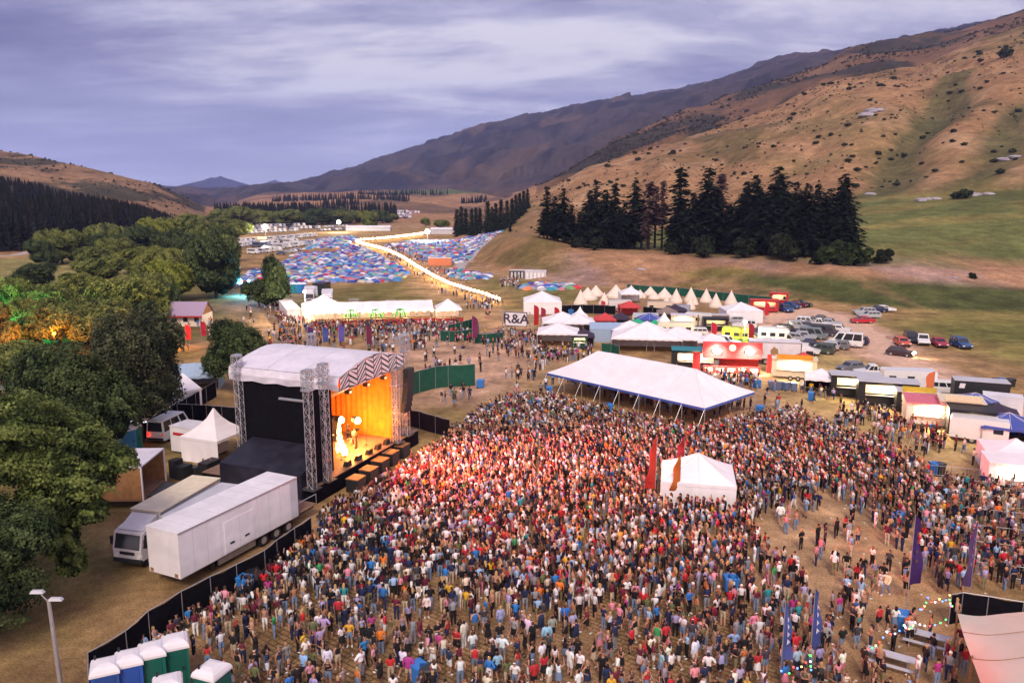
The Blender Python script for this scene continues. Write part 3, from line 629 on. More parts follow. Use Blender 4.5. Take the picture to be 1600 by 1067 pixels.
CV = {k: (conifer(22, rr, pal, sd, de, ba), ctrunk(22, .34)) for k, rr, pal, sd, de, ba in
      (('a', 4.2, CON, 31, 1.05, .12), ('b', 3.4, CON, 32, 1., .14), ('c', 4.8, CON, 33, 1.1, .08), ('d', 2.6, DEAD, 34, .75, .38), ('e', 3.0, CON, 35, .9, .2))}
def place_conifer(px, ptop, y, k, label, w=1., group='tall conifers along the terrace', name='conifer_tree'):
    x = slope(px, 350)[0]*y; z = GZ(x, y); h = TOPZ(px, ptop, y)-z; s = h/22
    return tree(name, label, (x, y, z), *CV[k], rz=random.uniform(0, 6), sc=(s*w*1.15, s*w*1.15, s), group=group)
cl = {'a': 'dark full conifer of the tall row on the terrace above the bell tents', 'b': 'dark narrow conifer of the tall row on the terrace above the bell tents',
      'c': 'broadest dark conifers of the row on the terrace, low branches to the ground', 'd': 'reddish dying conifer with bare lower trunk in the terrace row', 'e': 'thin sparse conifer of the tall row on the terrace above the bell tents'}
for px, ptop, y, k, w in [(855, 297, 290, 'b', 1.3), (866, 305, 296, 'a', 1.), (880, 292, 285, 'a', 1.15), (893, 318, 290, 'a', 1.1), (905, 330, 280, 'c', 1.), (921, 295, 280, 'a', 1.1), (931, 280, 284, 'e', 1.2), (946, 295, 278, 'c', 1.),
                       (960, 286, 282, 'b', 1.2), (975, 318, 275, 'c', .9), (992, 279, 278, 'a', 1.15), (1003, 312, 284, 'e', 1.2), (1014, 284, 276, 'd', 1.3), (1024, 290, 282, 'd', 1.1), (1035, 281, 276, 'd', .9),
                       (1062, 261, 268, 'b', 1.25), (1083, 300, 262, 'c', 1.), (1104, 259, 264, 'a', 1.2), (1116, 290, 258, 'b', 1.3), (1125, 270, 266, 'd', 1.2), (1140, 318, 258, 'c', 1.), (1165, 282, 254, 'c', .95), (1178, 272, 252, 'c', 1.05),
                       (1196, 300, 248, 'a', 1.), (1213, 257, 250, 'a', 1.2), (1226, 300, 246, 'c', .9), (1242, 283, 250, 'e', 1.2), (1258, 285, 244, 'c', .95), (1276, 286, 242, 'c', .95), (1296, 292, 240, 'a', 1.15), (1316, 270, 240, 'c', 1.1), (1305, 320, 236, 'c', 1.)]:
    place_conifer(px, ptop, y, k, cl[k], w*1.2)
for px, ptop, y, k in [(850, 325, 300, 'a'), (872, 318, 300, 'c'), (888, 330, 298, 'c'), (914, 318, 290, 'c'), (938, 320, 290, 'a'), (954, 325, 285, 'c'), (968, 322, 288, 'a'), (984, 330, 280, 'c'), (1010, 330, 270, 'd'), (1056, 330, 268, 'c'), (1070, 310, 260, 'c'), (1092, 305, 268, 'c'), (1112, 320, 262, 'c'), (1150, 330, 255, 'c'), (1158, 300, 262, 'a'), (1186, 292, 258, 'c'), (1204, 285, 244, 'a'), (1220, 282, 255, 'c'), (1234, 300, 240, 'c'), (1250, 300, 250, 'c'), (1268, 300, 238, 'a'), (1286, 300, 246, 'c'), (1310, 290, 246, 'c'), (1322, 300, 236, 'a')]:
    place_conifer(px, ptop, y, k, cl[k], 1.35)
PV = (conifer(20, 2.1, [(.012, .020, .012), (.022, .034, .018), (.034, .05, .024)], 41, 1.5, .03, .2), ctrunk(20, .3))
CV['p'] = PV
for px, ptop, y in [(714, 322, 470), (721, 317, 465), (728, 321, 470), (737, 321, 460), (744, 319, 455), (750, 320, 462), (762, 308, 430), (769, 318, 425), (775, 312, 430), (783, 306, 440), (792, 308, 455), (800, 305, 470), (806, 300, 490), (812, 297, 510), (818, 294, 530), (824, 291, 550)]:
    place_conifer(px, ptop, y, 'p', 'dark slender poplars in the row climbing behind the knoll', 1.3, 'poplar row behind the knoll', 'poplar_tree')
place_conifer(797, 347, 400, 'b', 'small lone conifer by the far field gate left of the terrace', 1.3, None)
for px, ptop, y in [(365, 326, 900), (378, 322, 910), (392, 320, 905), (404, 318, 915), (416, 318, 900), (428, 317, 910), (440, 318, 900), (452, 320, 905), (463, 316, 910), (474, 323, 900), (488, 325, 905), (505, 320, 900), (347, 330, 880), (335, 331, 880), (322, 332, 870)]:
    place_conifer(px, ptop, y, 'c', 'dark conifers standing behind the shelter row at the valley end', 1.2, 'conifers at the valley end')
# bushes on the bank
BU = {k: crown('foliage', lobes_round(1., 1.3, 5, sd, .5, .25), 1300, .17, pal, .1, seed=sd, core=.7) for k, pal, sd in (('g', [(.008, .015, .005), (.018, .030, .008), (.038, .055, .014)], 51), ('d', [(.006, .010, .004), (.014, .020, .008), (.026, .034, .014)], 52))}
MT['shrub_dark'] = MT['foliage']
for px, py, hw, y, k, l in [(903, 396, 11, 268, 'd', 'dark bush under the left end of the conifers'), (930, 392, 13, 264, 'd', 'dark bush at the lip of the bank under the conifers'), (1050, 394, 12, 256, 'd', 'dark bush in the gap between the conifers'),
                           (1290, 415, 20, 222, 'g', 'bright green bush at the right foot of the conifers'), (1318, 418, 24, 220, 'g', 'larger bright green bush right of the conifers'), (1345, 416, 17, 220, 'g', 'green bush on the lip of the bank beside the paddock'),
                           (1380, 405, 14, 222, 'd', 'round dark bush on the paddock edge'), (1160, 404, 20, 240, 'd', 'dark undergrowth bush below the middle conifers'), (1225, 410, 26, 232, 'd', 'wide dark undergrowth bush below the right conifers'), (1100, 402, 20, 246, 'd', 'dark undergrowth bush below the tallest conifers'), (1520, 432, 6, 205, 'd', 'small shrub alone on the grassy bank at right')]:
    x = slope(px, py)[0]*y; r = hw/F*y
    o = obj('bush', BU[k], None, l, 'bush', None, None, None, (x, y, GZ(x, y)-.2), random.uniform(0, 6)); o.scale = (r*1.15, r*1.15, r*1.2)
# shrubs dotted over the hillside
SH = [crown('foliage', lobes_round(1., 1.2, 4, sd, .5, .25), 170, .34, [(.016, .022, .010), (.03, .04, .016), (.05, .058, .024)], .1, seed=sd, core=.75) for sd in (61, 62, 63)]
cnt = 0
while cnt < 230:
    px = random.uniform(800, 1640); y = random.uniform(385, 800); x = slope(px, 250)[0]*y
    z, k = terrain(x, y); k = k[0]; z = z[0]
    if not 3.02 < k < 3.97: continue
    if fbm(np.array([x/55+3]), np.array([y/70]), 3)[0] < .46 and random.random() < .8: continue
    r = random.choice((.6, .75, .9, 1.1, 1.4, 1.7))*(1.25 if y > 600 else 1)
    o = obj('shrub', SH[cnt % 3], None, 'dark low shrubs dotted over the dry brown hillside', 'shrub', 'shrubs on the brown hillside', None, None, (x, y, z-.2), random.uniform(0, 6))
    o.scale = (r*1.3, r*1.3, r); cnt += 1
p = None
for px, py, y, r in ((1568, 112, 640, 6), (1495, 300, 335, 2.6), (1562, 276, 372, 2.2), (1508, 298, 333, 3.4)):
    x = slope(px, py)[0]*y
    o = obj('bush', SH[0], None, 'large solitary dark bushes on the brown hillside', 'bush', 'solitary hillside bushes', None, None, (x, y, GZ(x, y)-.3), 1.); o.scale = (r, r, r)
# boulders
dm('rock', (.34, .31, .34), .9, .25, .8, bump=.5)
def rock_mesh(sd):
    g = random.Random(sd); mb = MB(); rings = []
    for j in range(6):
        p_ = math.pi*j/5; rings.append([(max(.02, math.sin(p_))*math.cos(2*math.pi*i/9)*g.uniform(.75, 1.1), max(.02, math.sin(p_))*math.sin(2*math.pi*i/9)*g.uniform(.75, 1.1), -math.cos(p_)*.7) for i in range(9)])
    mb.loft(rings, 'rock'); return mb.mesh('rock')
RK = [rock_mesh(s) for s in (1, 2, 3)]
for px, y, s in ((1440, 341, 2.6), (1452, 343, 2.0), (1463, 342, 1.8), (1505, 339, 2.2), (1516, 341, 3.), (1528, 340, 2.), (1545, 338, 1.8), (1345, 560, 5), (1352, 566, 6), (1362, 563, 4.), (1360, 386, 2.), (1560, 400, 3.), (1580, 398, 2.5), (1005, 236, 1.0), (1505, 204, .8)):
    x = slope(px, 300)[0]*y
    o = obj('boulder', RK[int(px) % 3], None, 'pale weathered boulders showing through the dry hillside grass', 'boulder', 'boulders on the slopes', None, None, (x, y, GZ(x, y)+s*.1), px); o.scale = (s*1.5, s, s*.6)
# pine forest on the left slope: one dark mass
def forest(name, spots, hmin, hmax, pal, label):
    g = np.random.default_rng(5); V = []; C = []; pal = np.array(pal)
    for x, y, z, *hh in spots:
        h = hh[0] if hh else g.uniform(hmin, hmax); r = h*.17; c0 = pal[g.integers(len(pal))]*g.uniform(.7, 1.3)
        for lv in range(9):
            f = lv/9; zz = z+h*(.12+.86*f); rr = r*(1-f)**.8*g.uniform(.8, 1.15)+.15; m = 7-lv//2; t0 = g.random()*6
            for i in range(m):
                t = t0+6.283*i/m+g.normal(0, .2); d = np.array([math.cos(t), math.sin(t), 0]); e = np.array([-d[1], d[0], 0]); c = np.array([x, y, zz]); q = g.uniform(.75, 1.2)
                V.append([c+np.array([0, 0, h*.09]), c+d*rr*.5*q-e*rr*.42-[0, 0, h*.01], c+d*rr*q-[0, 0, h*.06*q], c+d*rr*.5*q+e*rr*.42-[0, 0, h*.01]])
                C.append(c0*g.uniform(.7, 1.3))
    return obj(name, quads_mesh(name, np.array(V), np.array(C)), None, label, 'forest', None, 'stuff')
topx = [-600, -200, 0, 60, 100, 150, 200, 240, 265, 300]; topy = [230, 252, 270, 283, 294, 302, 311, 323, 333, 346]
sp = []; tr = 0
while len(sp) < 2100 and tr < 90000:
    tr += 1; px = random.uniform(-420, 298); y = random.uniform(340, 820); x = slope(px, 320)[0]*y; z, k = terrain(x, y); z = z[0]
    if k[0] < 1.25 or k[0] > 3.9: continue
    tpx, tpy = PROJ(x, y, z+19)
    hmax_ = CH+slope(tpx, np.interp(tpx, topx, topy)+random.uniform(-1, 4))[1]*y-z
    if hmax_ < 7: continue
    sp.append((x, y, z-.5, min(hmax_, random.uniform(16, 22))))
forest('pine_forest', sp, 16, 22, [(.006, .010, .008), (.010, .015, .010), (.016, .017, .011), (.018, .013, .010)], 'dark pine plantation covering the lower left hillside')
sp = []
for a, b, lo, hi, n in ((425, 640, 1500, 1650, 240), (560, 640, 1750, 1900, 110), (500, 560, 1150, 1250, 40), (720, 760, 1500, 1560, 45), (640, 700, 1850, 1900, 40)):
    for i in range(n):
        px = random.uniform(a, b); y = random.uniform(lo, hi); x = slope(px, 305)[0]*y; sp.append((x, y, GZ(x, y)-1))
for a, b, lo, hi, n in ((335, 490, 740, 900, 330), (480, 620, 800, 900, 150)):
    for i in range(n):
        px = random.uniform(a, b); y = random.uniform(lo, hi); x = slope(px, 330)[0]*y; sp.append((x, y, GZ(x, y)-1))
forest('shelter_belt', sp, 11, 17, [(.008, .012, .010), (.012, .018, .012)], 'far dark tree belts across the valley floor')

# low scrub speckling the drier slopes, too many to count
def scrub(n, seed):
    g = np.random.default_rng(seed); px = g.uniform(-60, 1700, n*8); y = g.uniform(385, 1500, n*8); t_ = (px-800)/F/1.017; x = t_*y; z, k = terrain(x, y)
    den = fbm(x/70+2, y/130+1, 4); keep = (k > 2.9)*(k < 6.2)*((t_ > .0) | (t_ < -.4))*(den > np.where(t_ < -.3, .36, np.where(k > 4, .43, .47)))*(g.random(n*8) < np.clip((y-300)/700, .25, 1)); ii = np.nonzero(keep)[0][:n]
    Q, C = [], []
    for i in ii:
        s = (g.uniform(.2, .5) if g.random() < .85 else g.uniform(.5, 1.0))*(1+y[i]/1200)*(1.7 if k[i] > 4 else 1); c = np.array([(.030, .032, .018), (.045, .040, .020), (.06, .05, .03)][g.integers(3)])
        for j in range(4):
            a = g.uniform(0, 6.28); d = np.array([math.cos(a), math.sin(a), 0]); e = np.array([0, 0, 1.]); o_ = np.array([x[i], y[i], z[i]-.1])+g.normal(0, .35, 3)*[s, s, .1]
            Q.append([o_-d*s*.8, o_+d*s*.8, o_+d*s*.5+e*s*g.uniform(.7, 1.2), o_-d*s*.45+e*s*g.uniform(.7, 1.2)]); C.append(c*g.uniform(.7, 1.3))
    return obj('scrub', quads_mesh('scrub', np.array(Q), np.array(C)), None, 'countless low dark scrub speckling the dry slopes', 'scrub', None, 'stuff')
scrub(9000, 77)
dm('dim_lens', (.8, .5, .3), .2, emit=(1, .5, .2), estr=1.2)
dm('beam', (1, .9, .6), emit=(1, .72, .38), estr=40.)
dm('blue_canvas', (.06, .09, .34), .7, .08)
dm('pale_blue_canvas', (.32, .42, .56), .7, .08)
dm('red_canvas', (.55, .06, .06), .7, .08)
dm('dark_canvas', (.045, .03, .055), .7, .15)
dm('emerald_canvas', (.02, .36, .19), .7, .1)
dm('teal_canvas', (.03, .22, .26), .7, .1)
dm('pink_canvas', (.62, .16, .22), .7, .1)
dm('brown_canvas', (.24, .18, .15), .7, .1)
dm('palm_green', (.02, .28, .06), .6, .2)
dm('orange_box', (.60, .20, .10), .6)
dm('lilac_tin', (.36, .27, .38), .5, .15, 6.)
dm('beige_stretch', (.52, .46, .39), .75, .06, .8)
def stage_pt(px, py, k):
    a, b, c = ray(px, py); Q = SO+SV*k; det = SU.x*(-b)-SU.y*(-a); s = ((-Q.x)*(-b)-(-Q.y)*(-a))/det; t = (Q.x+s*SU.x)/a
    return s, CH+c*t
dm('stage_white', (1, .9, .7), emit=(1, .78, .42), estr=60.)
# ------------------------------------------------------------------ builders used by many things
def truss(mb, a, b, w=.45, r=.035, step=.6, m='metal'):
    a = Vector(a); b = Vector(b); d = (b-a); n = max(1, round(d.length/step)); q = d.to_track_quat('Z', 'Y')
    cs = [q@Vector((sx*w/2, sy*w/2, 0)) for sx, sy in ((-1, -1), (1, -1), (1, 1), (-1, 1))]
    for c in cs: mb.tube(a+c, b+c, r, m, 4)
    for i in range(n):
        p0 = a.lerp(b, i/n); p1 = a.lerp(b, (i+1)/n)
        for j in range(4):
            c0, c1 = cs[j], cs[(j+1) % 4]
            mb.tube(p0+(c0 if i % 2 else c1), p1+(c1 if i % 2 else c0), r*.6, m, 3, caps=False)
            mb.tube(p1+c0, p1+c1, r*.6, m, 3, caps=False)
def frame2(pa, pb):
    """location and heading for a thing whose local x runs from ground point pa towards pb"""
    d = pb-pa; return math.atan2(d.y, d.x)
def marquee(name, label, loc, rz, w, d, eave, peak, canvas='white_canvas', style='hip', ridge=.0, walls='', wall=None, legs=True, trim=None, group=None, cat='tent', flap=.3, legm='metal'):
    """w along x, d along y, centred; walls: any of n s e w (local +y -y +x -x)"""
    t = thing(name, label, cat, loc, rz, group); hw, hd = w/2, d/2; o = .06
    mb = MB(); rx = max(0, hw*ridge)
    if style == 'pagoda':
        rings = []
        for q, zz in ((1, 0), (.72, .16), (.45, .36), (.22, .62), (.1, .84), (.02, 1.)):
            rings.append([(sx*hw*q, sy*hd*q, eave+(peak-eave)*zz) for sx, sy in ((-1, -1), (0, -1), (1, -1), (1, 0), (1, 1), (0, 1), (-1, 1), (-1, 0))])
        mb.loft(rings, canvas, caps=False)
    elif style == 'gable':
        nseg = max(2, int(w/3))
        for sgn in (-1, 1):
            for i in range(nseg):
                x0 = -hw+w*i/nseg; x1 = -hw+w*(i+1)/nseg; xm = (x0+x1)/2; sag = .05*(peak-eave)
                A = [(x0, sgn*hd, eave), (xm, sgn*hd, eave-.03), (x1, sgn*hd, eave)]; B = [(x0, sgn*hd*.5, (eave+peak)/2), (xm, sgn*hd*.5, (eave+peak)/2-sag*1.6), (x1, sgn*hd*.5, (eave+peak)/2)]; Cc = [(x0, 0, peak), (xm, 0, peak-sag), (x1, 0, peak)]
                mb.loft([A, B, Cc], canvas, caps=False, closed=False)
        for sx in (-1, 1): mb.add([(sx*hw, -hd, eave), (sx*hw, hd, eave), (sx*hw, 0, peak)], [(0, 1, 2)], canvas)
    elif style == 'flat':
        mb.box(-hw, hw, -hd, hd, eave, peak, canvas)
    else:
        R0 = [(-hw, -hd), (0, -hd), (hw, -hd), (hw, 0), (hw, hd), (0, hd), (-hw, hd), (-hw, 0)]; rings = []
        for q in (0, .25, .5, .75, 1):
            sag = -.07*(peak-eave)*math.sin(math.pi*q)
            rings.append([((x*(1-q)+q*(math.copysign(rx, x) if x else 0)), y*(1-q), eave+(peak-eave)*q+(sag if x and y else sag*2.0)) for x, y in R0])
        mb.loft(rings, canvas, caps=False)
    mb.build('roof', t, smooth=False)
    if style == 'hip' and w > 4.5:
        sm = MB()
        for i in range(8):
            for j in range(4): a_, b_ = rings[j][i], rings[j+1][i]; sm.tube((a_[0], a_[1], a_[2]+.015), (b_[0], b_[1], b_[2]+.015), .024, 'grey_canvas', 3, caps=False)
        sm.build('seam', t)
    f = MB()
    for a, b in (((-hw, -hd), (hw, -hd)), ((hw, -hd), (hw, hd)), ((hw, hd), (-hw, hd)), ((-hw, hd), (-hw, -hd))):
        n = max(2, int(math.dist(a, b)/1.2))
        for i in range(n):
            p0 = (a[0]+(b[0]-a[0])*i/n, a[1]+(b[1]-a[1])*i/n); p1 = (a[0]+(b[0]-a[0])*(i+1)/n, a[1]+(b[1]-a[1])*(i+1)/n); pm = ((p0[0]+p1[0])/2, (p0[1]+p1[1])/2)
            k = 1.004
            f.add([(p0[0]*k, p0[1]*k, eave+.01), (p1[0]*k, p1[1]*k, eave+.01), (p1[0]*k, p1[1]*k, eave-flap), (pm[0]*k, pm[1]*k, eave-flap*.72), (p0[0]*k, p0[1]*k, eave-flap)], [(0, 1, 2, 3, 4)], trim or canvas)
    f.build('valance', t)
    if legs:
        nx = max(1, round(w/5)); ny = max(1, round(d/5)); pts = set()
        for i in range(nx+1): pts |= {(-hw+.1+(w-.2)*i/nx, -hd+.1), (-hw+.1+(w-.2)*i/nx, hd-.1)}
        for i in range(ny+1): pts |= {(-hw+.1, -hd+.1+(d-.2)*i/ny), (hw-.1, -hd+.1+(d-.2)*i/ny)}
        for x, y in sorted(pts):
            l = MB(); l.tube((x, y, 0), (x, y, eave), .05, legm, 5); l.build('leg', t)
    for c in walls:
        wm = MB(); n = max(2, int((w if c in 'ns' else d)/1.0))
        for i in range(n):
            for jj in (0, 1):
                q0 = (i+jj*.5)/n; q1 = (i+.5+jj*.5)/n; b0 = .06*(jj == 0); b1 = .06*(jj == 1)
                if c in 'ns': y = (hd-.04)*(1 if c == 'n' else -1); P = lambda q, z, b: (-hw+w*q, y+b*(1 if c == 'n' else -1), z)
                else: x = (hw-.04)*(1 if c == 'e' else -1); P = lambda q, z, b: (x+b*(1 if c == 'e' else -1), -hd+d*q, z)
                wm.add([P(q0, 0.02, b1), P(q1, 0.02, b0), P(q1, eave-.02, b0*.3), P(q0, eave-.02, b1*.3)], [(0, 1, 2, 3)], wall or canvas)
        wm.build('wall', t)
    return t
def gazebo(label, px, py, w, canvas, rz, walls='n', eave=2.1, peak=3.2, z=0, group=None, style='hip', d=None, wall=None, trim=None):
    p = G(px, py); return marquee('gazebo', label, (p.x, p.y, GZ(p.x, p.y)), rz, w, d or w, eave, peak, canvas, style, 0, walls, wall, True, trim, group, 'gazebo', flap=.28)
def fence(label, pts, h, cloth='black_cloth', rail=True, group=None, name='fence', sag=.05, step=2.4):
    t = thing(name, label, 'fence', (pts[0][0], pts[0][1], 0), 0, group); o = Vector((pts[0][0], pts[0][1], 0)); P = [Vector((p[0], p[1], 0))-o for p in pts]
    c = MB(); posts = []
    for a, b in zip(P, P[1:]):
        n = max(1, round((b-a).length/step)); nrm = Vector((-(b-a).y, (b-a).x, 0)).normalized()
        for i in range(n):
            p0 = a.lerp(b, i/n); p1 = a.lerp(b, (i+1)/n); pm = (p0+p1)/2+nrm*random.uniform(-.08, .08); dz = random.uniform(-.04, .02)
            for u, w_, z0, z1 in ((p0, pm, h, h-sag+dz), (pm, p1, h-sag+dz, h)):
                c.add([(u.x, u.y, .03), (w_.x, w_.y, .03), (w_.x, w_.y, z1), (u.x, u.y, z0)], [(0, 1, 2, 3)], cloth)
            posts.append(p0)
    posts.append(P[-1]); c.build('cloth', t)
    r = MB()
    for a, b in zip(P, P[1:]): r.tube((a.x, a.y, h+.03), (b.x, b.y, h+.03), .028, 'metal', 4)
    if rail: r.build('rail', t)
    for p in posts[:100]:
        q = MB(); q.tube((p.x, p.y, 0), (p.x, p.y, h+.05), .03, 'metal', 4); q.build('post', t)
    return t
def flag(label, px, py, h, color, kind='feather', rz=0, w=.75, group=None, motif=None):
    p = G(px, py); t = thing('feather_flag' if kind == 'feather' else 'banner_flag', label, 'flag', (p.x, p.y, GZ(p.x, p.y)), rz, group)
    mb = MB(); mb.tube((0, 0, 0), (0, 0, h), .035, 'metal', 5, .02); mb.build('pole', t)
    s = MB(); n = 14; L_, R_ = [], []
    for i in range(n+1):
        q = i/n; z = h*(.26+.74*q)
        if kind == 'feather': ww = w*(1-.15*(1-q))*math.sqrt(max(0, 1-max(0, (q-.72)/.28)**2)); x0 = .02
        else: ww = w*(.25+.75*(1-q)**.9)*(1+.12*math.sin(q*13+px))*(1 if q < .93 else (1-q)/.07); x0 = .02
        wob = (.10 if kind == 'feather' else .42)*math.sin(q*9+px); L_.append((x0, 0, z)); R_.append((x0+ww, wob*ww, z))
    s.loft([[a, tuple((Vector(a)*.5+Vector(b)*.5)+Vector((0, .06, 0))), b] for a, b in zip(L_, R_)], 'cloth', caps=False, closed=False)
    o = s.build('sail', t, smooth=True); o.color = (*color, 1)
    if motif:
        mm = MB()
        for q in (.42, .55, .68, .8):
            for dy in (-.09, .09):
                z = h*(.26+.74*q)-.3; x = .1; ww = w*(1-q)*1.0
                mm.add([(x+.05+ww*.2*(q*10 % 1), dy*1.6, z-.16), (x+.05+ww*.55, dy*1.6, z+.02), (x+ww*.25, dy*1.6, z+.2)], [(0, 1, 2)], 'cloth')
        mo = mm.build('emblem', o); mo.color = (*motif, 1)
    return t
def bin_me():
    mb = MB(); mb.box(-.29, .29, -.36, .36, .08, .98, 'paint', top=(-.06, -.06)); b = mb.mesh('body')
    ld = MB(); ld.box(-.37, .37, -.45, .42, .985, 1.07, 'paint', top=(.05, .06)); l = ld.mesh('lid')
    w = MB(); w.tube((-.3, .33, .1), (-.22, .33, .1), .1, 'rubber', 8); w.tube((.22, .33, .1), (.3, .33, .1), .1, 'rubber', 8); return b, l, w.mesh('wheel')
BINM = bin_me()
def wheelie_bin(label, px, py, col, rz=0, group=None, s=1.1):
    p = G(px, py); t = thing('wheelie_bin', label, 'bin', (p.x, p.y, 0), rz, group); t.scale = (s, s, s)
    obj('body', BINM[0], t, color=col); obj('lid', BINM[1], t, color=col); obj('wheel', BINM[2], t); return t
def portaloo_me():
    b = MB(); b.box(-.58, .58, -.58, .58, .1, 2.05, 'paint'); b.box(-.6, .6, -.6, .6, 0, .1, 'dark_metal')
    for x in (-.5, -.25, 0, .25, .5): b.box(x-.03, x+.03, .581, .6, .2, 1.95, 'paint')
    d = MB(); d.box(-.42, .42, -.615, -.583, .18, 1.95, 'paint')
    hnd = MB(); hnd.box(.26, .34, -.66, -.617, 1.0, 1.15, 'plastic_black')
    r = MB(); rings = []
    for j, (q, z) in enumerate(((1.06, 2.05), (1.06, 2.16), (.96, 2.3), (.7, 2.42), (.35, 2.48))):
        rings.append([(x*.6*q, y*.6*(1.06 if j < 2 else q), z) for x, y in ((-1, -1), (1, -1), (1, 1), (-1, 1))])
    r.loft(rings, 'truck_white'); r.tube((-.4, .35, 2.2), (-.4, .35, 2.62), .055, 'plastic_black', 6)
    return b.mesh('cabin'), d.mesh('door'), hnd.mesh('handle'), r.mesh('roof')
PLM = portaloo_me()
def portaloo(label, loc, rz, col, group=None, s=1.):
    t = thing('portable_toilet', label, 'toilet', loc, rz, group); t.scale = (s, s, s)
    obj('cabin', PLM[0], t, color=col); d = obj('door', PLM[1], t, color=tuple(c*.8 for c in col)); obj('handle', PLM[2], d); obj('roof', PLM[3], t); return t
def wheel_me(r, w=.24):
    t = MB(); t.tube((0, -w/2, 0), (0, w/2, 0), r, 'rubber', 14); h = MB(); h.tube((0, -w/2-.015, 0), (0, w/2+.015, 0), r*.58, 'metal', 8); return t.mesh('tyre'), h.mesh('rim')
WHM = {r: wheel_me(r) for r in (.33, .38, .5)}
def wheels(t, xs, y, r):
    for x in xs:
        for sy in (-1, 1):
            w = obj('wheel', WHM[r][0], t, loc=(x, sy*y, r)); obj('rim', WHM[r][1], w)
# ------------------------------------------------------------------ main stage
SO = G(487, 792); SB = G(654, 693); SU = (SB-SO).normalized(); SV = Vector((-SU.y, SU.x, 0)); SRZ = math.atan2(SU.y, SU.x)
def SW(s, k, z=0): return SO+SU*s+SV*k+Vector((0, 0, z))
stage = thing('concert_stage', 'open air concert stage with grey peaked roof, black side walls and glowing orange interior', 'stage', SO, SRZ)
def sbox(name, *a, m, parent=stage, **k): mb = MB(); mb.box(*a, m, **k); return mb.build(name, parent)
sbox('skirt', 0, 18.5, 0, 11.6, 0, 1.46, m='black_cloth')
sbox('deck', -.04, 18.54, -.04, 11.64, 1.463, 1.53, m='deck_wood')
RS0, RS1, RK0, RK1, ZE, ZR, ZF = 4.4, 15.3, -.25, 11.8, 10.2, 11.2, 8.95
def rz_(s): q = (s-RS0)/(RS1-RS0); return ZE+(ZR-ZE)*(min(1, q/.42) if q < .42 else min(1, (1-q)/.42))**.85 if 0 < q < 1 else ZE
mb = MB(); ss_ = [RS0, RS0+1.2, RS0+2.6, 8.98, 9.85, 10.72, RS1-2.6, RS1-1.2, RS1]
for th in (0, .06): mb.loft([[(s, k, rz_(s)+th+(-.05 if 0 < i < 8 and i % 2 else 0)) for i, s in enumerate(ss_)] for k in (RK0, 3, 6, 9, RK1)], 'grey_canvas', caps=False, closed=False)
mb.build('roof', stage)
mb = MB()
for k in (3.8, 7.7): mb.loft([[(s, k-.04, rz_(s)+.09) for s in ss_], [(s, k+.04, rz_(s)+.09) for s in ss_]], 'white_canvas', caps=False, closed=False)
mb.build('roof_seam', stage)
mb = MB()
for s in (RS0-.03, RS1+.03):
    n = 9; sg = -1 if s < 6 else 1
    A, B_, C_ = [], [], []
    for i in range(n+1):
        k = RK0+(RK1-RK0)*i/n; A.append((s, k, ZE+.02)); B_.append((s+sg*(.10 if i % 2 else .28), k, 9.6)); C_.append((s+sg*(.05 if i % 2 else .12), k, ZF+(.12 if i % 2 else 0)))
    mb.loft([A, B_, C_], 'grey_canvas', caps=False, closed=False)
mb.loft([[(s, RK1+.03, rz_(s)) for s in ss_], [(s, RK1+.1, ZF) for s in ss_]], 'grey_canvas', caps=False, closed=False)
mb.build('side_flap', stage)
mb = MB(); mb.loft([[(s, RK0-.05, rz_(s)+.05) for s in ss_], [(s, RK0-.05, ZF) for s in ss_]], 'white_canvas', caps=False, closed=False); fas = mb.build('front_fascia', stage)
mb = MB(); nc_ = 8; cw = (RS1-RS0)/nc_; kf_ = RK0-.075
def stripe(s0, z0, s1, z1, th):
    q = []
    for s, z in ((s0, z0), (s1, z1), (s1, z1+th), (s0, z0+th)): q.append((s, kf_, min(max(z, ZF), rz_(s)+.04)))
    if abs(q[0][2]-q[3][2])+abs(q[1][2]-q[2][2]) > .03: mb.add(q, [(0, 1, 2, 3)], 'plastic_black')
for c in range(nc_):
    s0 = RS0+cw*c; s1 = s0+cw*.94
    mb.add([(s0+cw*.94, kf_-.005, ZF), (s0+cw, kf_-.005, ZF), (s0+cw, kf_-.005, rz_(s0+cw)+.03), (s0+cw*.94, kf_-.005, rz_(s0+cw*.94)+.03)], [(0, 1, 2, 3)], 'plastic_black')
    for j in range(-6, 9):
        z = ZF+j*.52
        if c % 2 == 0: stripe(s0, z, s1, z+1.25, .19)
        else: stripe(s0, z+.6, s1, z-.1, .18)
mb.build('stripe_pattern', fas)
sbox('side_curtain', 4.55, 4.65, .9, 11.2, 1.54, ZE-.1, m='black_cloth')
mb = MB(); A, B_ = [], []
for i in range(41): s = 4.66+(14.9-4.66)*i/40; f = .09*(i % 2); A.append((s, 10.9-f, 1.55)); B_.append((s, 10.9-f*1.6, rz_(s)-.05))
mb.loft([A, B_], 'orange_lit_curtain', caps=False, closed=False); mb.build('back_curtain', stage)
mb = MB(); A, B_ = [], []
for i in range(33): k = .9+10*i/32; f = .08*(i % 2); A.append((14.95-f, k, 1.56)); B_.append((14.95-f*1.6, k, ZE-.12))
mb.loft([A, B_], 'orange_lit_curtain', caps=False, closed=False); mb.build('side_drape', stage)
sbox('side_curtain', 14.97, 15.06, .9, 11.2, 1.54, 4.6, m='black_cloth')
mb = MB(); mb.add([(4.4, 1.0, 3.75), (4.4, 9.6, 3.75), (-.2, 9.4, 2.75), (-.2, .8, 2.75), (4.4, 1.0, 0), (4.4, 9.6, 0), (-.25, 9.45, 0), (-.25, .75, 0)], [(0, 1, 2, 3), (3, 2, 6, 7), (0, 3, 7, 4), (2, 1, 5, 6)], 'black_tarp'); mb.build('side_wing', stage)
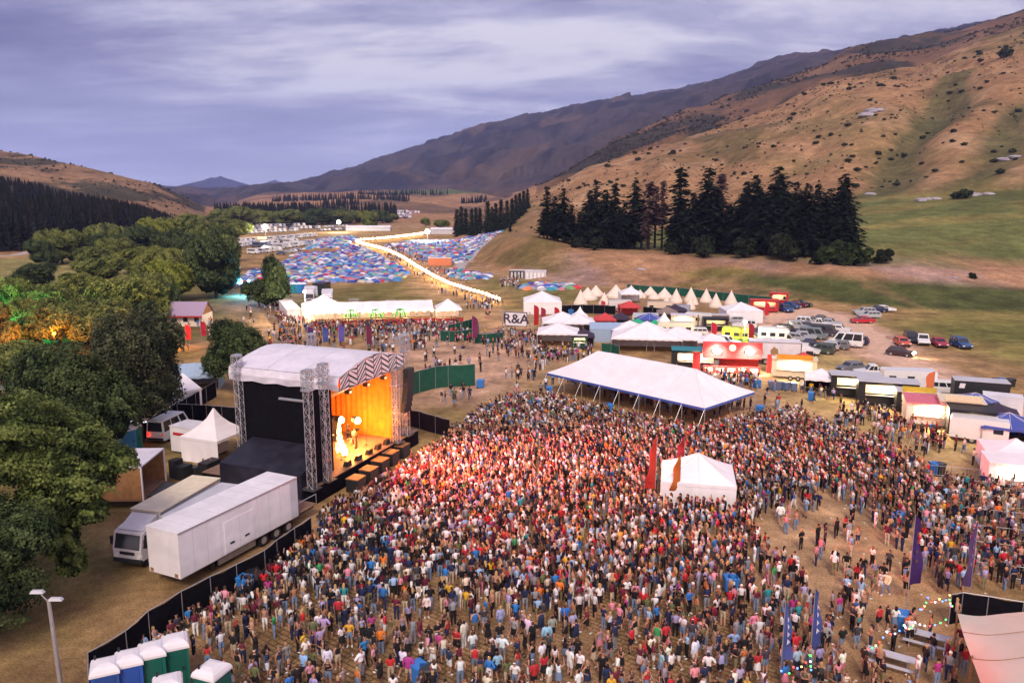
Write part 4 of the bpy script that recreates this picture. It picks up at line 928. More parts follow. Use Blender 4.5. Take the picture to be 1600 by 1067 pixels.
mb = MB(); mb.box(.4, 2.2, .25, .32, 1.6, 9.2, 'black_cloth'); mb.build('scrim', stage)
def tower(a, b, w=.55, m='metal'):
    mb = MB(); truss(mb, a, b, w, .04, .62, m); mb.box(a[0]-.6, a[0]+.6, a[1]-.6, a[1]+.6, a[2], a[2]+.08, 'dark_metal'); mb.build('truss_tower', stage)
    mb = MB(); x, y, z = b; mb.box(x-.42, x+.42, y-.42, y+.42, z-1.6, z-1.5, 'metal'); truss(mb, (x, y, z-1.5), (x, y, z), .72, .03, .5); mb.box(x-.4, x+.4, y-.3, y+.3, z, z+.18, 'metal'); mb.build('tower_head', stage)
tower((.2, .0, 1.53), (.2, 0, 11.6)); tower((2.4, 0, 1.53), (2.4, 0, 11.7)); tower((13.95, -.1, 1.53), (13.95, -.1, 8.9)); tower((16.4, .2, 1.53), (16.4, .2, 11.9)); tower((4.1, 10.6, 0), (4.1, 10.6, 11.3)); tower((15.8, 11, 0), (15.8, 11, 11.3))
mb = MB(); truss(mb, (.2, 0, 11.2), (2.4, 0, 11.2), .6, .03, .5); truss(mb, (14.2, .2, 11.6), (16.4, .2, 11.6), .6, .03, .5); mb.build('cross_truss', stage)
mb = MB(); mb.box(.1, .3, .5, 2.9, 9.0, 9.15, 'metal'); mb.build('cross_truss', stage)
mb = MB(); truss(mb, (4.7, 8.8, 4.3), (14.8, 8.8, 4.3), .5, .04, .55)
for i in range(4): truss(mb, (5.4+2.6*i, 9.6, 4.5), (7.4+2.6*i, .6, 8.9), .25, .03, .7)
mb.build('lighting_truss', stage)
def stage_light(s, k, z, e, nm):
    t = thing('stage_lamp', 'blazing round stage lamp hung on the lighting truss, %s one' % nm, 'stage lamp', SW(s, k, z), SRZ)
    m = MB(); m.tube((0, .1, .35), (0, .1, 0), .05, 'dark_metal'); m.tube((0, .45, 0), (0, -.05, -.1), .28, 'dark_metal', 10, .36); m.build('housing', t)
    m = MB(); m.ball((0, -.12, -.12), .31, 'stage_white', 10, 6); m.build('lens', t)
    l = bpy.data.lights.new('stage_lamp_light', 'POINT'); l.energy = e; l.color = (1, .33, .05); l.shadow_soft_size = .5
    o = bpy.data.objects.new('lamp_light', l); COL.objects.link(o); o.parent = t; o.location = (0, -.9, -.35)
for px, py, k, nm in ((531, 654, 4.6, 'left'), (557, 655, 3.2, 'right')): q = stage_pt(px, py, k); print('lamp', q); stage_light(q[0], k, q[1], 850, nm)
# coloured wash from the front truss on to the crowd
for s, e in ((6.5, 34000), (9.5, 40000), (12.5, 34000)):
    t = thing('wash_lamp', 'dark wash lamp above the stage front, %s' % {6.5: 'nearest of three', 9.5: 'middle of three', 12.5: 'farthest of three'}[s], 'stage lamp', SW(s, .3, 8.4), SRZ)
    m = MB(); m.tube((0, 0, .4), (0, 0, .1), .04, 'dark_metal'); m.box(-.3, .3, -.2, .25, -.15, .15, 'dark_metal'); m.build('housing', t)
    m = MB(); m.box(-.16, .16, -.24, -.205, -.10, .10, 'dim_lens'); m.build('lens', t)
    l = bpy.data.lights.new('wash_light', 'SPOT'); l.energy = e; l.color = (1, .19, .13); l.spot_size = R(100); l.spot_blend = 1; l.shadow_soft_size = .8
    o = bpy.data.objects.new('lamp_light', l); COL.objects.link(o); o.parent = t; o.location = (0, -.4, 0); o.rotation_euler = (R(-68), 0, 0)
dm('fire', (1, .6, .2), emit=(1, .50, .13), estr=7.)
for px, pt, pb, k, w, nm in ((533, 664, 745, 3.2, .30, 'taller one at the near side'), (541, 716, 752, 2.2, .2, 'low one by the stage lip')):
    q0 = stage_pt(px, pb, k); q1 = stage_pt(px, pt, k); t = thing('flame_jet', 'blinding spark fountain rising from the stage floor, %s' % nm, 'stage flame', SW(q0[0], k, 1.535), SRZ); hgt = max(.8, q1[1]-1.6); m = MB(); gg = random.Random(px)
    for j in range(150):
        f = gg.random()**1.25; a = gg.uniform(0, 6.28); q = gg.random()**.6*w*(1.5-1.1*f); z0 = .12+hgt*f; sx, sy = q*math.cos(a), q*math.sin(a); L0_ = gg.uniform(.15, .42); m.tube((sx, sy, z0), (sx*1.15+gg.uniform(-.06, .06), sy*1.15, z0+L0_), .055*gg.uniform(.5, 1.2)*(1.2-.6*f), 'fire', 4, .008)
    m.build('flame', t); l = bpy.data.lights.new('flame_light', 'POINT'); l.energy = 700; l.color = (1, .24, .04); l.shadow_soft_size = .4; o = bpy.data.objects.new('lamp_light', l); COL.objects.link(o); o.parent = t; o.location = (.9, -.9, .9); m = MB(); m.tube((0, 0, 0), (0, 0, .14), .18, 'dark_metal', 8); m.build('burner', t)
# speakers, subs, wedges, gear
t = thing('line_array', 'black line array of speakers hanging beside the far stage tower', 'speaker', SW(15.15, -.55, 4.7), SRZ)
for i in range(9):
    m = MB(); m.box(-.65, .65, -.3+.02*i*i*.35-.4, .3-.4+.02*i*i*.35, 4.2-i*.5-.46, 4.2-i*.5, 'plastic_black', top=(.03, .05)); m.build('cabinet', t)
for i, (px, py) in enumerate(((556, 745), (576, 731), (594, 717), (610, 705), (627, 694))):
    p = G(px, py, 1.25); t = thing('subwoofer', 'black subwoofer stack with orange lit top before the stage, %s from the near tower' % ('first', 'second', 'third', 'fourth', 'fifth')[i], 'speaker', (p.x, p.y, 0), SRZ)
    m = MB(); m.box(-.7, .7, -.6, .6, 0, 1.18, 'plastic_black'); m.build('cabinet', t); m = MB(); m.box(-.72, .72, -.62, .62, 1.182, 1.27, 'wood'); m.build('top_panel', t)
    m = MB(); m.box(-.62, .62, -.625, -.602, .08, 1.1, 'dark_metal'); m.build('grille', t)
for i, s in enumerate((6.2, 8., 9.8, 11.4, 13.)):
    t = thing('monitor_wedge', 'small black monitor wedge on the stage lip, %s from the near side' % ('first', 'second', 'third', 'fourth', 'fifth')[i], 'speaker', SW(s, .5, 1.535), SRZ)
    m = MB(); m.add([(-.35, -.2, 0), (.35, -.2, 0), (.35, .3, 0), (-.35, .3, 0), (-.35, -.2, .5), (.35, -.2, .5), (.35, .1, .5), (-.35, .1, .5)], [(0, 1, 2, 3), (4, 5, 6, 7), (0, 1, 5, 4), (2, 3, 7, 6), (1, 2, 6, 5), (0, 3, 7, 4)], 'plastic_black'); m.build('cabinet', t)
    m = MB(); m.add([(-.3, .302, .05), (.3, .302, .05), (.3, .125, .45), (-.3, .125, .45)], [(0, 1, 2, 3)], 'dark_metal'); m.build('grille', t)
t = thing('drum_kit', 'drum kit standing mid stage in the glare', 'drum kit', SW(9.3, 5.2, 1.535), SRZ)
for x, y, z, r, h in ((0, 0, 0, .32, .5), (-.4, -.3, .5, .2, .25), (.4, -.3, .5, .2, .25), (.7, .2, 0, .25, .5), (-.7, .3, .4, .2, .18)):
    m = MB(); m.tube((x, y, z), (x, y, z+h), r, 'red_paint', 12); m.build('drum', t)
for x, y in ((-.9, -.2), (.95, -.2)):
    m = MB(); m.tube((x, y, 0), (x, y, 1.2), .02, 'metal', 4); m.tube((x, y, 1.2), (x, y, 1.22), .28, 'metal', 12); m.build('cymbal', t)
for s, k, n in ((11.6, 6.2, 'right'), (8.3, 8.6, 'left')):
    t = thing('amplifier_stack', 'dark amplifier stack at the %s rear of the stage' % n, 'amplifier', SW(s, k, 1.535), SRZ)
    for j in range(4): m = MB(); m.box(-.85, .85, -.4, .4, j*.62, j*.62+.6, 'plastic_black'); m.build('cabinet', t)
for s_, k_, n in ((7.4, 2.0, 'nearest'), (9.6, 2.6, 'middle'), (12.0, 2.2, 'farthest')):
    t = thing('microphone_stand', 'slim microphone stand on the stage, %s of three' % n, 'microphone', SW(s_, k_, 1.535), SRZ); m = MB(); m.tube((0, 0, 0), (0, 0, 1.5), .025, 'dark_metal', 5); m.tube((0, 0, 0), (0, 0, .04), .2, 'dark_metal', 8); m.build('stand', t); m = MB(); m.ball((0, -.05, 1.55), .06, 'plastic_black', 6, 4); m.build('microphone', t)
t = thing('keyboard', 'dark keyboard on a stand at the far side of the stage', 'keyboard', SW(12.8, 4.2, 1.535), SRZ); m = MB(); m.box(-.8, .8, -.25, .25, .9, 1.05, 'plastic_black'); m.build('keys', t); m = MB(); m.tube((-.6, 0, 0), (.6, 0, .9), .03, 'metal', 4); m.tube((.6, 0, 0), (-.6, 0, .9), .03, 'metal', 4); m.build('stand', t)
# ------------------------------------------------------------------ fences
def FT(h, *pp): return [tuple(G(a, b, h)[:2]) for a, b in pp]
fence('long black cloth fence between the lorries and the crowd', FT(1.9, (137, 1020), (196, 986), (231, 955), (283, 924), (328, 901), (369, 882), (413, 860), (432, 844), (486, 808)), 1.9)
f0 = G(137, 1020, 1.9); f1 = G(139, 1090, 1.9); fence('short black fence behind the row of portable toilets', [(f0.x, f0.y), (f1.x, f1.y)], 1.9)
fence('black cloth fence running from the grove to behind the white service tent', FT(2.0, (190, 682), (215, 665), (250, 643), (276, 630), (305, 614), (337, 596)), 2.0)
fence('wire panel fence with black cloth left of the stage', FT(2.0, (277, 631), (300, 632), (322, 633), (346, 635), (372, 637)), 2.0, step=2.6)
fence('black cloth fence slanting away from the far stage corner', FT(2.0, (636, 638), (655, 643), (680, 650), (703, 656)), 2.0)
fence('tall green cloth wall behind the stage right side', FT(3.0, (634, 584), (655, 579), (680, 573), (700, 571), (742, 569)), 3.0, 'green_cloth', step=3)
fence('low green cloth fence curving beside the walkway', FT(1.9, (688, 516), (702, 518), (722, 517), (738, 514)), 1.9, 'green_cloth')
fence('green mesh fence around the bar corner', FT(1.9, (700, 508), (722, 503), (742, 497), (748, 505), (745, 514)), 1.9, 'green_cloth')
fence('dark green fence leading to the entrance arch', FT(1.7, (742, 521), (760, 522), (786, 519)), 1.7, 'green_cloth')
fence('black cloth fence below the bell tents, left run', FT(1.9, (877, 477), (910, 476), (945, 477), (962, 478)), 1.9)
fence('black cloth fence below the bell tents, right run', FT(1.9, (1005, 479), (1035, 482), (1065, 484), (1090, 489), (1118, 494)), 1.9)
fence('long green cloth fence behind the bell tents', FT(2.0, (980, 444), (1000, 446), (1040, 448), (1085, 452), (1130, 457), (1170, 461), (1206, 464)), 2.0, 'green_cloth', step=4)
fence('black cloth fence behind the purple flag at lower right', FT(2.0, (1487, 929), (1505, 926), (1545, 932), (1600, 941), (1680, 955)), 2.0)
fence('green cloth fence in front of the food tents', FT(1.9, (940, 536), (955, 537), (968, 541)), 1.9, 'green_cloth')
fence('black cloth fence at the corner where the track leaves', FT(1.8, (1208, 461), (1218, 461), (1228, 464)), 1.8)
# ------------------------------------------------------------------ big white tent over the drinkers
bl, bf, br = G(852, 582, 2.7), G(1097, 637, 2.7), G(1183, 613, 2.7)
ax = (bf-bl); ay = (br-bf); W_ = ax.length; D_ = ay.length
ctr = (bl+br)/2; rzb = math.atan2(ax.y, ax.x)
# ridge height from the picture
rid = None
t = thing('event_tent', 'huge white open sided tent with blue edge standing over the crowd', 'tent', (ctr.x, ctr.y, 0), rzb)
hw, hd = W_/2, D_/2
def ridge_fit(px, py):
    a, b, c = ray(px, py); ca, sa = math.cos(rzb), math.sin(rzb)
    # ray point with local y = 0
    k = (-ctr.x*-sa-ctr.y*ca)/(-(a*-sa+b*ca)); lx = (a*k-ctr.x)*ca+(b*k-ctr.y)*sa; return lx, CH+c*k
r0 = ridge_fit(935, 549); r1 = ridge_fit(1087, 575)
zr = (r0[1]+r1[1])/2; zr = min(max(zr, 4.4), 7.0); x0r, x1r = max(-hw+1.5, r0[0]), min(hw-1.5, r1[0])
mb = MB(); rings = []
base = [(-hw, -hd), (-hw/2, -hd), (0, -hd), (hw/2, -hd), (hw, -hd), (hw, 0), (hw, hd), (hw/2, hd), (0, hd), (-hw/2, hd), (-hw, hd), (-hw, 0)]
for q in (0, .2, .4, .6, .8, 1):
    rg = []
    for x, y in base:
        tx = min(max(x, x0r), x1r); sag = -.05*(zr-2.7)*math.sin(math.pi*q)*(1.6 if (x in (-hw, hw)) == (y in (-hd, hd)) else 1)
        rg.append((x+(tx-x)*q, y*(1-q), 2.7+(zr-2.7)*q+sag))
    rings.append(rg)
mb.loft(rings, 'white_canvas', caps=False); mb.build('roof', t)
mb = MB()
for i in range(12):
    mb = MB()
    for j in range(5): a_, b_ = Vector(rings[j][i])+Vector((0, 0, .02)), Vector(rings[j+1][i])+Vector((0, 0, .02)); mb.tube(a_, b_, .03, 'grey_canvas', 3, caps=False)
    mb.build('seam', t)
mb = MB()
for i in range(5):
    a_, b_ = Vector(rings[5][1]).lerp(Vector(rings[5][3]), i/5), Vector(rings[5][1]).lerp(Vector(rings[5][3]), (i+1)/5); mb.tube(a_, b_, .05, 'grey_canvas', 3)
mb.build('seam', t)
mb = MB(); n = len(base)
for i in range(n):
    a, b = base[i], base[(i+1) % n]; k = 1.003
    mb.add([(a[0]*k, a[1]*k, 2.72), (b[0]*k, b[1]*k, 2.72), (b[0]*k, b[1]*k, 2.42), (a[0]*k, a[1]*k, 2.42)], [(0, 1, 2, 3)], 'blue_trim')
mb.build('valance', t)
for i in range(9):
    for sy in (-1, 1):
        x = -hw+W_*i/8; m = MB(); m.tube((x, sy*hd*.985, 0), (x, sy*hd*.985, 2.6), .05, 'metal', 5); m.tube((x, sy*hd, 2.6), (x, sy*(hd+1.7), .02), .02, 'metal', 3); m.build('pole', t)
for x in (x0r, (x0r+x1r)/2, x1r): m = MB(); m.tube((x, 0, 0), (x, 0, zr), .08, 'metal', 6); m.build('pole', t)
# sound desk tent in the crowd
pa, pb = G(1031, 792), G(1149, 801); rzf = frame2(pa, pb); wf = (pb-pa).length; df = 5.4; cf = (pa+pb)/2+Vector((-math.sin(rzf), math.cos(rzf), 0))*df/2
FOHC, FOHW, FOHD = cf, wf, df
marquee('sound_desk_tent', 'white walled sound desk tent standing in the middle of the crowd', (cf.x, cf.y, 0), rzf, wf, df, 2.25, 4.1, 'white_canvas', 'hip', 0, 'snew')
for px, py, h, c, k, l in ((1023, 792, 6.2, (.45, .035, .02), 'banner', 'tall red and orange banner left of the sound desk tent'), (1061, 793, 4.6, (.42, .11, .02), 'banner', 'rusty orange banner in front of the sound desk tent'), (1068, 742, 3.8, (.25, .02, .03), 'banner', 'dark red banner behind the sound desk tent')):
    flag(l, px, py, h, c, k, math.pi, .9)
# ------------------------------------------------------------------ lorries and backstage on the left
def at2(pxa, pya, pxb, pyb, z=0): a, b = G(pxa, pya, z), G(pxb, pyb, z); return a, b
def box_on(parent, name, x0, x1, y0, y1, z0, z1, m, **k): mb = MB(); mb.box(x0, x1, y0, y1, z0, z1, m, **k); return mb.build(name, parent)
a, b = at2(283, 905, 466, 806, 1.0); rzt = frame2(a, b); LT = (b-a).length; wd = 2.9
n_ = Vector((-math.sin(rzt), math.cos(rzt), 0)); c_ = a+n_*wd/2; c_.z = 0
t = thing('semi_trailer', 'long plain white trailer with double side doors nearest the black fence', 'trailer', c_, rzt)
box_on(t, 'box_body', 0, LT, -wd/2, wd/2, 1.0, 4.15, 'truck_white'); box_on(t, 'chassis', .6, LT+2.4, -1.0, 1.0, .75, .98, 'dark_metal')
box_on(t, 'roof', -.03, LT+.03, -wd/2-.03, wd/2+.03, 4.153, 4.22, 'truck_white')
box_on(t, 'end_panel', LT*.93, LT+.03, -wd/2-.02, -wd/2-.003, 1.05, 4.1, 'pale_grey')
for i in (0, 1):
    d = box_on(t, 'side_door', LT*.34+i*1.45, LT*.34+1.42+i*1.45, -wd/2-.035, -wd/2-.004, 1.12, 3.4, 'truck_white')
    box_on(d, 'handle', LT*.34+.45+i*1.45, LT*.34+.85+i*1.45, -wd/2-.07, -wd/2-.037, 1.65, 1.78, 'plastic_black')
mb = MB()
for yy in (-wd/2+.25, wd/2-.4): mb.box(-.025, -.003, yy, yy+.28, 1.05, 1.3, 'wood')
mb.build('marker_plate', t)
mb = MB()
for i in range(1, int(LT/1.2)):
    x = i*1.2
    if not LT*.33 < x < LT*.34+3 and x < LT*.92: mb.box(x-.012, x+.012, -wd/2-.008, -wd/2-.002, 1.06, 4.08, 'pale_grey')
    mb.box(x-.012, x+.012, -wd/2+.05, wd/2-.05, 4.222, 4.228, 'pale_grey')
mb.box(0, LT, -wd/2-.02, -wd/2-.003, 1.0, 1.05, 'metal'); mb.box(0, LT, -wd/2-.045, -wd/2-.032, 4.1, 4.2, 'metal'); mb.build('panel_seam', t)
mb = MB(); mb.box(3.5, LT*.62, -1.15, -1.05, .35, .75, 'metal'); mb.build('side_guard', t)
for i in range(3): wheels(t, [LT-1.0-i*1.35], 1.2, .5)
box_on(t, 'support_leg', 3.2, 3.4, -.9, -.7, .02, .75, 'dark_metal'); box_on(t, 'tail_ramp', LT+.2, LT+2.6, -1.2, 1.2, .985, 1.06, 'deck_wood')
mb = MB(); mb.tube((LT+2.5, -1.2, 1.06), (LT+2.5, -1.2, 1.9), .03, 'metal', 4); mb.tube((LT+.2, -1.2, 1.9), (LT+2.5, -1.2, 1.9), .03, 'metal', 4); mb.build('handrail', t)
def lorry(label, base, rz, L_, w, h, side, roof, cab=True, vents=True):
    t = thing('box_lorry' if cab else 'flatbed_trailer', label, 'truck', base, rz)
    box_on(t, 'box_body', 0, L_, -w/2, w/2, 1.0, h, side); box_on(t, 'roof', -.05, L_+.05, -w/2-.05, w/2+.05, h+.003, h+.1, roof)
    mb = MB()
    for yy in (-w/2-.03, w/2-.03): mb.box(-.04, L_+.04, yy, yy+.06, h-.14, h-.003, 'metal')
    for xx in (-.03, L_-.03):
        for yy in (-w/2-.035, w/2-.035): mb.box(xx, xx+.07, yy, yy+.07, 1.0, h-.15, 'metal')
    mb.build('edge_trim', t)
    box_on(t, 'chassis', -1.4 if cab else .5, L_, -.9, .9, .7, .98, 'dark_metal'); wheels(t, [L_-1.2, L_-2.5] + ([-1.3] if cab else [2.]), w/2-.25, .5)
    if cab:
        mb = MB(); cw = w/2-.08
        mb.prism([(-.12, .75), (-2.1, .6), (-2.2, 1.35), (-1.92, 2.55), (-1.3, 2.75), (-.12, 2.8)], -cw, cw, 'truck_white'); c = mb.build('cab', t)
        mb = MB(); mb.add([(-1.72, -cw*.9, 2.7), (-1.72, cw*.9, 2.7), (-.15, cw*.9, h-.1), (-.15, -cw*.9, h-.1), (-.15, cw*.9, 2.75), (-.15, -cw*.9, 2.75), (-1.0, cw*.85, h-.45), (-1.0, -cw*.85, h-.45)], [(0, 1, 6, 7), (7, 6, 2, 3), (1, 4, 2, 6), (0, 7, 3, 5)], 'truck_white'); mb.build('wind_deflector', t)
        mb = MB(); mb.add([(-2.205, -cw*.88, 1.45), (-2.205, cw*.88, 1.45), (-1.955, cw*.85, 2.45), (-1.955, -cw*.85, 2.45)], [(0, 1, 2, 3)], 'glass'); mb.build('windscreen', c)
        for sy in (-1, 1):
            mb = MB(); y = sy*(cw+.006); mb.add([(-1.98, y, 1.5), (-.75, y, 1.4), (-.75, y, 2.4), (-1.75, y, 2.4)], [(0, 1, 2, 3)], 'glass'); mb.build('side_window', c)
            box_on(c, 'headlight', -2.24, -2.15, sy*cw*.78-.18, sy*cw*.78+.18, .8, 1.0, 'head_glass')
            box_on(c, 'mirror', -2.05, -1.9, sy*(cw+.22)-.08, sy*(cw+.22)+.08, 1.6, 2.2, 'plastic_black')
        box_on(c, 'bumper', -2.26, -2.08, -cw, cw, .45, .72, 'plastic_black'); box_on(c, 'grille', -2.25, -2.14, -cw*.5, cw*.5, 1.05, 1.25, 'plastic_black')
    return t
a, b = at2(228, 798, 322, 746, 3.4); lorry('white cabbed lorry with cream ribbed roof, farthest left of the three', Vector((a.x, a.y, 0)), frame2(a, b), (b-a).length, 2.5, 3.4, 'truck_white', 'roof_cream')
a, b = at2(273, 811, 366, 758, 3.5); lorry('grey roofed lorry parked between the white trailer and the cream roofed lorry', Vector((a.x, a.y, 0)), frame2(a, b), (b-a).length, 2.3, 3.5, 'pale_grey', 'pale_grey', False)
# open container
a, b = at2(224, 781, 259, 749, 0.9); rzc = frame2(a, b)
t = thing('container', 'open ended wooden sided container with pale roof behind the leaves', 'container', Vector((a.x, a.y, 0)), rzc); lc = (b-a).length; dc = 5.5
box_on(t, 'floor', 0, lc, 0, dc, .8, .95, 'deck_wood'); box_on(t, 'roof', -.06, lc+.06, -.06, dc+.06, 3.7, 3.82, 'grey_canvas'); box_on(t, 'side_wall', -.05, .05, .03, dc, .953, 3.697, 'wood'); box_on(t, 'side_wall', lc-.05, lc+.05, .03, dc, .953, 3.697, 'wood'); box_on(t, 'rear_wall', .053, lc-.053, dc-.1, dc-.003, .953, 3.697, 'wood')
box_on(t, 'frame_post', -.08, .08, -.07, .02, .8, 3.69, 'truck_white'); box_on(t, 'frame_post', lc-.08, lc+.08, -.07, .02, .8, 3.69, 'truck_white'); wheels(t, [lc*.35, lc*.65], .6, .38)
mb = MB(); mb.add([(lc*.2, -.05, .9), (lc*.9, -.05, .9), (lc*1.0, -3.2, .05), (lc*.4, -3.2, .05)], [(0, 1, 2, 3)], 'dark_metal'); mb.build('ramp', t)
# service tent, cabin, toilets
p = G(346, 715); marquee('service_tent', 'white peaked service tent tucked behind the stage', (p.x-.6, p.y+.4, 0), SRZ, 4.6, 4.6, 2.5, 5.0, 'white_canvas', 'pagoda', 0, 'nw')
p = G(313, 706); t = thing('cabin', 'white portable cabin with red lettering strip behind the service tent', 'cabin', (p.x, p.y, 0), SRZ-R(90)); box_on(t, 'wall', -2.6, 2.6, -1.2, 1.2, .2, 2.75, 'truck_white'); box_on(t, 'roof', -2.65, 2.65, -1.25, 1.25, 2.753, 2.85, 'grey_canvas'); box_on(t, 'stripe', -2.2, -.5, -1.225, -1.203, 1.9, 2.2, 'red_paint'); box_on(t, 'base', -2.5, 2.5, -1.1, 1.1, .02, .197, 'dark_metal')
for px, py, c, l in ((200, 706, (.03, .22, .45), 'blue portable toilet half hidden by leaves by the grove fence'), (209, 702, (.02, .20, .16), 'green portable toilet beside the white van')):
    p = G(px, py); portaloo(l, (p.x, p.y, 0), R(50), c, s=1.15)
for i, (px, py) in enumerate(((352, 1068), (310, 1044), (262, 1038), (209, 1057), (166, 1078))): pass
LOO = [(272, 1003, (.015, .12, .09), 'green portable toilet nearest the crowd in the corner row'), (236, 1016, (.015, .13, .10), 'green portable toilet second from the crowd in the corner row'), (200, 1029, (.03, .10, .42), 'blue portable toilet in the middle of the corner row'), (163, 1042, (.03, .08, .30), 'dark blue portable toilet at the fence end of the corner row')]
for px, py, c, l in LOO:
    p = G(px+1, py, 2.35); portaloo(l, (p.x, p.y, 0), R(24), c, s=1.1)
p = G(331, 1049, 2.3); portaloo('single portable toilet with white roof apart from the corner row', (p.x, p.y, 0), R(70), (.02, .12, .10), s=1.1)
p = G(262, 1070, 2.3); portaloo('portable toilet cut by the bottom picture edge in front of the corner row', (p.x, p.y, 0), R(24), (.02, .12, .10), s=1.1)
# lamp post
p = G(98, 1090); zt = TOPZ(80, 936, p.y); t = thing('lamp_post', 'slim grey lamp post with two lamp heads at the lower left', 'street lamp', (p.x, p.y, 0)); mb = MB(); mb.tube((0, 0, 0), (-.15, 0, zt), .13, 'metal', 8, .09); mb.build('pole', t)
for dx, dz, an in ((-.55, .45, .5), (.35, .05, -.35)):
    mb = MB(); mb.tube((-.15, 0, zt-.15), (dx*.6-.1, -.1, zt+dz*.7), .035, 'metal', 5); mb.box(dx-.42, dx+.28, -.2, .05, zt+dz-.05, zt+dz+.09, 'pale_grey', top=(.08, .04)); mb.build('lamp_head', t)
# white van with a red tail lamp, gear
def gear(label, px, py, rz, items, name='equipment_cases', z=0):
    p = G(px, py); t = thing(name, label, 'equipment', (p.x, p.y, 0), rz)
    for x, y, w, d, h, m in items: box_on(t, 'case', x, x+w, y, y+d, .02, h, m)
    return t
gear('stack of black flight cases beside the grey roofed lorry', 287, 752, SRZ, ((0, 0, 1.2, 1, 1.3, 'plastic_black'), (1.3, 0, .9, .9, .8, 'dark_metal'), (.2, 1.1, 1., .8, 1.7, 'plastic_black')))
gear('open black gear cases at the foot of the black stage wing', 352, 757, SRZ, ((0, 0, 1.5, 1, 1.1, 'plastic_black'), (-1.4, .2, 1, .8, .7, 'dark_metal'), (1.7, 0, .8, 1.2, 1.0, 'wood')))
gear('black generator box beside the flight cases', 325, 748, SRZ, ((0, 0, 1.8, 1.1, 1.4, 'plastic_black'),), 'generator')
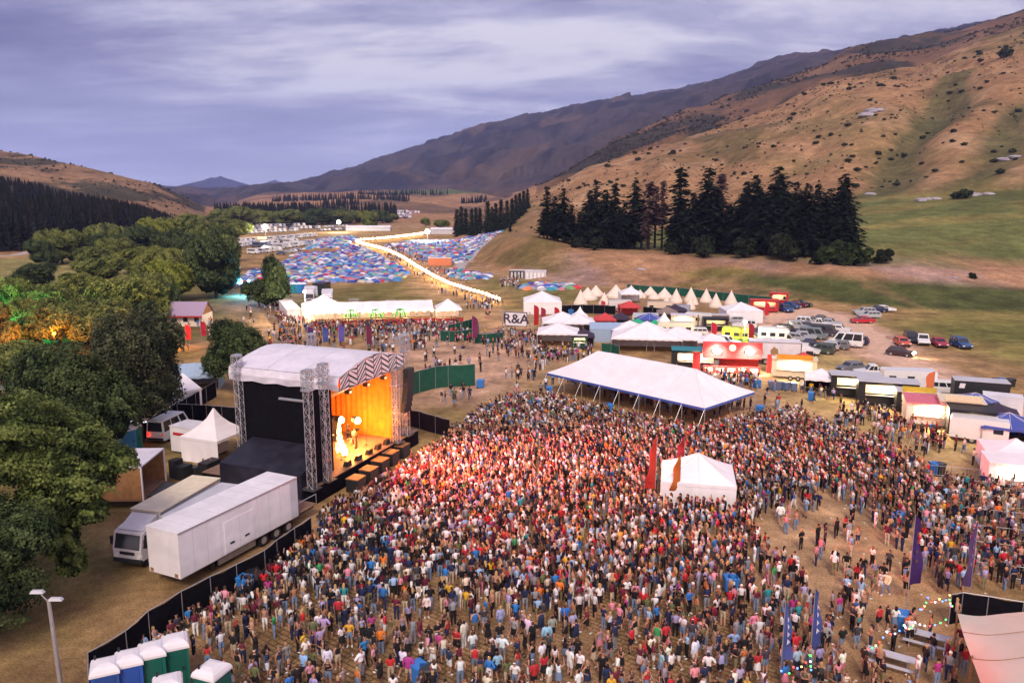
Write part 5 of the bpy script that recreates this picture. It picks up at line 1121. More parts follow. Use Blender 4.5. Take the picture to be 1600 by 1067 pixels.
# ------------------------------------------------------------------ vehicles
def car_parts(kind):
    """body, windows, lamps meshes; x forward"""
    P = dict(hatch=(4.0, 1.7, 1.48), sedan=(4.5, 1.75, 1.45), wagon=(4.6, 1.75, 1.5), suv=(4.6, 1.85, 1.75), ute=(5.2, 1.85, 1.8), van=(4.9, 1.8, 2.05), minibus=(5.6, 2.0, 2.5))[kind]
    L_, w, h = P; hl = L_/2; hw = w/2; bz = .92 if kind in ('hatch', 'sedan', 'wagon') else 1.02
    if kind in ('van', 'minibus'): bz = 1.05 if kind == 'van' else 1.2
    x0 = -hl+.08; roof = {'hatch': (-hl+.45, .35, .95, -hl+.08), 'sedan': (-hl+1.25, .15, .85, -hl+.7), 'wagon': (-hl+.35, .25, .9, -hl+.06), 'suv': (-hl+.3, .35, .95, -hl+.05), 'ute': (-.35, .55, 1.1, -.45), 'van': (-hl+.1, hl-1.25, hl-.5, -hl+.02), 'minibus': (-hl+.1, hl-1.55, hl-.75, -hl+.02)}[kind]
    b = MB(); zb = .34
    nose = .72 if kind not in ('van', 'minibus') else .95
    pts = [(-hl, zb+.1), (-hl+.1, zb), (hl-.1, zb), (hl, zb+.12), (hl-.02, nose), (hl-.12, nose+.1), (roof[2], bz), (-hl+.04, bz), (-hl, bz-.15)]
    b.prism(pts, -hw, hw, 'paint')
    i = .13; rings = [[(roof[3], -hw+.02, bz), (roof[2], -hw+.02, bz), (roof[2], hw-.02, bz), (roof[3], hw-.02, bz)], [(roof[0], -hw+i, h-.04), (roof[1], -hw+i, h-.04), (roof[1], hw-i, h-.04), (roof[0], hw-i, h-.04)], [(roof[0]+.12, -hw+i+.1, h), (roof[1]-.1, -hw+i+.1, h), (roof[1]-.1, hw-i-.1, h), (roof[0]+.12, hw-i-.1, h)]]
    b.loft(rings, 'paint')
    if kind == 'ute':
        for sy in (-1, 1): b.box(-hl+.03, -.5, sy*hw-.04 if sy < 0 else hw-.06, sy*hw+.06 if sy < 0 else hw+.04, bz, bz+.12, 'paint')
        b.box(-hl+.2, -.55, -hw+.12, hw-.12, bz+.003, bz+.02, 'plastic_black')
    b.box(-hl-.06, -hl-.003, -hw+.08, hw-.08, zb+.08, zb+.3, 'plastic_black'); b.box(hl+.003, hl+.06, -hw+.08, hw-.08, zb+.05, zb+.25, 'plastic_black')
    body = b.mesh('body'); wn = MB()
    def side(q0, q1, z0, z1):
        for sy in (-1, 1):
            def at(q, z):
                f = (z-bz)/(h-.04-bz); xa = roof[3]+(roof[0]-roof[3])*f; xb = roof[2]+(roof[1]-roof[2])*f
                return (xa+(xb-xa)*q, sy*((hw-.02)+((hw-i)-(hw-.02))*f+.012), z)
            wn.add([at(q0, z0), at(q1, z0), at(q1, z1), at(q0, z1)], [(0, 1, 2, 3)], 'glass')
    z0, z1 = bz+.06, h-.14
    for q0, q1 in {'hatch': ((.08, .45), (.49, .9)), 'sedan': ((.14, .48), (.52, .88)), 'wagon': ((.05, .33), (.36, .62), (.65, .92)), 'suv': ((.06, .3), (.34, .62), (.66, .92)), 'ute': ((.08, .45), (.5, .9)), 'van': ((.05, .33), (.36, .66), (.7, .93)), 'minibus': ((.04, .33), (.36, .66), (.72, .94))}[kind]: side(q0, q1, z0, z1)
    def cross(xb, xt, sg):
        f0, f1 = .1, .88; e = .012*sg
        wn.add([(xb+(xt-xb)*f0+e, -hw+.16, bz+(h-.04-bz)*f0), (xb+(xt-xb)*f0+e, hw-.16, bz+(h-.04-bz)*f0), (xb+(xt-xb)*f1+e, hw-.24, bz+(h-.04-bz)*f1), (xb+(xt-xb)*f1+e, -hw+.24, bz+(h-.04-bz)*f1)], [(0, 1, 2, 3)], 'glass')
    cross(roof[2], roof[1], 1); cross(roof[3], roof[0], -1)
    win = wn.mesh('window'); hd = MB(); hd.box(hl-.06, hl+.015, -hw+.06, -hw+.42, nose-.14, nose+.02, 'head_glass'); hd2 = MB(); hd2.box(hl-.06, hl+.015, hw-.42, hw-.06, nose-.14, nose+.02, 'head_glass')
    tl = MB(); tl.box(-hl-.015, -hl+.05, -hw+.04, -hw+.28, bz-.3, bz-.08, 'tail_red'); tl2 = MB(); tl2.box(-hl-.015, -hl+.05, hw-.28, hw-.04, bz-.3, bz-.08, 'tail_red')
    return dict(b=body, w=win, h=[hd.mesh('headlight'), hd2.mesh('headlight')], t=[tl.mesh('tail_light'), tl2.mesh('tail_light')], L=L_, wd=w, r=.33 if kind in ('hatch', 'sedan', 'wagon', 'van') else .38)
CARM = {k: car_parts(k) for k in ('hatch', 'sedan', 'wagon', 'suv', 'ute', 'van', 'minibus')}
CC = dict(white=(.75, .74, .74), silver=(.42, .43, .46), grey=(.16, .165, .18), black=(.015, .016, .02), navy=(.02, .03, .08), blue=(.03, .08, .22), red=(.45, .02, .03), maroon=(.14, .015, .03), beige=(.5, .44, .38), green=(.06, .08, .06), orange=(.6, .10, .05), lime=(.5, .55, .05), crimson=(.35, .015, .05))
def car(label, kind, px, py, col, head, cat='car', group=None, sc=1.):
    p = G(px, py); m = CARM[kind]; t = thing('parked_'+('van' if kind in ('van', 'minibus') else 'car'), label, 'van' if kind in ('van', 'minibus') else cat, (p.x, p.y, GZ(p.x, p.y)), R(head), group); t.scale = (sc, sc, sc)
    c = CC[col] if isinstance(col, str) else col
    obj('body', m['b'], t, color=c); obj('window', m['w'], t)
    for q in m['h']: obj('headlight', q, t)
    for q in m['t']: obj('tail_light', q, t)
    wheels(t, [m['L']*.3, -m['L']*.3], m['wd']/2-.13, m['r']); return t
vv = car('white van seen from behind with a glowing red tail lamp, beside the grove fence', 'minibus', 268, 681, 'white', 80)
l = bpy.data.lights.new('tail_glow', 'POINT'); l.energy = 5; l.color = (1, .06, .03); l.shadow_soft_size = .15
o = bpy.data.objects.new('lamp_light', l); COL.objects.link(o); o.parent = vv; o.location = (-3.0, .8, 1.)
E1 = -28
for a in [
 ('white estate car behind the white square tent', 'suv', 1162, 513, 'white', 170), ('silver hatchback half hidden behind the white square tent', 'hatch', 1147, 505, 'silver', 170), ('white long estate with side windows beside the motorhome', 'wagon', 1086, 524, 'white', 172),
 ('dark blue pickup at the head of the vendors lane', 'ute', 1226, 487, 'blue', -80), ('blue hatchback beside the dark blue pickup', 'hatch', 1237, 482, 'blue', -60), ('maroon car near the top end of the vendors lane', 'sedan', 1245, 480, 'maroon', -40), ('black car at the far end of the vendors lane', 'sedan', 1253, 479, 'black', -40), ('black van left of the dark blue pickup', 'van', 1208, 483, 'black', -70),
 ('white estate at the top left of the car park', 'suv', 1262, 508, 'white', E1), ('grey roofed sedan in the top row of the car park', 'sedan', 1284, 503, 'grey', E1), ('white pickup in the middle of the top row', 'ute', 1278, 511, 'white', E1), ('silver sedan at the right end of the top row', 'sedan', 1297, 509, 'silver', E1), ('silver four wheel drive at the left of the second row', 'suv', 1248, 515, 'silver', E1), ('navy car wedged behind the silver four wheel drive', 'sedan', 1263, 515, 'navy', E1),
 ('dark sedan at the left of the car park beside the black suv', 'sedan', 1209, 520, 'grey', 160), ('black suv in the left block of the car park', 'suv', 1232, 522, 'black', E1), ('dark grey van in the centre of the car park', 'van', 1288, 524, (.07, .06, .08), E1), ('white hatchback at the right of the dark grey van', 'hatch', 1311, 519, 'white', E1),
 ('dark navy car behind the white camper van', 'sedan', 1188, 525, 'navy', E1), ('silver estate just right of the white camper van', 'wagon', 1247, 533, 'silver', E1), ('pale silver car between the silver estate and the grey green van', 'hatch', 1258, 530, 'silver', E1), ('grey green van with big windscreen in the car park', 'van', 1270, 529, (.18, .22, .23), E1), ('silver car behind the yellow camper', 'wagon', 1183, 534, 'silver', E1),
 ('silver blue suv left of the yellow camper', 'suv', 1135, 540, (.36, .40, .50), E1), ('beige sedan in front of the white camper van', 'sedan', 1200, 541, 'beige', E1), ('white four wheel drive in the lower row of the car park', 'suv', 1258, 553, 'white', E1), ('dark green four wheel drive with spare wheel in the lower row', 'suv', 1281, 552, 'green', 150), ('silver hatchback behind the dark green four wheel drive', 'hatch', 1292, 546, 'silver', 150),
 ('grey hatchback showing red tail lamps in the lower row', 'hatch', 1308, 545, 'grey', 150), ('white minibus at the right of the lower row', 'minibus', 1321, 541, 'white', 150), ('navy car beyond the white minibus', 'hatch', 1338, 538, 'navy', 150), ('dark blue car behind the white four wheel drive', 'sedan', 1267, 543, 'navy', E1),
 ('silver wagon left of the cluster above the red car', 'wagon', 1350, 491, 'silver', 180), ('silver hatchback nearest the red car', 'wagon', 1357, 497, 'silver', 180), ('dark blue sedan at the back of the cluster above the red car', 'sedan', 1369, 488, 'navy', 185), ('white sedan at the right of the cluster above the red car', 'sedan', 1382, 487, 'white', 0),
 ('bright red sedan alone by the track', 'sedan', 1347, 505, 'red', 180), ('orange red coupe at the left of the row on the grass', 'hatch', 1409, 540, 'orange', -95), ('black car in the row on the grass behind the orange coupe', 'suv', 1423, 534, 'black', -105), ('white pickup in the row on the grass', 'ute', 1441, 537, 'white', -110), ('crimson sedan in the row on the grass', 'sedan', 1467, 541, 'crimson', -100), ('blue four wheel drive at the right of the row on the grass', 'suv', 1501, 543, 'blue', -92),
 ('grey hatchback with raised boot above the black kiosks', 'hatch', 1328, 580, 'grey', 200), ('white pickup behind the black kiosks', 'ute', 1364, 588, 'white', 170), ('white four wheel drive behind the pink stall', 'suv', 1480, 615, 'white', -18),
 ('white car beside the white lorries behind the bar tent', 'wagon', 486, 466, 'white', 80)]:
    car(*a)
mv = car('dark car driving along the dirt track with headlights blazing', 'hatch', 1406, 556, (.05, .03, .035), -38)
for yy in (-.55, .55):
    m = MB(); m.ball((2.02, yy, .68), .2, 'beam', 8, 5); m.build('headlamp_glow', mv)
l = bpy.data.lights.new('head_beam', 'SPOT'); l.energy = 900; l.color = (1, .75, .45); l.spot_size = R(70); l.spot_blend = .8; l.shadow_soft_size = .2
o = bpy.data.objects.new('lamp_light', l); COL.objects.link(o); o.parent = mv; o.location = (2.3, 0, .7); o.rotation_euler = (R(80), 0, R(-90))
def camper(label, px, py, head, L_=6.2, w=2.2, h=2.9, col=(.75, .72, .68), nose=True, cat='camper van', stripes=None, name='camper_van', group=None, sc=1., windows=3, awn=False):
    p = G(px, py); t = thing(name, label, cat, (p.x, p.y, GZ(p.x, p.y)), R(head), group); t.scale = (sc,)*3; xn = L_/2-(1.5 if nose else 0)
    mb = MB(); mb.prism([(-L_/2, .5), (xn, .5), (xn, 1.7), (xn+(.5 if nose else 0), h-.5), (xn-.1, h-.05), (-L_/2+.1, h), (-L_/2, h-.15)], -w/2, w/2, 'paint'); o = mb.build('body', t); o.color = (*col, 1)
    if nose:
        mb = MB(); mb.prism([(xn, .45), (xn+1.5, .45), (xn+1.5, 1.0), (xn+1.2, 1.15), (xn+.45, 1.98), (xn, 1.98)], -w/2+.08, w/2-.08, 'paint'); c = mb.build('cab', t); c.color = (*col, 1)
        mb = MB(); mb.add([(xn+1.14, -w/2+.2, 1.25), (xn+1.14, w/2-.2, 1.25), (xn+.55, w/2-.25, 1.93), (xn+.55, -w/2+.25, 1.93)], [(0, 1, 2, 3)], 'glass')
        for sy in (-1, 1): y = sy*(w/2-.07); mb.add([(xn+.1, y, 1.2), (xn+1.0, y, 1.2), (xn+.45, y, 1.85), (xn+.1, y, 1.85)], [(0, 1, 2, 3)], 'glass')
        mb.build('windscreen', c)
        for sy in (-1, 1): box_on(t, 'headlight', xn+1.46, xn+1.52, sy*(w/2-.35)-.15, sy*(w/2-.35)+.15, .75, .95, 'head_glass')
    for sy in (-1, 1):
        y = sy*(w/2+.012)
        for i in range(windows):
            x0 = -L_/2+.5+(xn+L_/2-1.2)*i/max(1, windows-1)*.85; mb = MB(); mb.add([(x0, y, h*.5), (x0+.9, y, h*.5), (x0+.9, y, h*.72), (x0, y, h*.72)], [(0, 1, 2, 3)], 'glass'); mb.build('window', t)
        if stripes: mb = MB(); mb.add([(-L_/2+.1, y*1.002, h*.28), (xn-.1, y*1.002, h*.22), (xn-.1, y*1.002, h*.34), (-L_/2+.1, y*1.002, h*.4)], [(0, 1, 2, 3)], 'cloth'); q = mb.build('stripe', t); q.color = (*stripes, 1)
    wheels(t, [-L_*.22, L_*.3] if nose else [-.3, .55], w/2-.18, .38)
    if not nose: mb = MB(); mb.tube((L_/2, 0, .55), (L_/2+1.1, 0, .45), .05, 'dark_metal', 4); mb.build('tow_bar', t)
    return t
camper('white camper van with over cab bed in the middle of the car park', 1213, 537, -20)
camper('bright yellow green camper van with dark markings', 1157, 537, -22, 6.2, 2.1, 2.9, (.55, .60, .06), stripes=(.10, .30, .04))
camper('cream motorhome with side windows behind the food tents', 1054, 528, 175, 6.4, 2.3, 3.0, (.72, .70, .52), nose=False, windows=4, stripes=(.55, .50, .05), name='motorhome', cat='motorhome')
camper('white camper van with nose towards the lane beside the long estate car', 1096, 512, -25, 6.2, 2.1, 2.9)
camper('large white caravan behind the black kiosks', 1417, 607, 170, 6.6, 2.3, 2.7, (.72, .72, .74), nose=False, name='caravan', cat='caravan')
camper('white food caravan with red panel near the bell tents', 968, 487, 180, 5.0, 2.1, 2.6, (.72, .68, .66), nose=False, name='caravan', cat='caravan', stripes=(.5, .06, .04), windows=1)
camper('silver rounded caravan by the blue canopy', 1008, 510, 170, 5., 2.1, 2.6, (.62, .62, .66), nose=False, name='caravan', cat='caravan', windows=2)
camper('cream teardrop caravan behind the red canopy', 1030, 489, 175, 5.4, 2.1, 2.5, (.74, .60, .46), nose=False, name='caravan', cat='caravan', windows=2)
camper('small blue grey caravan beside the dark canopy near the black fence', 1064, 494, 160, 3.6, 2.0, 2.4, (.40, .42, .52), nose=False, name='caravan', cat='caravan', windows=1)
camper('white serving caravan with open hatch at the lower right stalls', 1527, 690, 150, 5.4, 2.2, 2.7, (.75, .72, .70), nose=False, name='caravan', cat='caravan', windows=1)
def crate_trailer(label, px, py, head, L_, w, h, m, name='box_trailer', cat='trailer', mark=None):
    p = G(px, py); t = thing(name, label, cat, (p.x, p.y, 0), R(head))
    box_on(t, 'box_body', -L_/2, L_/2, -w/2, w/2, .5, h, m); box_on(t, 'roof', -L_/2-.02, L_/2+.02, -w/2-.02, w/2+.02, h+.003, h+.06, 'pale_grey' if m != 'truck_white' else m); wheels(t, [-.4, .45], w/2-.2, .38)
    d = box_on(t, 'door', L_/2+.003, L_/2+.03, -w/2+.15, w/2-.15, .6, h-.15, m); box_on(d, 'handle', L_/2+.033, L_/2+.06, -.1, .1, 1.2, 1.3, 'metal')
    if mark:
        q = MB(); q.add([(-L_/2+.5, -w/2-.01, h-.9), (-L_/2+1.1, -w/2-.01, h-.9), (-L_/2+1.2, -w/2-.01, h-.3), (-L_/2+.6, -w/2-.01, h-.3)], [(0, 1, 2, 3)], mark); q.build('emblem', t)
    return t
crate_trailer('black box trailer with pale roof at the right behind the stalls', 1528, 633, -20, 6.0, 2.5, 3.2, 'plastic_black', mark='truck_white')
crate_trailer('white box trailer beside the blue canopies', 1563, 652, -28, 4.0, 2.2, 2.7, 'truck_white')
crate_trailer('brown box trailer behind the black kiosk by the white square tent', 1113, 512, -8, 6, 2.4, 2.6, 'wood')
# box lorry with pictures on the side
p = G(1248, 570); t = lorry('box lorry with brown and green pictures on its pale side', Vector((p.x, p.y, 0)), R(168), 7.5, 2.4, 3.6, 'truck_white', 'truck_white')
for x, c in ((3.2, (.36, .22, .10)), (5.4, (.10, .25, .05))):
    m = MB(); m.add([(x, 1.212, 1.6), (x+1.1, 1.212, 1.6), (x+1.2, 1.212, 2.3), (x+.7, 1.212, 2.9), (x+.1, 1.212, 2.5)], [(0, 1, 2, 3, 4)], 'cloth'); o = m.build('picture', t); o.color = (*c, 1)
# ------------------------------------------------------------------ bell tents
def bell_me(r, h):
    mb = MB(); rings = []; n = 20
    for q, z in ((1.0, 0), (1.0, .5), (.66, h*.42), (.36, h*.68), (.12, h*.90), (.015, h)):
        rings.append([(r*q*(1+.02*(i % 2))*math.cos(2*math.pi*i/n), r*q*(1+.02*(i % 2))*math.sin(2*math.pi*i/n), z) for i in range(n)])
    mb.loft(rings, 'cream_canvas', caps=False); d = MB(); d.add([(-.35, -r*1.015, .04), (.35, -r*1.015, .04), (.12, -r*.72, h*.38), (-.12, -r*.72, h*.38)], [(0, 1, 2, 3)], 'roof_cream')
    p = MB(); p.tube((0, 0, h-.1), (0, 0, h+.35), .04, 'wood', 4); return mb.mesh('canvas'), d.mesh('door_flap'), p.mesh('pole')
BT, BW = bell_me(1.9, 4.2), bell_me(2.5, 3.2)
k = 0
for px, py, tp, wide in ((907, 476, 452, 0), (918, 468, 448, 1), (931, 462, 445, 1), (944, 476, 456, 0), (962, 465, 444, 1), (986, 461, 445, 1), (1000, 465, 452, 1), (1016, 461, 447, 1), (1022, 467, 455, 1), (1038, 466, 449, 1), (1041, 479, 461, 0), (1056, 473, 450, 0), (1079, 472, 448, 0), (1078, 483, 464, 0), (1085, 476, 462, 0), (1103, 472, 450, 0), (1118, 480, 457, 0), (1142, 476, 453, 0)):
    p = G(px, py); h = TOPZ(px, tp, p.y); me = BW if wide else BT; t = thing('bell_tent', 'cream bell tents of the pegged out village below the bank' if not wide else 'wide pinkish cream bell tents of the village below the bank', 'tent', (p.x, p.y, GZ(p.x, p.y)), random.uniform(-.5, .5), 'cream bell tents')
    s = h/(3.3 if wide else 4.3); t.scale = (s*1.0, s*1.0, s)
    for nme, m in zip(('canvas', 'door_flap', 'pole'), me): obj(nme, m, t)
# ------------------------------------------------------------------ marquees of the bar, entrance and market
def mq(label, px, py, w, d, eave, peak, style='hip', rz=0, walls='', canvas='white_canvas', ridge=0., **k):
    p = G(px, py); r = R(rz); c = p+Vector((-math.sin(r), math.cos(r), 0))*d/2
    return marquee(k.pop('name', 'marquee'), label, (c.x, c.y, GZ(c.x, c.y)), r, w, d, eave, peak, canvas, style, ridge, walls, **k)
mq('big white closed marquee beside the entrance arch', 848, 491, 8.2, 8, 2.6, 4.6, walls='snew')
mq('small white square tent among the bell tents', 987, 475, 5.2, 5, 2.4, 3.8, walls='nw')
mq('white square tent with walls at the head of the vendors lane', 1163, 505, 7.4, 6, 2.5, 3.9, walls='snew')
mq('white open fronted tent with people under it by the entrance', 872, 543, 7.2, 6.0, 2.4, 3.8, walls='nw', rz=-4)
mq('white marquee behind the open fronted entrance tent', 880, 526, 7.5, 6, 2.6, 4.2, walls='nwe')
mq('cream white marquee right of the entrance tents', 905, 527, 6, 6, 2.6, 4.0, walls='nwe')
mq('small sharp peaked white tent behind the entrance marquees', 907, 512, 3, 3, 2.2, 4.0, 'pagoda', walls='nwe')
mq('long white food tent with striped serving side', 1010, 553, 11.5, 6.5, 2.5, 4.9, walls='nw', rz=-9)
mq('white tent with dark blue edge in front of the pale blue tent', 985, 537, 6.6, 5, 2.3, 3.7, walls='nw', trim='blue_trim', rz=-5)
mq('bright white tent to the right of the long food tent', 1060, 553, 8.0, 6, 2.5, 4.1, walls='ne', rz=-9)
mq('small white tent beside the red food stall', 1112, 556, 4.6, 4, 2.3, 3.4, walls='n', rz=-9)
mq('white peaked tent between the motorhome and the blue canopy', 1040, 528, 4.2, 4, 2.2, 4.4, 'pagoda', walls='n')
mq('long pale blue tarpaulin tent beside the food tents', 955, 535, 7.5, 6, 2.4, 3.1, 'gable', rz=-4, walls='snew', canvas='pale_blue_canvas')
for a in [('red canopy next to the dark purple canopy', 945, 514, 4.2, 'red_canvas', -5, 'n'), ('dark purple canopy right of the red one', 969, 513, 3.6, 'dark_canvas', -5, 'nwe'), ('blue canopy in front of the silver caravan', 1014, 514, 4.6, 'blue_canvas', -8, 'n'),
          ('emerald green canopy above the white food tents', 995, 524, 4.0, 'emerald_canvas', -8, ''), ('smaller emerald canopy beside the motorhome', 1022, 526, 3.0, 'emerald_canvas', -8, ''), ('red topped serving canopy beside the red panelled caravan', 983, 493, 4.4, 'red_canvas', 0, 'n'), ('black canopy by the small blue grey caravan', 1054, 499, 4.4, 'dark_canvas', -10, 'ne'),
          ('low dark brown canopy beneath the cream caravan', 1042, 503, 4.2, 'brown_canvas', -8, 'n'), ('black open canopy beside the pale blue tent', 912, 542, 3.6, 'dark_canvas', -4, 'n'),
          ('black and white topped canopy right of the yellow food truck', 1281, 612, 4.0, 'white_canvas', -20, 'nw'), ('red canopy behind the yellow food truck', 1254, 583, 3.6, 'red_canvas', -15, 'n'),
          ('navy canopy under the black box trailer', 1520, 655, 5.2, 'blue_canvas', -22, 'n'), ('dark blue canopy left of the brightest blue canopy', 1553, 672, 4.4, 'dark_canvas', -25, 'n'), ('bright blue canopy with walls at the right edge stalls', 1572, 690, 5.4, 'blue_canvas', -25, 'ne'),
          ('white peaked tent largest at the right edge', 1582, 735, 5.4, 'white_canvas', -20, 'nw'), ('white canopy below the largest right edge tent', 1628, 748, 5.2, 'white_canvas', -20, 'n')]:
    gazebo(a[0], a[1], a[2], a[3], a[4], R(a[5]), a[6], wall='black_cloth' if 'black and white' in a[0] else None, style='pagoda' if 'peaked' in a[0] else 'hip')
def kiosk(label, px, py, head, L_, w, h, m, front='s', glow=12., inner='warm_light', name='food_kiosk', roofm='pale_grey', sign=None, on_wheels=False, hatch=(.12, .88, .42, .86), z0=.25):
    """serving box: walls round an open lit hatch on its local -y side"""
    p = G(px, py); t = thing(name, label, 'food stall', (p.x, p.y, 0), R(head)); a, b, c, d = hatch; x0, x1 = -L_/2, L_/2
    mb = MB(); f = .08
    mb.box(x0, x1, w-f, w, z0, h, m); mb.box(x0, x0+f, 0, w-f-.003, z0, h, m); mb.box(x1-f, x1, 0, w-f-.003, z0, h, m); mb.box(x0+f+.003, x1-f-.003, f, w-f-.003, z0, z0+f, m)
    mb.box(x0+f+.003, x1-f-.003, 0, f, z0, z0+(h-z0)*c, m); mb.box(x0+f+.003, x1-f-.003, 0, f, z0+(h-z0)*d, h, m); mb.box(x0+f+.003, x0+L_*a, .001, f-.001, z0+(h-z0)*c, z0+(h-z0)*d, m); mb.box(x0+L_*b, x1-f-.003, .001, f-.001, z0+(h-z0)*c, z0+(h-z0)*d, m)
    mb.build('wall', t); box_on(t, 'roof', x0-.1, x1+.1, -.35, w+.1, h+.003, h+.1, roofm); box_on(t, 'counter', x0+L_*a, x1-L_*(1-b), -.35, -.003, z0+(h-z0)*c-.06, z0+(h-z0)*c, 'metal')
    box_on(t, 'lamp_strip', x0+L_*a, x1-L_*(1-b), w*.45, w*.55, h-.14, h-.06, inner); box_on(t, 'back_shelf', x0+.3, x1-.3, w-.5, w-f-.004, z0+.9, z0+1.9, 'roof_cream')
    l = bpy.data.lights.new('stall_light', 'POINT'); l.energy = glow*22; l.color = (1, .76, .46); l.shadow_soft_size = .4; o = bpy.data.objects.new('lamp_light', l); COL.objects.link(o); o.parent = t; o.location = (0, .1, h-.6)
    if sign:
        s = MB(); s.box(x0+L_*.1, x1-L_*.1, -.42, -.36, h+.1, h+.75, 'cloth'); o = s.build('sign_board', t); o.color = (*sign, 1)
    if on_wheels: wheels(t, [-.5, .5], w/2, .33)
    return t
kiosk('black food kiosk with glowing hatch left of the larger black kiosk', 1336, 622, -17, 6.0, 2.6, 2.9, 'plastic_black', glow=30)
kiosk('larger black food kiosk on wheels with bright counter', 1386, 636, -17, 6.8, 2.6, 3.1, 'plastic_black', glow=40, on_wheels=True)
kiosk('black drinks kiosk with yellow lettered board', 1432, 646, -17, 4.6, 2.4, 2.6, 'plastic_black', glow=16, sign=(.42, .33, .04))
kiosk('pink roofed stall flooded with warm light', 1462, 668, -20, 6.2, 4.2, 2.7, 'cream_canvas', glow=90, roofm='pink_canvas')
kiosk('dazzling lit booth right of the pink stall', 1500, 672, -22, 4.4, 3.2, 3.2, 'cream_canvas', glow=140, roofm='roof_cream', sign=(.7, .6, .4))
kiosk('black pizza booth with orange lit inside at the right stalls', 1516, 684, -22, 4.4, 3.0, 3.0, 'plastic_black', glow=50, roofm='plastic_black')
kiosk('teal roofed food truck between the white food tents and the red stall', 1086, 580, -9, 6.8, 2.6, 3.1, 'plastic_black', glow=55, roofm='teal_canvas')
kiosk('yellow and orange hot food truck with lit hatch', 1240, 592, -17, 6.0, 2.4, 2.8, 'roof_cream', glow=60, roofm='roof_cream', sign=(.7, .30, .03), on_wheels=True)
kiosk('black food stall under the brown box trailer', 1118, 518, -8, 4.6, 2.5, 2.4, 'plastic_black', glow=4, roofm='plastic_black')
kiosk('wooden hut with glowing windows behind the white camper', 1067, 515, -10, 4.6, 2.5, 2.7, 'roof_cream', glow=30, roofm='grey_canvas')
kiosk('red serving stall at the top of the vendors lane', 1194, 488, -12, 6.0, 2.4, 2.6, 'red_paint', glow=8, roofm='red_canvas')
kiosk('small red stall beside the black van in the vendors lane', 1217, 476, -12, 4.0, 2.2, 2.6, 'red_paint', glow=6, roofm='red_canvas')
kiosk('green serving stall with white notice by the black canopy', 905, 545, -8, 2.6, 2.2, 2.3, 'green_cloth', glow=8, roofm='truck_white')
kiosk('white stall lit yellow at the lower right edge', 1592, 770, -18, 5, 3, 2.6, 'white_canvas', glow=60, roofm='white_canvas')
# red stall with two floodlights
p = G(1143, 584); t = thing('red_food_stall', 'wide red food stall with two dazzling floodlights over its counter', 'food stall', (p.x, p.y, 0), R(-9))
box_on(t, 'front_board', -4.2, 4.2, .3, .5, 2.2, 4.6, 'red_paint'); box_on(t, 'roof', -4.3, 4.3, .503, 3.4, 2.7, 2.8, 'white_canvas'); box_on(t, 'counter', -4.0, 4.0, 0, .5, .02, 1.05, 'red_paint'); box_on(t, 'rear_wall', -4.2, 4.2, 3.2, 3.3, .02, 2.69, 'red_paint')
for x in (-5.6, 4.9): box_on(t, 'side_board', x, x+1.1, .1, .22, .3, 3.0, 'red_paint')
mb = MB(); mb.tube((0, .29, 3.8), (0, .2, 3.8), .5, 'roof_cream', 14); mb.build('round_emblem', t)
for x in (-2.2, 2.4):
    mb = MB(); mb.box(x-.55, x+.55, -.02, .25, 3.0, 3.75, 'dark_metal'); f = mb.build('floodlight', t); mb = MB(); mb.ball((x, -.25, 3.4), .62, 'white_light', 10, 6, .75); mb.build('lens', f)
    l = bpy.data.lights.new('flood', 'SPOT'); l.energy = 5000; l.color = (1, .86, .66); l.spot_size = R(130); l.spot_blend = .8; l.shadow_soft_size = .5; o = bpy.data.objects.new('lamp_light', l); COL.objects.link(o); o.parent = t; o.location = (x, -.95, 3.5); o.rotation_euler = (R(48), 0, 0)
for i in range(5):
    mb = MB(); mb.box(-3.8+i*1.6, -2.7+i*1.6, -.012, -.003, .25, .85, 'roof_cream'); mb.build('menu_board', t)
# ------------------------------------------------------------------ long bar tent, palms, lorries behind it
a, b = G(582, 507), G(722, 502); r = frame2(a, b)
def lengthwise(label, pxa, pya, pxb, pyb, d, eave, peak, style='gable', **k):
    a, b = G(pxa, pya), G(pxb, pyb); r = frame2(a, b); c = (a+b)/2+Vector((-math.sin(r), math.cos(r), 0))*d/2
    return marquee(k.pop('name', 'bar_tent'), label, (c.x, c.y, 0), r, (b-a).length, d, eave, peak, k.pop('canvas', 'white_canvas'), style, 0, k.pop('walls', 'n'), **k)
bt = lengthwise('very long white bar tent with red counter along the walkway', 483, 508, 678, 502, 7, 2.5, 4.0)
lengthwise('white end tent of the bar with its own peak', 682, 502, 722, 501, 6, 2.4, 4.2, 'hip')
lengthwise('white low tent bulging at the left end of the bar', 480, 500, 540, 496, 6, 2.6, 4.6, 'hip', walls='snew')
for a_, b_ in (((486, 511), (680, 505)), ((682, 506), (724, 505))):
    a, b = G(*a_), G(*b_); q = thing('bar_counter', 'long red bar counter in front of the bar tent' if a_[0] == 486 else 'short red bar counter at the end tent', 'counter', a, frame2(a, b)); box_on(q, 'front_panel', 0, (b-a).length, 0, .5, .02, 1.1, 'red_paint'); box_on(q, 'counter_top', -.05, (b-a).length+.05, -.1, .6, 1.103, 1.17, 'wood')
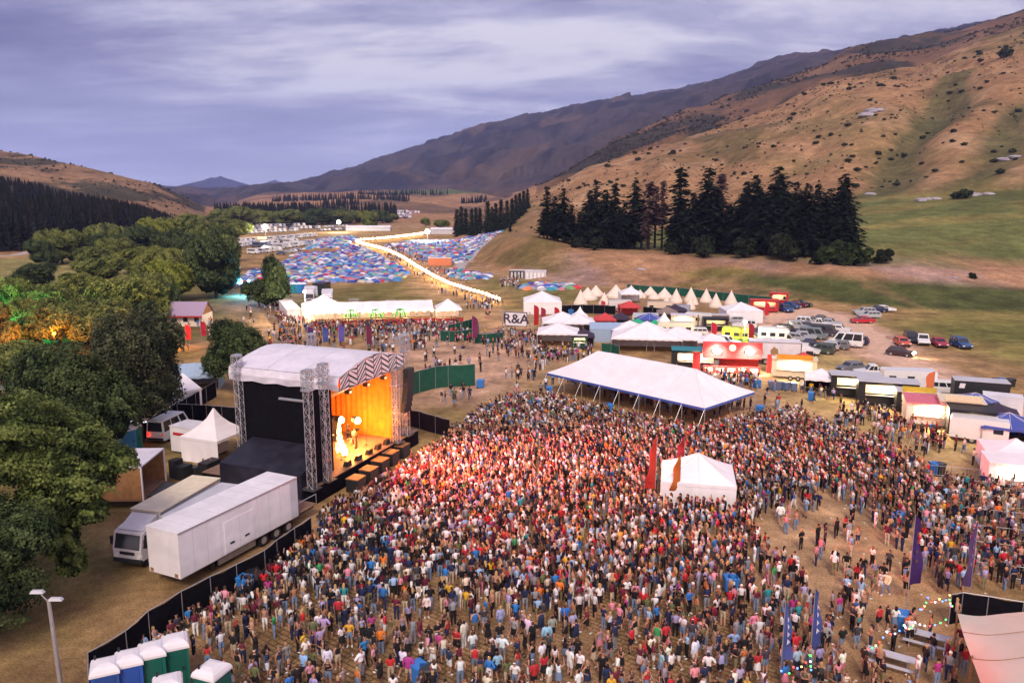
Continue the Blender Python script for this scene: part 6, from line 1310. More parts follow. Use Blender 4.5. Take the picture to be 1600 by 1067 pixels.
for i, (px, py) in enumerate(((548, 507), (587, 506), (625, 505))):
    p = G(px, py); t = thing('palm', 'bright green decorative palm before the bar tent, %s of three' % ('left', 'middle', 'right')[i], 'palm', p); mb = MB(); mb.tube((0, 0, 0), (.1, 0, 2.6), .12, 'bark', 6, .08); mb.build('trunk', t); mb = MB()
    for j in range(9):
        an = 6.283*j/9; d = Vector((math.cos(an), math.sin(an), 0)); e = Vector((-d.y, d.x, 0)); P_ = [Vector((.1, 0, 2.6))+d*(.45*m_)+Vector((0, 0, .55*m_-.24*m_*m_)) for m_ in range(5)]
        for m_ in range(4): mb.add([P_[m_]-e*.2, P_[m_]+e*.2, P_[m_+1]+e*.2*(1-m_/3.2), P_[m_+1]-e*.2*(1-m_/3.2)], [(0, 1, 2, 3)], 'palm_green')
    mb.build('fronds', t)
for lb, px, py, hd, L_ in (('white box lorry facing the field, left of the pair behind the bar', 484, 474, -78, 6), ('white box lorry with cab towards the bar, right of the pair', 512, 480, -78, 6.5)):
    p = G(px, py); r = R(hd); lorry(lb, Vector((p.x, p.y, 0))-Vector((math.cos(r+math.pi), math.sin(r+math.pi), 0))*0, r+math.pi, L_, 2.4, 3.4, 'truck_white', 'truck_white')
def block(name, label, cat, px, py, head, L_, w, h, wallm, roofm, bands=3):
    p = G(px, py); t = thing(name, label, cat, (p.x, p.y, GZ(p.x, p.y)), R(head)); box_on(t, 'wall', 0, L_, 0, w, .05, h, wallm); box_on(t, 'roof', -.08, L_+.08, -.08, w+.08, h+.003, h+.12, roofm)
    for i in range(bands): box_on(t, 'door', .4+i*(L_-.6)/bands, .4+i*(L_-.6)/bands+min(.9, (L_-.6)/bands*.6), -.03, -.003, .12, h*.82, 'pale_grey' if wallm != 'pale_grey' else 'truck_white')
    return t
block('container', 'row of white containers stepping back from the bar tent', 'container', 470, 503, 112, 15, 2.6, 2.6, 'truck_white', 'truck_white', 6)
block('container', 'white cold store between the lorries and the bar tent', 'container', 478, 492, -8, 4.5, 4, 2.5, 'truck_white', 'truck_white', 2)
block('container', 'dark box container with green end beside the blue toilets', 'container', 489, 462, -10, 3.0, 4.5, 3.0, 'plastic_black', 'dark_canvas', 1)
for px, c, l in ((459, (.02, .28, .26), 'teal portable toilet behind the bar'), (468, (.03, .25, .48), 'pale blue portable toilet behind the bar'), (475, (.03, .16, .42), 'deep blue portable toilet behind the bar')):
    portaloo(l, tuple(G(px, 458)), R(10), c, s=1.15)
block('container', 'orange freight container between the two tent fields', 'container', 669, 415, 0, 8.4, 2.6, 2.6, 'orange_box', 'truck_white', 0)
block('toilet_block', 'white toilet block at the foot of the knoll, right part', 'toilet block', 820, 437, -4, 6.4, 2.5, 2.6, 'pale_grey', 'truck_white', 5)
block('toilet_block', 'row of dark toilets at the foot of the knoll, left part', 'toilet block', 796, 435, -3, 7.0, 2.0, 2.4, 'plastic_black', 'truck_white', 6)
# shed left
p = G(262, 510); t = thing('shed', 'old shed with lilac tin roof and red trim by the willows', 'shed', (p.x, p.y, 0), R(-2)); box_on(t, 'wall', 0, 7.0, 0, 5, .02, 2.3, 'cream_canvas')
mb = MB(); mb.add([(-.3, -.8, 2.2), (7.3, -.8, 2.2), (7.3, 2.5, 4.6), (-.3, 2.5, 4.6), (-.3, 5.5, 2.2), (7.3, 5.5, 2.2)], [(0, 1, 2, 3), (3, 2, 5, 4)], 'lilac_tin'); mb.build('roof', t); box_on(t, 'gutter_board', -.3, 7.3, -.86, -.803, 1.95, 2.22, 'red_paint'); mb = MB(); mb.add([(7.0, 0, 2.3), (7.0, 5, 2.3), (7.0, 2.5, 4.4)], [(0, 1, 2)], 'wood'); mb.build('gable', t)
for x in (1., 3.2, 5.4): box_on(t, 'window', x, x+.9, -.02, -.003, .9, 1.8, 'glass')
mq('white long tent beside the black fence in the grove', 292, 640, 4.2, 8, 2.3, 3.6, 'gable', rz=52, walls='snew'); mq('pale blue tarpaulin shelter behind the long tent in the grove', 303, 612, 6.5, 5, 2.0, 3.4, 'gable', rz=12, walls='nwe', canvas='pale_blue_canvas')
# entrance arch
a, b = G(789, 519), G(824, 521); t = thing('entrance_sign', 'white entrance sign with dark letters hung between two poles', 'sign', a, frame2(a, b)); LL = (b-a).length; zt = TOPZ(806, 486.5, a.y); zb = TOPZ(806, 509, a.y)
for x in (-.5, LL+.5): mb = MB(); mb.tube((x, 0, 0), (x, 0, zt+.1), .12, 'metal', 6); mb.build('pole', t)
mb = MB(); mb.tube((-.5, 0, zt), (LL+.5, 0, zt), .06, 'metal', 5); mb.build('crossbar', t)
pn = box_on(t, 'panel', 0, LL, -.1, -.03, zb, zt, 'truck_white'); mb = MB(); e = .14
mb.box(0, LL, -.13, -.103, zb, zb+e, 'dark_canvas'); mb.box(0, LL, -.13, -.103, zt-e, zt, 'dark_canvas'); mb.box(0, e, -.13, -.103, zb+e+.002, zt-e-.002, 'dark_canvas'); mb.box(LL-e, LL, -.13, -.103, zb+e+.002, zt-e-.002, 'dark_canvas'); mb.build('frame', pn)
cu = bpy.data.curves.new('lettering', 'FONT'); cu.body = 'R&A'; cu.size = (zt-zb)*.88; cu.align_x = 'CENTER'; cu.align_y = 'CENTER'; cu.extrude = .01; cu.offset = .035
tmp = bpy.data.objects.new('lettering', cu); COL.objects.link(tmp); dg = bpy.context.evaluated_depsgraph_get(); me = bpy.data.meshes.new_from_object(tmp.evaluated_get(dg)); bpy.data.objects.remove(tmp); me.materials.clear(); me.materials.append(MT['dark_canvas'])
o = obj('lettering', me, pn); o.location = (LL/2, -.14, (zt+zb)/2); o.rotation_euler = (R(90), 0, 0); o.scale = (1.12, 1, 1)
# flags
RED, PUR, BLU = (.36, .015, .02), (.06, .02, .12), (.05, .08, .28)
for a in [('red feather flag right beside the entrance sign', 834, 519, 5.2, RED, 'feather'), ('smaller dark red feather flag second from the entrance sign', 845, 512, 4.0, (.28, .03, .06), 'feather'), ('red feather flag third from the entrance sign', 866, 517, 4.6, RED, 'feather'),
          ('tall maroon feather flag at the corner of the green fence', 738, 540, 5.2, (.16, .02, .08), 'feather'), ('blue feather flag left of the row behind the stage roof', 482, 543, 3.6, PUR, 'feather'), ('blue feather flag in the middle of the row behind the stage roof', 505, 543, 3.6, BLU, 'feather'), ('violet blue feather flag right of the row behind the stage roof', 530, 543, 4.0, (.10, .08, .34), 'feather'), ('maroon feather flag right of the blue ones behind the stage roof', 573, 548, 4.4, (.13, .02, .05), 'feather'),
          ('red feather flag near the shed, left of the pair', 291, 539, 3.6, (.5, .02, .03), 'feather'), ('red feather flag near the shed, right of the pair', 315, 533, 3.6, (.32, .015, .04), 'feather'), ('maroon feather flag closest to the shed', 272, 533, 3.2, (.2, .02, .04), 'feather'),
          ('red feather flag left of the red food stall', 1110, 545, 4.6, (.45, .02, .04), 'feather'), ('dark red feather flag above the red food stall', 1168, 547, 4.6, (.32, .02, .03), 'feather'), ('red feather flag by the white square tent', 1194, 500, 3.8, (.5, .02, .03), 'feather'), ('pink red small flag by the red panelled caravan', 939, 488, 2.6, (.6, .05, .1), 'feather'),
          ('orange round topped flag before the large caravan', 1455, 643, 5.0, (.55, .14, .05), 'feather'), ('blue grey teardrop flag beside the picture lorry', 1212, 565, 2.8, (.12, .13, .22), 'feather')]:
    flag(a[0], a[1], a[2], a[3], a[4], a[5], math.pi if a[0].startswith('orange') else 0, 1.0)
flag('tall deep purple banner beside the blue bin at lower right', 1416, 952, 6.4, (.045, .015, .10), 'banner', 0, .8, None, (.10, .05, .06))
flag('faded purple banner on a bamboo pole inside the barrier lanes', 1513, 952, 6.0, (.09, .045, .13), 'banner', math.pi, .55, None, (.2, .12, .2))
flag('blue banner with white shapes, left of the pair at the bottom', 1219, 1062, 4.6, (.06, .08, .25), 'banner', 0, .6, None, (.5, .5, .6)); flag('blue banner with white shapes, right of the pair at the bottom', 1264, 1050, 5.0, (.05, .07, .24), 'banner', 0, .6, None, (.5, .5, .6))
# bins
BB, BK = (.03, .19, .55), (.02, .022, .024)
for a in [('blue wheelie bin against the black fence beside a black one', 384, 925, BB), ('black wheelie bin against the black fence', 399, 916, BK), ('blue wheelie bin at the bottom of the crowd beside a black one', 655, 1066, BB), ('black wheelie bin at the bottom of the crowd', 669, 1072, BK), ('blue bin beside the tall green wall', 751, 606, BB), ('blue bin left of the huge white tent', 858, 617, BB), ('blue bin under the edge of the huge white tent', 951, 645, BB),
          ('blue bin right of the huge white tent', 1187, 648, BB), ('first blue bin of the row by the yellow food truck', 1182, 606, BB), ('blue bin on the open ground before the black kiosks', 1268, 626, BB), ('blue bin at the mouth of the barrier lanes', 1460, 741, BB), ('dark bin at the mouth of the barrier lanes', 1467, 742, BK), ('blue bin tipped into the crowd at right', 1402, 822, BB), ('blue lidded bin inside the crowd right of centre', 1141, 925, BB),
          ('large blue bin beside the deep purple banner', 1412, 985, BB), ('blue bin on the grass behind the entrance', 892, 492, BB), ('blue bin near the red canopy', 941, 500, BB), ('blue bin by the low dark tree', 412, 465, BB), ('blue bin under the shed eaves', 306, 508, BB)]:
    wheelie_bin(a[0], a[1], a[2], a[3], random.uniform(0, 6))
for i, (dx, c, n) in enumerate(((0, BK, 'black'), (9, BK, 'black'), (14, BB, 'blue'), (20, BB, 'blue'), (28, BK, 'black'), (34, BK, 'black'))):
    wheelie_bin('%s bins of the cluster on the grass beyond the box trailers' % n, 1545+dx, 606-(i % 2)*2, c, i, 'bin cluster on the grass')
for i, px in enumerate((1205, 1216, 1228, 1240)): wheelie_bin('blue grey bins lined up below the yellow food truck', px, 608+i, (.12, .16, .28), i, 'bins below the yellow food truck')
# barrier lanes at the lower right
def barrier_me(L_=2.3):
    mb = MB()
    for z in (.2, 1.08): mb.tube((0, 0, z), (L_, 0, z), .022, 'metal', 4)
    for i in range(11): mb.tube((L_*i/10, 0, .2 if 0 < i < 10 else .03), (L_*i/10, 0, 1.08), .012 if 0 < i < 10 else .022, 'metal', 3)
    for x in (.3, L_-.3): mb.box(x-.03, x+.03, -.3, .3, 0, .03, 'metal')
    return mb.mesh('crowd_barrier')
BAR = barrier_me(); kb = 0
for (a_, b_) in (((1442, 743), (1600, 757)), ((1450, 762), (1610, 778)), ((1470, 785), (1620, 800)), ((1505, 812), (1640, 826)), ((1500, 838), (1660, 856)), ((1516, 866), (1680, 886)), ((1524, 900), (1700, 922))):
    a, b = G(*a_), G(*b_); n = int((b-a).length/2.35); d = (b-a).normalized()
    for i in range(n): q = a+d*2.35*i; obj('crowd_barrier', BAR, None, 'galvanised crowd barriers forming the queueing lanes at right', 'barrier', 'crowd barriers of the queueing lanes', loc=(q.x, q.y, .0), rz=math.atan2(d.y, d.x))
# stretch tent, picnic tables, coloured string lights
t = thing('stretch_tent', 'beige stretch tent canopy filling the bottom right corner', 'tent', G(1560, 1067)); o0 = t.location
mb = MB()
PA = [[(1496, 958, 3.1), (1508, 1000, 2.9), (1530, 1060, 2.6), (1545, 1110, 2.0)], [(1530, 962, 2.9), (1548, 1005, 3.4), (1570, 1060, 3.6), (1590, 1110, 3.2)], [(1570, 958, 2.7), (1600, 1000, 3.5), (1630, 1050, 4.0), (1650, 1100, 3.6)], [(1640, 952, 2.9), (1680, 990, 3.4), (1720, 1030, 3.6), (1750, 1080, 3.2)]]
from mathutils.geometry import interpolate_bezier
rows = [[Vector(G(a, b, z))-o0 for a, b, z in r] for r in PA]
def cr(p, f):
    n = len(p)-1; i = min(int(f*n), n-1); u = f*n-i; p0, p1, p2, p3 = p[max(i-1, 0)], p[i], p[i+1], p[min(i+2, n)]
    return .5*((2*p1)+(p2-p0)*u+(2*p0-5*p1+4*p2-p3)*u*u+(3*p1-p0-3*p2+p3)*u*u*u)
gr = []
for i in range(13): col = [cr(r, i/12) for r in rows]; gr.append([tuple(cr(col, j/12)) for j in range(13)])
mb.loft(gr, 'beige_stretch', caps=False, closed=False); mb.build('canopy', t, smooth=True)
mb = MB()
for i in (3, 6, 9): 
    for j in range(12): mb.tube(Vector(gr[i][j])+Vector((0, 0, .03)), Vector(gr[i][j+1])+Vector((0, 0, .03)), .018, 'wood', 3)
mb.build('seam', t)
for i, j in ((0, 0), (12, 0), (0, 12), (6, 0)):
    v = Vector(gr[i][j]); mb = MB(); mb.tube((v.x, v.y, -o0.z), (v.x, v.y, v.z+.2), .05, 'wood', 5); mb.build('pole', t)
def picnic(label, px, py, rz):
    p = G(px, py); t = thing('picnic_table', label, 'table', p, R(rz)); t.scale = (.82, .82, .95); box_on(t, 'table_top', -1.5, 1.5, -.4, .4, .72, .78, 'pale_grey')
    for y in (-.85, .85): box_on(t, 'bench', -1.5, 1.5, y-.15, y+.15, .42, .47, 'pale_grey')
    for x in (-1.1, 1.1): mb = MB(); mb.tube((x, -.9, .02), (x, -.2, .72), .04, 'metal', 4); mb.tube((x, .9, .02), (x, .2, .72), .04, 'metal', 4); mb.build('leg', t)
picnic('pale picnic table near the bottom edge under the coloured bulbs', 1390, 1040, -32); picnic('pale picnic table behind the first one, by the man in orange', 1448, 1008, -32)
for px, py in ((553, 480), (612, 482)): picnic('pale tables standing on the green behind the bar, %s one' % ('left' if px < 600 else 'right'), px, py-8, 0)
BC = [((1, .1, .08), 'red'), ((.1, 1, .25), 'green'), ((.15, .35, 1), 'blue'), ((1, .8, .3), 'yellow'), ((.9, .9, 1), 'white')]
for c, n in BC: dm('bulb_'+n, c, emit=c, estr=1.1)
def bulbs(label, pts, sag=.4, step=.24, ms=None, r=.065, name='string_lights'):
    t = thing(name, label, 'string lights', pts[0]); o0 = Vector(pts[0]); P = [Vector(p)-o0 for p in pts]; w = MB(); bl = {}
    for a, b in zip(P, P[1:]):
        n = max(3, int((b-a).length/step)); pv = None
        for i in range(n+1):
            q = a.lerp(b, i/n); q.z -= sag*4*(i/n)*(1-i/n)
            if pv is not None: w.tube(pv, q, .012, 'plastic_black', 3, caps=False)
            pv = q; bl.setdefault(random.choice(ms or [c[1] for c in BC]), []).append(q.copy())
    w.build('cable', t)
    for k_, L_ in bl.items():
        m = MB()
        for q in L_: m.ball((q.x, q.y, q.z-.06), r, 'bulb_'+k_, 5, 3)
        m.build('bulb', t)
    return t
Z3 = lambda px, py, z: tuple(G(px, py, z))
bulbs('coloured fairy lights looped from the purple banner past the tables', [Z3(1352, 1012, 1.6), Z3(1386, 985, 2.4), Z3(1413, 975, 3), Z3(1430, 970, 2.6), Z3(1478, 966, 2.8)], .3)
bulbs('coloured fairy lights along the top of the small gate frame', [Z3(1438, 950, 2.8), Z3(1450, 932, 3), Z3(1468, 934, 3), Z3(1484, 928, 3), Z3(1488, 945, 2.)], .25)
bulbs('coloured fairy lights between the two blue banners', [Z3(1221, 1046, 2), Z3(1240, 1040, 2.2), Z3(1266, 1022, 2.6), Z3(1270, 1050, 1.2)], .3)
# ------------------------------------------------------------------ glowing path of festoon lamps across the camp
def festoon():
    pts = [(780, 470), (760, 462), (735, 455), (700, 444), (672, 430), (650, 417), (630, 404), (605, 392), (588, 387.2), (572, 383.5), (563, 381.2), (558.5, 379.6), (557, 378.4), (558.5, 377.3), (564, 376.2), (575, 375.3), (590, 374.3), (615, 372), (640, 369), (662, 366)]
    P = [Vector(G(a, b-1, 1.2)) for a, b in pts]; t = thing('festoon_path', 'dazzling line of festoon lamps zigzagging through the tent fields', 'string lights', (P[0].x, P[0].y, 0)); o0 = t.location; wire = MB(); lamp = MB(); post = MB()
    for a, b in zip(P, P[1:]):
        L_ = (b-a).length; n = max(1, int(L_/2.4))
        for i in range(n):
            q = a.lerp(b, i/n)-o0; q1 = a.lerp(b, (i+1)/n)-o0; q.z = q1.z = 1.5; d = math.hypot(q.x+o0.x, q.y+o0.y)
            wire.tube(q, q1, .035+d*.00055, 'string_light', 5, caps=False); lamp.ball((q.x, q.y, q.z), .18+d*.0009, 'string_light', 7, 4)  # tube between lamps glows and thickens with distance, bloom put into the shape
            if i % 3 == 0: post.tube((q.x, q.y, 0), (q.x, q.y, 1.5), .04, 'metal', 4)
    wire.build('bloom_tube', t); lamp.build('lamp', t); post.build('post', t)
festoon()
for px, py, zz, e, l in ((415, 357, 0, 22000, 'blinding white flood lamp mast at the left end of the camp'), (530, 349, 0, 15000, 'warm flood lamp mast before the dark trees of the camp'), (668, 364, 0, 15000, 'flood lamp mast where the glowing path ends')):
    p = G(px, py+14); z = TOPZ(px, py-2, p.y); t = thing('flood_mast', l, 'flood lamp', p); mb = MB(); mb.tube((0, 0, 0), (0, 0, z), .12, 'dark_metal', 5); mb.build('mast', t); mb = MB(); mb.ball((0, -.2, z), 1.5 if px < 500 else 1.2, 'white_light', 12, 8); mb.build('lamp', t)
    L0 = bpy.data.lights.new('flood', 'POINT'); L0.energy = e; L0.color = (1, .9, .7); L0.shadow_soft_size = 1.5; o = bpy.data.objects.new('lamp_light', L0); COL.objects.link(o); o.parent = t; o.location = (0, -3.5, z)
p = G(545, 500); 
for px, py, zt, l, e in ((1162, 542, 503, 'slim lamp mast with white lamp over the red stall', 1500), (478, 500, 456, 'slim lamp mast with pale lamp by the cold store', 6000)):
    p = G(px, py); z = TOPZ(px, zt, p.y); t = thing('lamp_mast', l, 'flood lamp', p); mb = MB(); mb.tube((0, 0, 0), (0, 0, z), .07, 'metal', 5); mb.build('mast', t); mb = MB(); mb.ball((0, 0, z), .3, 'white_light', 8, 5); mb.build('lamp', t)
    L0 = bpy.data.lights.new('flood', 'POINT'); L0.energy = e; L0.color = (1, .85, .6); o = bpy.data.objects.new('lamp_light', L0); COL.objects.link(o); o.parent = t; o.location = (0, -.6, z)
# bar and grove lamps
def lampbar(label, px, py, z, e, c, L_=1., m='warm_light', r=.25):
    p = G(px, py); t = thing('party_lamp', label, 'lamp', (p.x, p.y, GZ(p.x, p.y))); mb = MB(); mb.tube((0, 0, 0), (0, 0, z), .05, 'dark_metal', 5); mb.build('stand', t); mb = MB(); mb.ball((0, 0, z), r, m, 8, 5); mb.build('lamp', t)
    L0 = bpy.data.lights.new('party_light', 'POINT'); L0.energy = e; L0.color = c; L0.shadow_soft_size = r; o = bpy.data.objects.new('lamp_light', L0); COL.objects.link(o); o.parent = t; o.location = (0, -.5, z+.05)
for n, c in (('lamp_orange', (1, .30, .02)), ('lamp_green', (.03, 1, .35)), ('lamp_pink', (1, .04, .2)), ('lamp_cyan', (.1, .55, 1))): dm(n, c, emit=c, estr=14.)
lampbar('orange party lamp shining up into the low tree', 62, 566, 2.2, 3500, (1, .24, .015), m='lamp_orange'); lampbar('second orange party lamp behind the dense dark tree', 35, 578, 2.0, 2600, (1, .24, .015), m='lamp_orange'); lampbar('third orange party lamp right of the first', 88, 553, 3.4, 1500, (1, .25, .02), m='lamp_orange')
lampbar('green party lamp at the left picture edge', 4, 545, 5., 3500, (.02, 1, .35), m='lamp_green'); lampbar('green party lamp under the pale dusty willow', 42, 532, 4.2, 2200, (.02, 1, .35), m='lamp_green'); lampbar('pink party lamp under the low tree', 8, 585, 1.8, 2200, (1, .03, .22), m='lamp_pink')
lampbar('small orange lamp at the edge of the grey green tree', 268, 545, 2.4, 900, (1, .3, .03), m='lamp_orange')
for px, l in ((366, 'cyan stage lamp left of the pair below the tall willow'), (376, 'cyan stage lamp right of the pair below the tall willow'), (390, 'third cyan stage lamp beside the low dark tree')): lampbar(l, px, 463, 3.8, 4500, (.08, .5, 1), m='lamp_cyan', r=.7 if px < 380 else .4)
for i, px in enumerate((500, 520, 545, 570, 595, 620, 645, 668, 700)): lampbar('warm lamps hanging along the front of the bar tent', px, 507, 2.35, 260, (1, .72, .36), r=.12) if False else None
bt_l = thing('bar_lights', 'row of warm lamps under the edge of the bar tent', 'lamp', G(490, 508)); o0 = bt_l.location; mb = MB()
for px in range(495, 720, 12): q = G(px, 508-(px-490)*.028)-o0; mb.ball((q.x, q.y, 2.3), .2, 'warm_light', 6, 4)
mb.build('lamp', bt_l)
for px in (500, 545, 590, 635, 690):
    q = G(px, 508-(px-490)*.028)-o0; L0 = bpy.data.lights.new('bar_light', 'POINT'); L0.energy = 600; L0.color = (1, .7, .36); L0.shadow_soft_size = .3; o = bpy.data.objects.new('lamp_light', L0); COL.objects.link(o); o.parent = bt_l; o.location = (q.x, q.y-.4, 2.1)
bulbs('white fairy lights zigzagging along the grove fence', [Z3(184, 672, 1.5), Z3(190, 660, 2.6), Z3(194, 678, 1.2), Z3(206, 652, 2.6), Z3(210, 668, 1.8), Z3(218, 655, 2.4), Z3(228, 658, 2)], .1, .3, ['white'], .09)
# ------------------------------------------------------------------ camp: dome tents, vans, far cars
TC = [('royal blue', (.03, .07, .40), 5), ('sky blue', (.07, .24, .55), 5), ('teal', (.03, .28, .36), 3.2), ('navy', (.03, .04, .18), 4.5), ('grey', (.30, .30, .36), 3), ('pale grey', (.55, .55, .62), 4), ('red', (.50, .03, .05), 1.6), ('crimson', (.45, .02, .10), 1.0), ('orange', (.65, .17, .03), 1.2), ('green', (.10, .26, .08), .9), ('lime', (.45, .55, .05), .5), ('violet', (.14, .09, .38), 2.4), ('sand', (.48, .36, .22), 1.4), ('white', (.72, .70, .70), 2.6)]
def dome(n=10, k=4, r=1., h=.72, ridge=0.):
    vs = []; fs = []
    for j in range(k+1):
        p_ = math.pi/2*j/k; rr = math.cos(p_); 
        for i in range(n):
            a = 2*math.pi*i/n; sq = 1/max(abs(math.cos(a)), abs(math.sin(a)))**.45
            vs.append((r*rr*sq*math.cos(a)*(1+ridge), r*rr*sq*math.sin(a), h*math.sin(p_)+(.0 if j else -.04)))
    for j in range(k):
        for i in range(n): fs.append((j*n+i, j*n+(i+1) % n, (j+1)*n+(i+1) % n, (j+1)*n+i))
    return vs, fs
def dome_mesh(nm, ridge, h):
    vs, fs = dome(12, 5, 1., h, ridge); mb = MB(); mb.add(vs, fs, 'tent_cloth'); me = mb.mesh('flysheet', smooth=False)
    d = MB(); d.add([(-.32, -1.04, 0), (.32, -1.04, 0), (.26, -.90, h*.5), (0, -.76, h*.68), (-.26, -.90, h*.5)], [(0, 1, 2, 3, 4)], 'tent_door'); return me, d.mesh('door')
dm('tent_cloth', (1, 1, 1), .55, .08, 1.5, objcol=True); dm('tent_door', (.10, .10, .14), .8)
TM = [dome_mesh('dome', 0., .75), dome_mesh('tunnel', .45, .70), dome_mesh('low', .15, .55)]
FIELDS = [('left camp field', W2((376, 444), (388, 424), (440, 412), (470, 392), (500, 373), (548, 368), (562, 376), (578, 392), (612, 410), (640, 426), (625, 441), (560, 442), (480, 443)), 1.0),
          ('right camp field', W2((600, 384), (650, 376), (786, 375), (768, 390), (740, 402), (718, 412), (690, 409), (652, 405), (630, 395)), .95),
          ('small camp by the path', W2((683, 426), (712, 420), (770, 431), (768, 437), (722, 437)), 1.0), ('tent cluster above the entrance marquee', W2((811, 449), (832, 444), (905, 446), (903, 451), (862, 454), (822, 453)), 1.6),
          ('tents left of the low dark tree', W2((372, 440), (390, 430), (400, 437), (394, 450), (378, 450)), 1.0)]
FPTS = [Vector((G(a, b).x, G(a, b).y, 0)) for a, b in ((780, 470), (735, 455), (700, 444), (672, 430), (650, 417), (630, 404), (605, 392), (580, 385), (560, 379), (590, 374.5), (640, 369), (662, 366))]
spots = []
for nm, poly, dens in FIELDS:
    xs = [p[0] for p in poly]; ysx = [p[1] for p in poly]; x0, x1, y0, y1 = min(xs), max(xs), min(ysx), max(ysx); st = 2.15/math.sqrt(dens)
    yy = y0
    while yy < y1:
        xx = x0+random.uniform(0, st)
        while xx < x1:
            x = xx+random.uniform(-.8, .8); y = yy+random.uniform(-.9, .9)
            if inpoly(x, y, poly) and random.random() < .93:
                d = min((Vector((x, y, 0))-(a.lerp(b, max(0, min(1, (Vector((x, y, 0))-a).dot(b-a)/(b-a).length_squared))))).length for a, b in zip(FPTS, FPTS[1:]))
                gap = fbm(np.array([x/34.]), np.array([y/60.]), 2)[0]
                if d > 5.5 and gap > .16: spots.append((x, y, nm))
            xx += st*random.uniform(.75, 1.3)
        yy += st*random.uniform(.9, 1.15)
spots.sort(key=lambda s: math.hypot(s[0], s[1])); wts = [c[2] for c in TC]
SV_, SF_, SC_, so = [], [], [], 0; lv, lf = dome(8, 3, 1., .75); lv = np.array(lv); lf = np.array(lf)
for i, (x, y, nm) in enumerate(spots):
    c = random.choices(TC, wts)[0]; s = random.uniform(.8, 1.4); v = random.randrange(3); rz = random.uniform(0, 6.28); z = GZ(x, y); j = random.uniform(.75, 1.25); pm = random.choice((0, 0, .15, .35)); col = tuple(min(.85, q*j*(1-pm)+.5*pm) for q in c[1])
    if i < 295:
        kindw = ('dome tent', 'long tunnel tent', 'low dome tent')[v]
        t = thing('dome_tent', '%s %s pitched in the %s' % (c[0], kindw, nm) if 'tents left' not in nm and 'cluster' not in nm else '%s %s in the %s' % (c[0], kindw, nm), 'tent', (x, y, z), rz, '%s %ss in the %s' % (c[0], kindw, nm)); t.scale = (s, s*.9, s)
        obj('flysheet', TM[v][0], t, color=col); obj('door', TM[v][1], t)
    else:
        ca, sa = math.cos(rz), math.sin(rz); V = lv*[s*(1.4 if v == 1 else 1), s*.9, s*(.95 if v < 2 else .75)]
        SV_.append(np.stack([V[:, 0]*ca-V[:, 1]*sa+x, V[:, 0]*sa+V[:, 1]*ca+y, V[:, 2]+z], 1)); SF_.append(lf+so); SC_.append(np.repeat([col], len(lv), 0)); so += len(lv)
M_ = mat('far_tents', (1, 1, 1), .6, .05, attr='tint')
join_mesh('tent_field', np.concatenate(SV_), np.concatenate(SF_), np.concatenate(SC_), M_, 'stuff', 'hundreds of small coloured tents packed over the far camp fields', 'tents')
def simple_van():
    mb = MB(); mb.prism([(-2.6, .35), (2.6, .35), (2.6, 1.0), (2.0, 1.3), (1.6, 2.3), (-2.5, 2.35), (-2.6, 2.1)], -.95, .95, 'paint'); mb.box(-2.2, 1.4, -.97, .97, 1.35, 1.95, 'glass')
    for x in (-1.5, 1.6): mb.tube((x, -.97, .35), (x, .97, .35), .35, 'rubber', 8)
    return mb.mesh('parked_van')
def simple_car():
    mb = MB(); mb.prism([(-2.1, .35), (2.1, .35), (2.1, .75), (1.1, .95), (.5, 1.45), (-1.3, 1.45), (-1.9, .95), (-2.1, .9)], -.85, .85, 'paint'); mb.box(-1.2, .5, -.87, .87, .98, 1.32, 'glass')
    for x in (-1.3, 1.3): mb.tube((x, -.88, .33), (x, .88, .33), .33, 'rubber', 8)
    return mb.mesh('parked_car')
SVM, SCM = simple_van(), simple_car(); kk_ = 0
for rows, kind in ((((377, 356), (480, 353)), 'v'), (((372, 361), (505, 357)), 'v'), (((374, 366), (470, 361)), 'v'), (((415, 377), (500, 369)), 'v'), (((372, 380), (402, 377)), 'v'), (((374, 386), (400, 383)), 'v'), (((402, 386), (470, 378)), 'v'), (((416, 392), (492, 381)), 'v'), (((395, 397), (440, 392)), 'v'), (((440, 398), (476, 390)), 'c'), (((480, 357), (545, 354)), 'c'), (((500, 361), (560, 358)), 'c')):
    a, b = G(*rows[0]), G(*rows[1]); d = (b-a); n = max(2, int(d.length/(3.6 if kind == 'v' else 3.2)))
    for i in range(n):
        if random.random() < .15: continue
        q = a.lerp(b, (i+random.uniform(-.2, .2))/n); c = random.choice([(.72, .71, .72)]*6+[(.45, .46, .5), (.3, .32, .4), (.1, .12, .2)])
        o = obj('parked_van' if kind == 'v' else 'parked_car', SVM if kind == 'v' else SCM, None, 'pale camper vans parked in rows beyond the left tent field' if kind == 'v' else 'small cars in the rows behind the left tent field', 'van' if kind == 'v' else 'car', 'vans behind the left tent field' if kind == 'v' else 'cars behind the left tent field', None, c, (q.x, q.y, 0), math.atan2(d.y, d.x)+1.57+random.choice((0, 3.14))+random.uniform(-.15, .15)); kk_ += 1
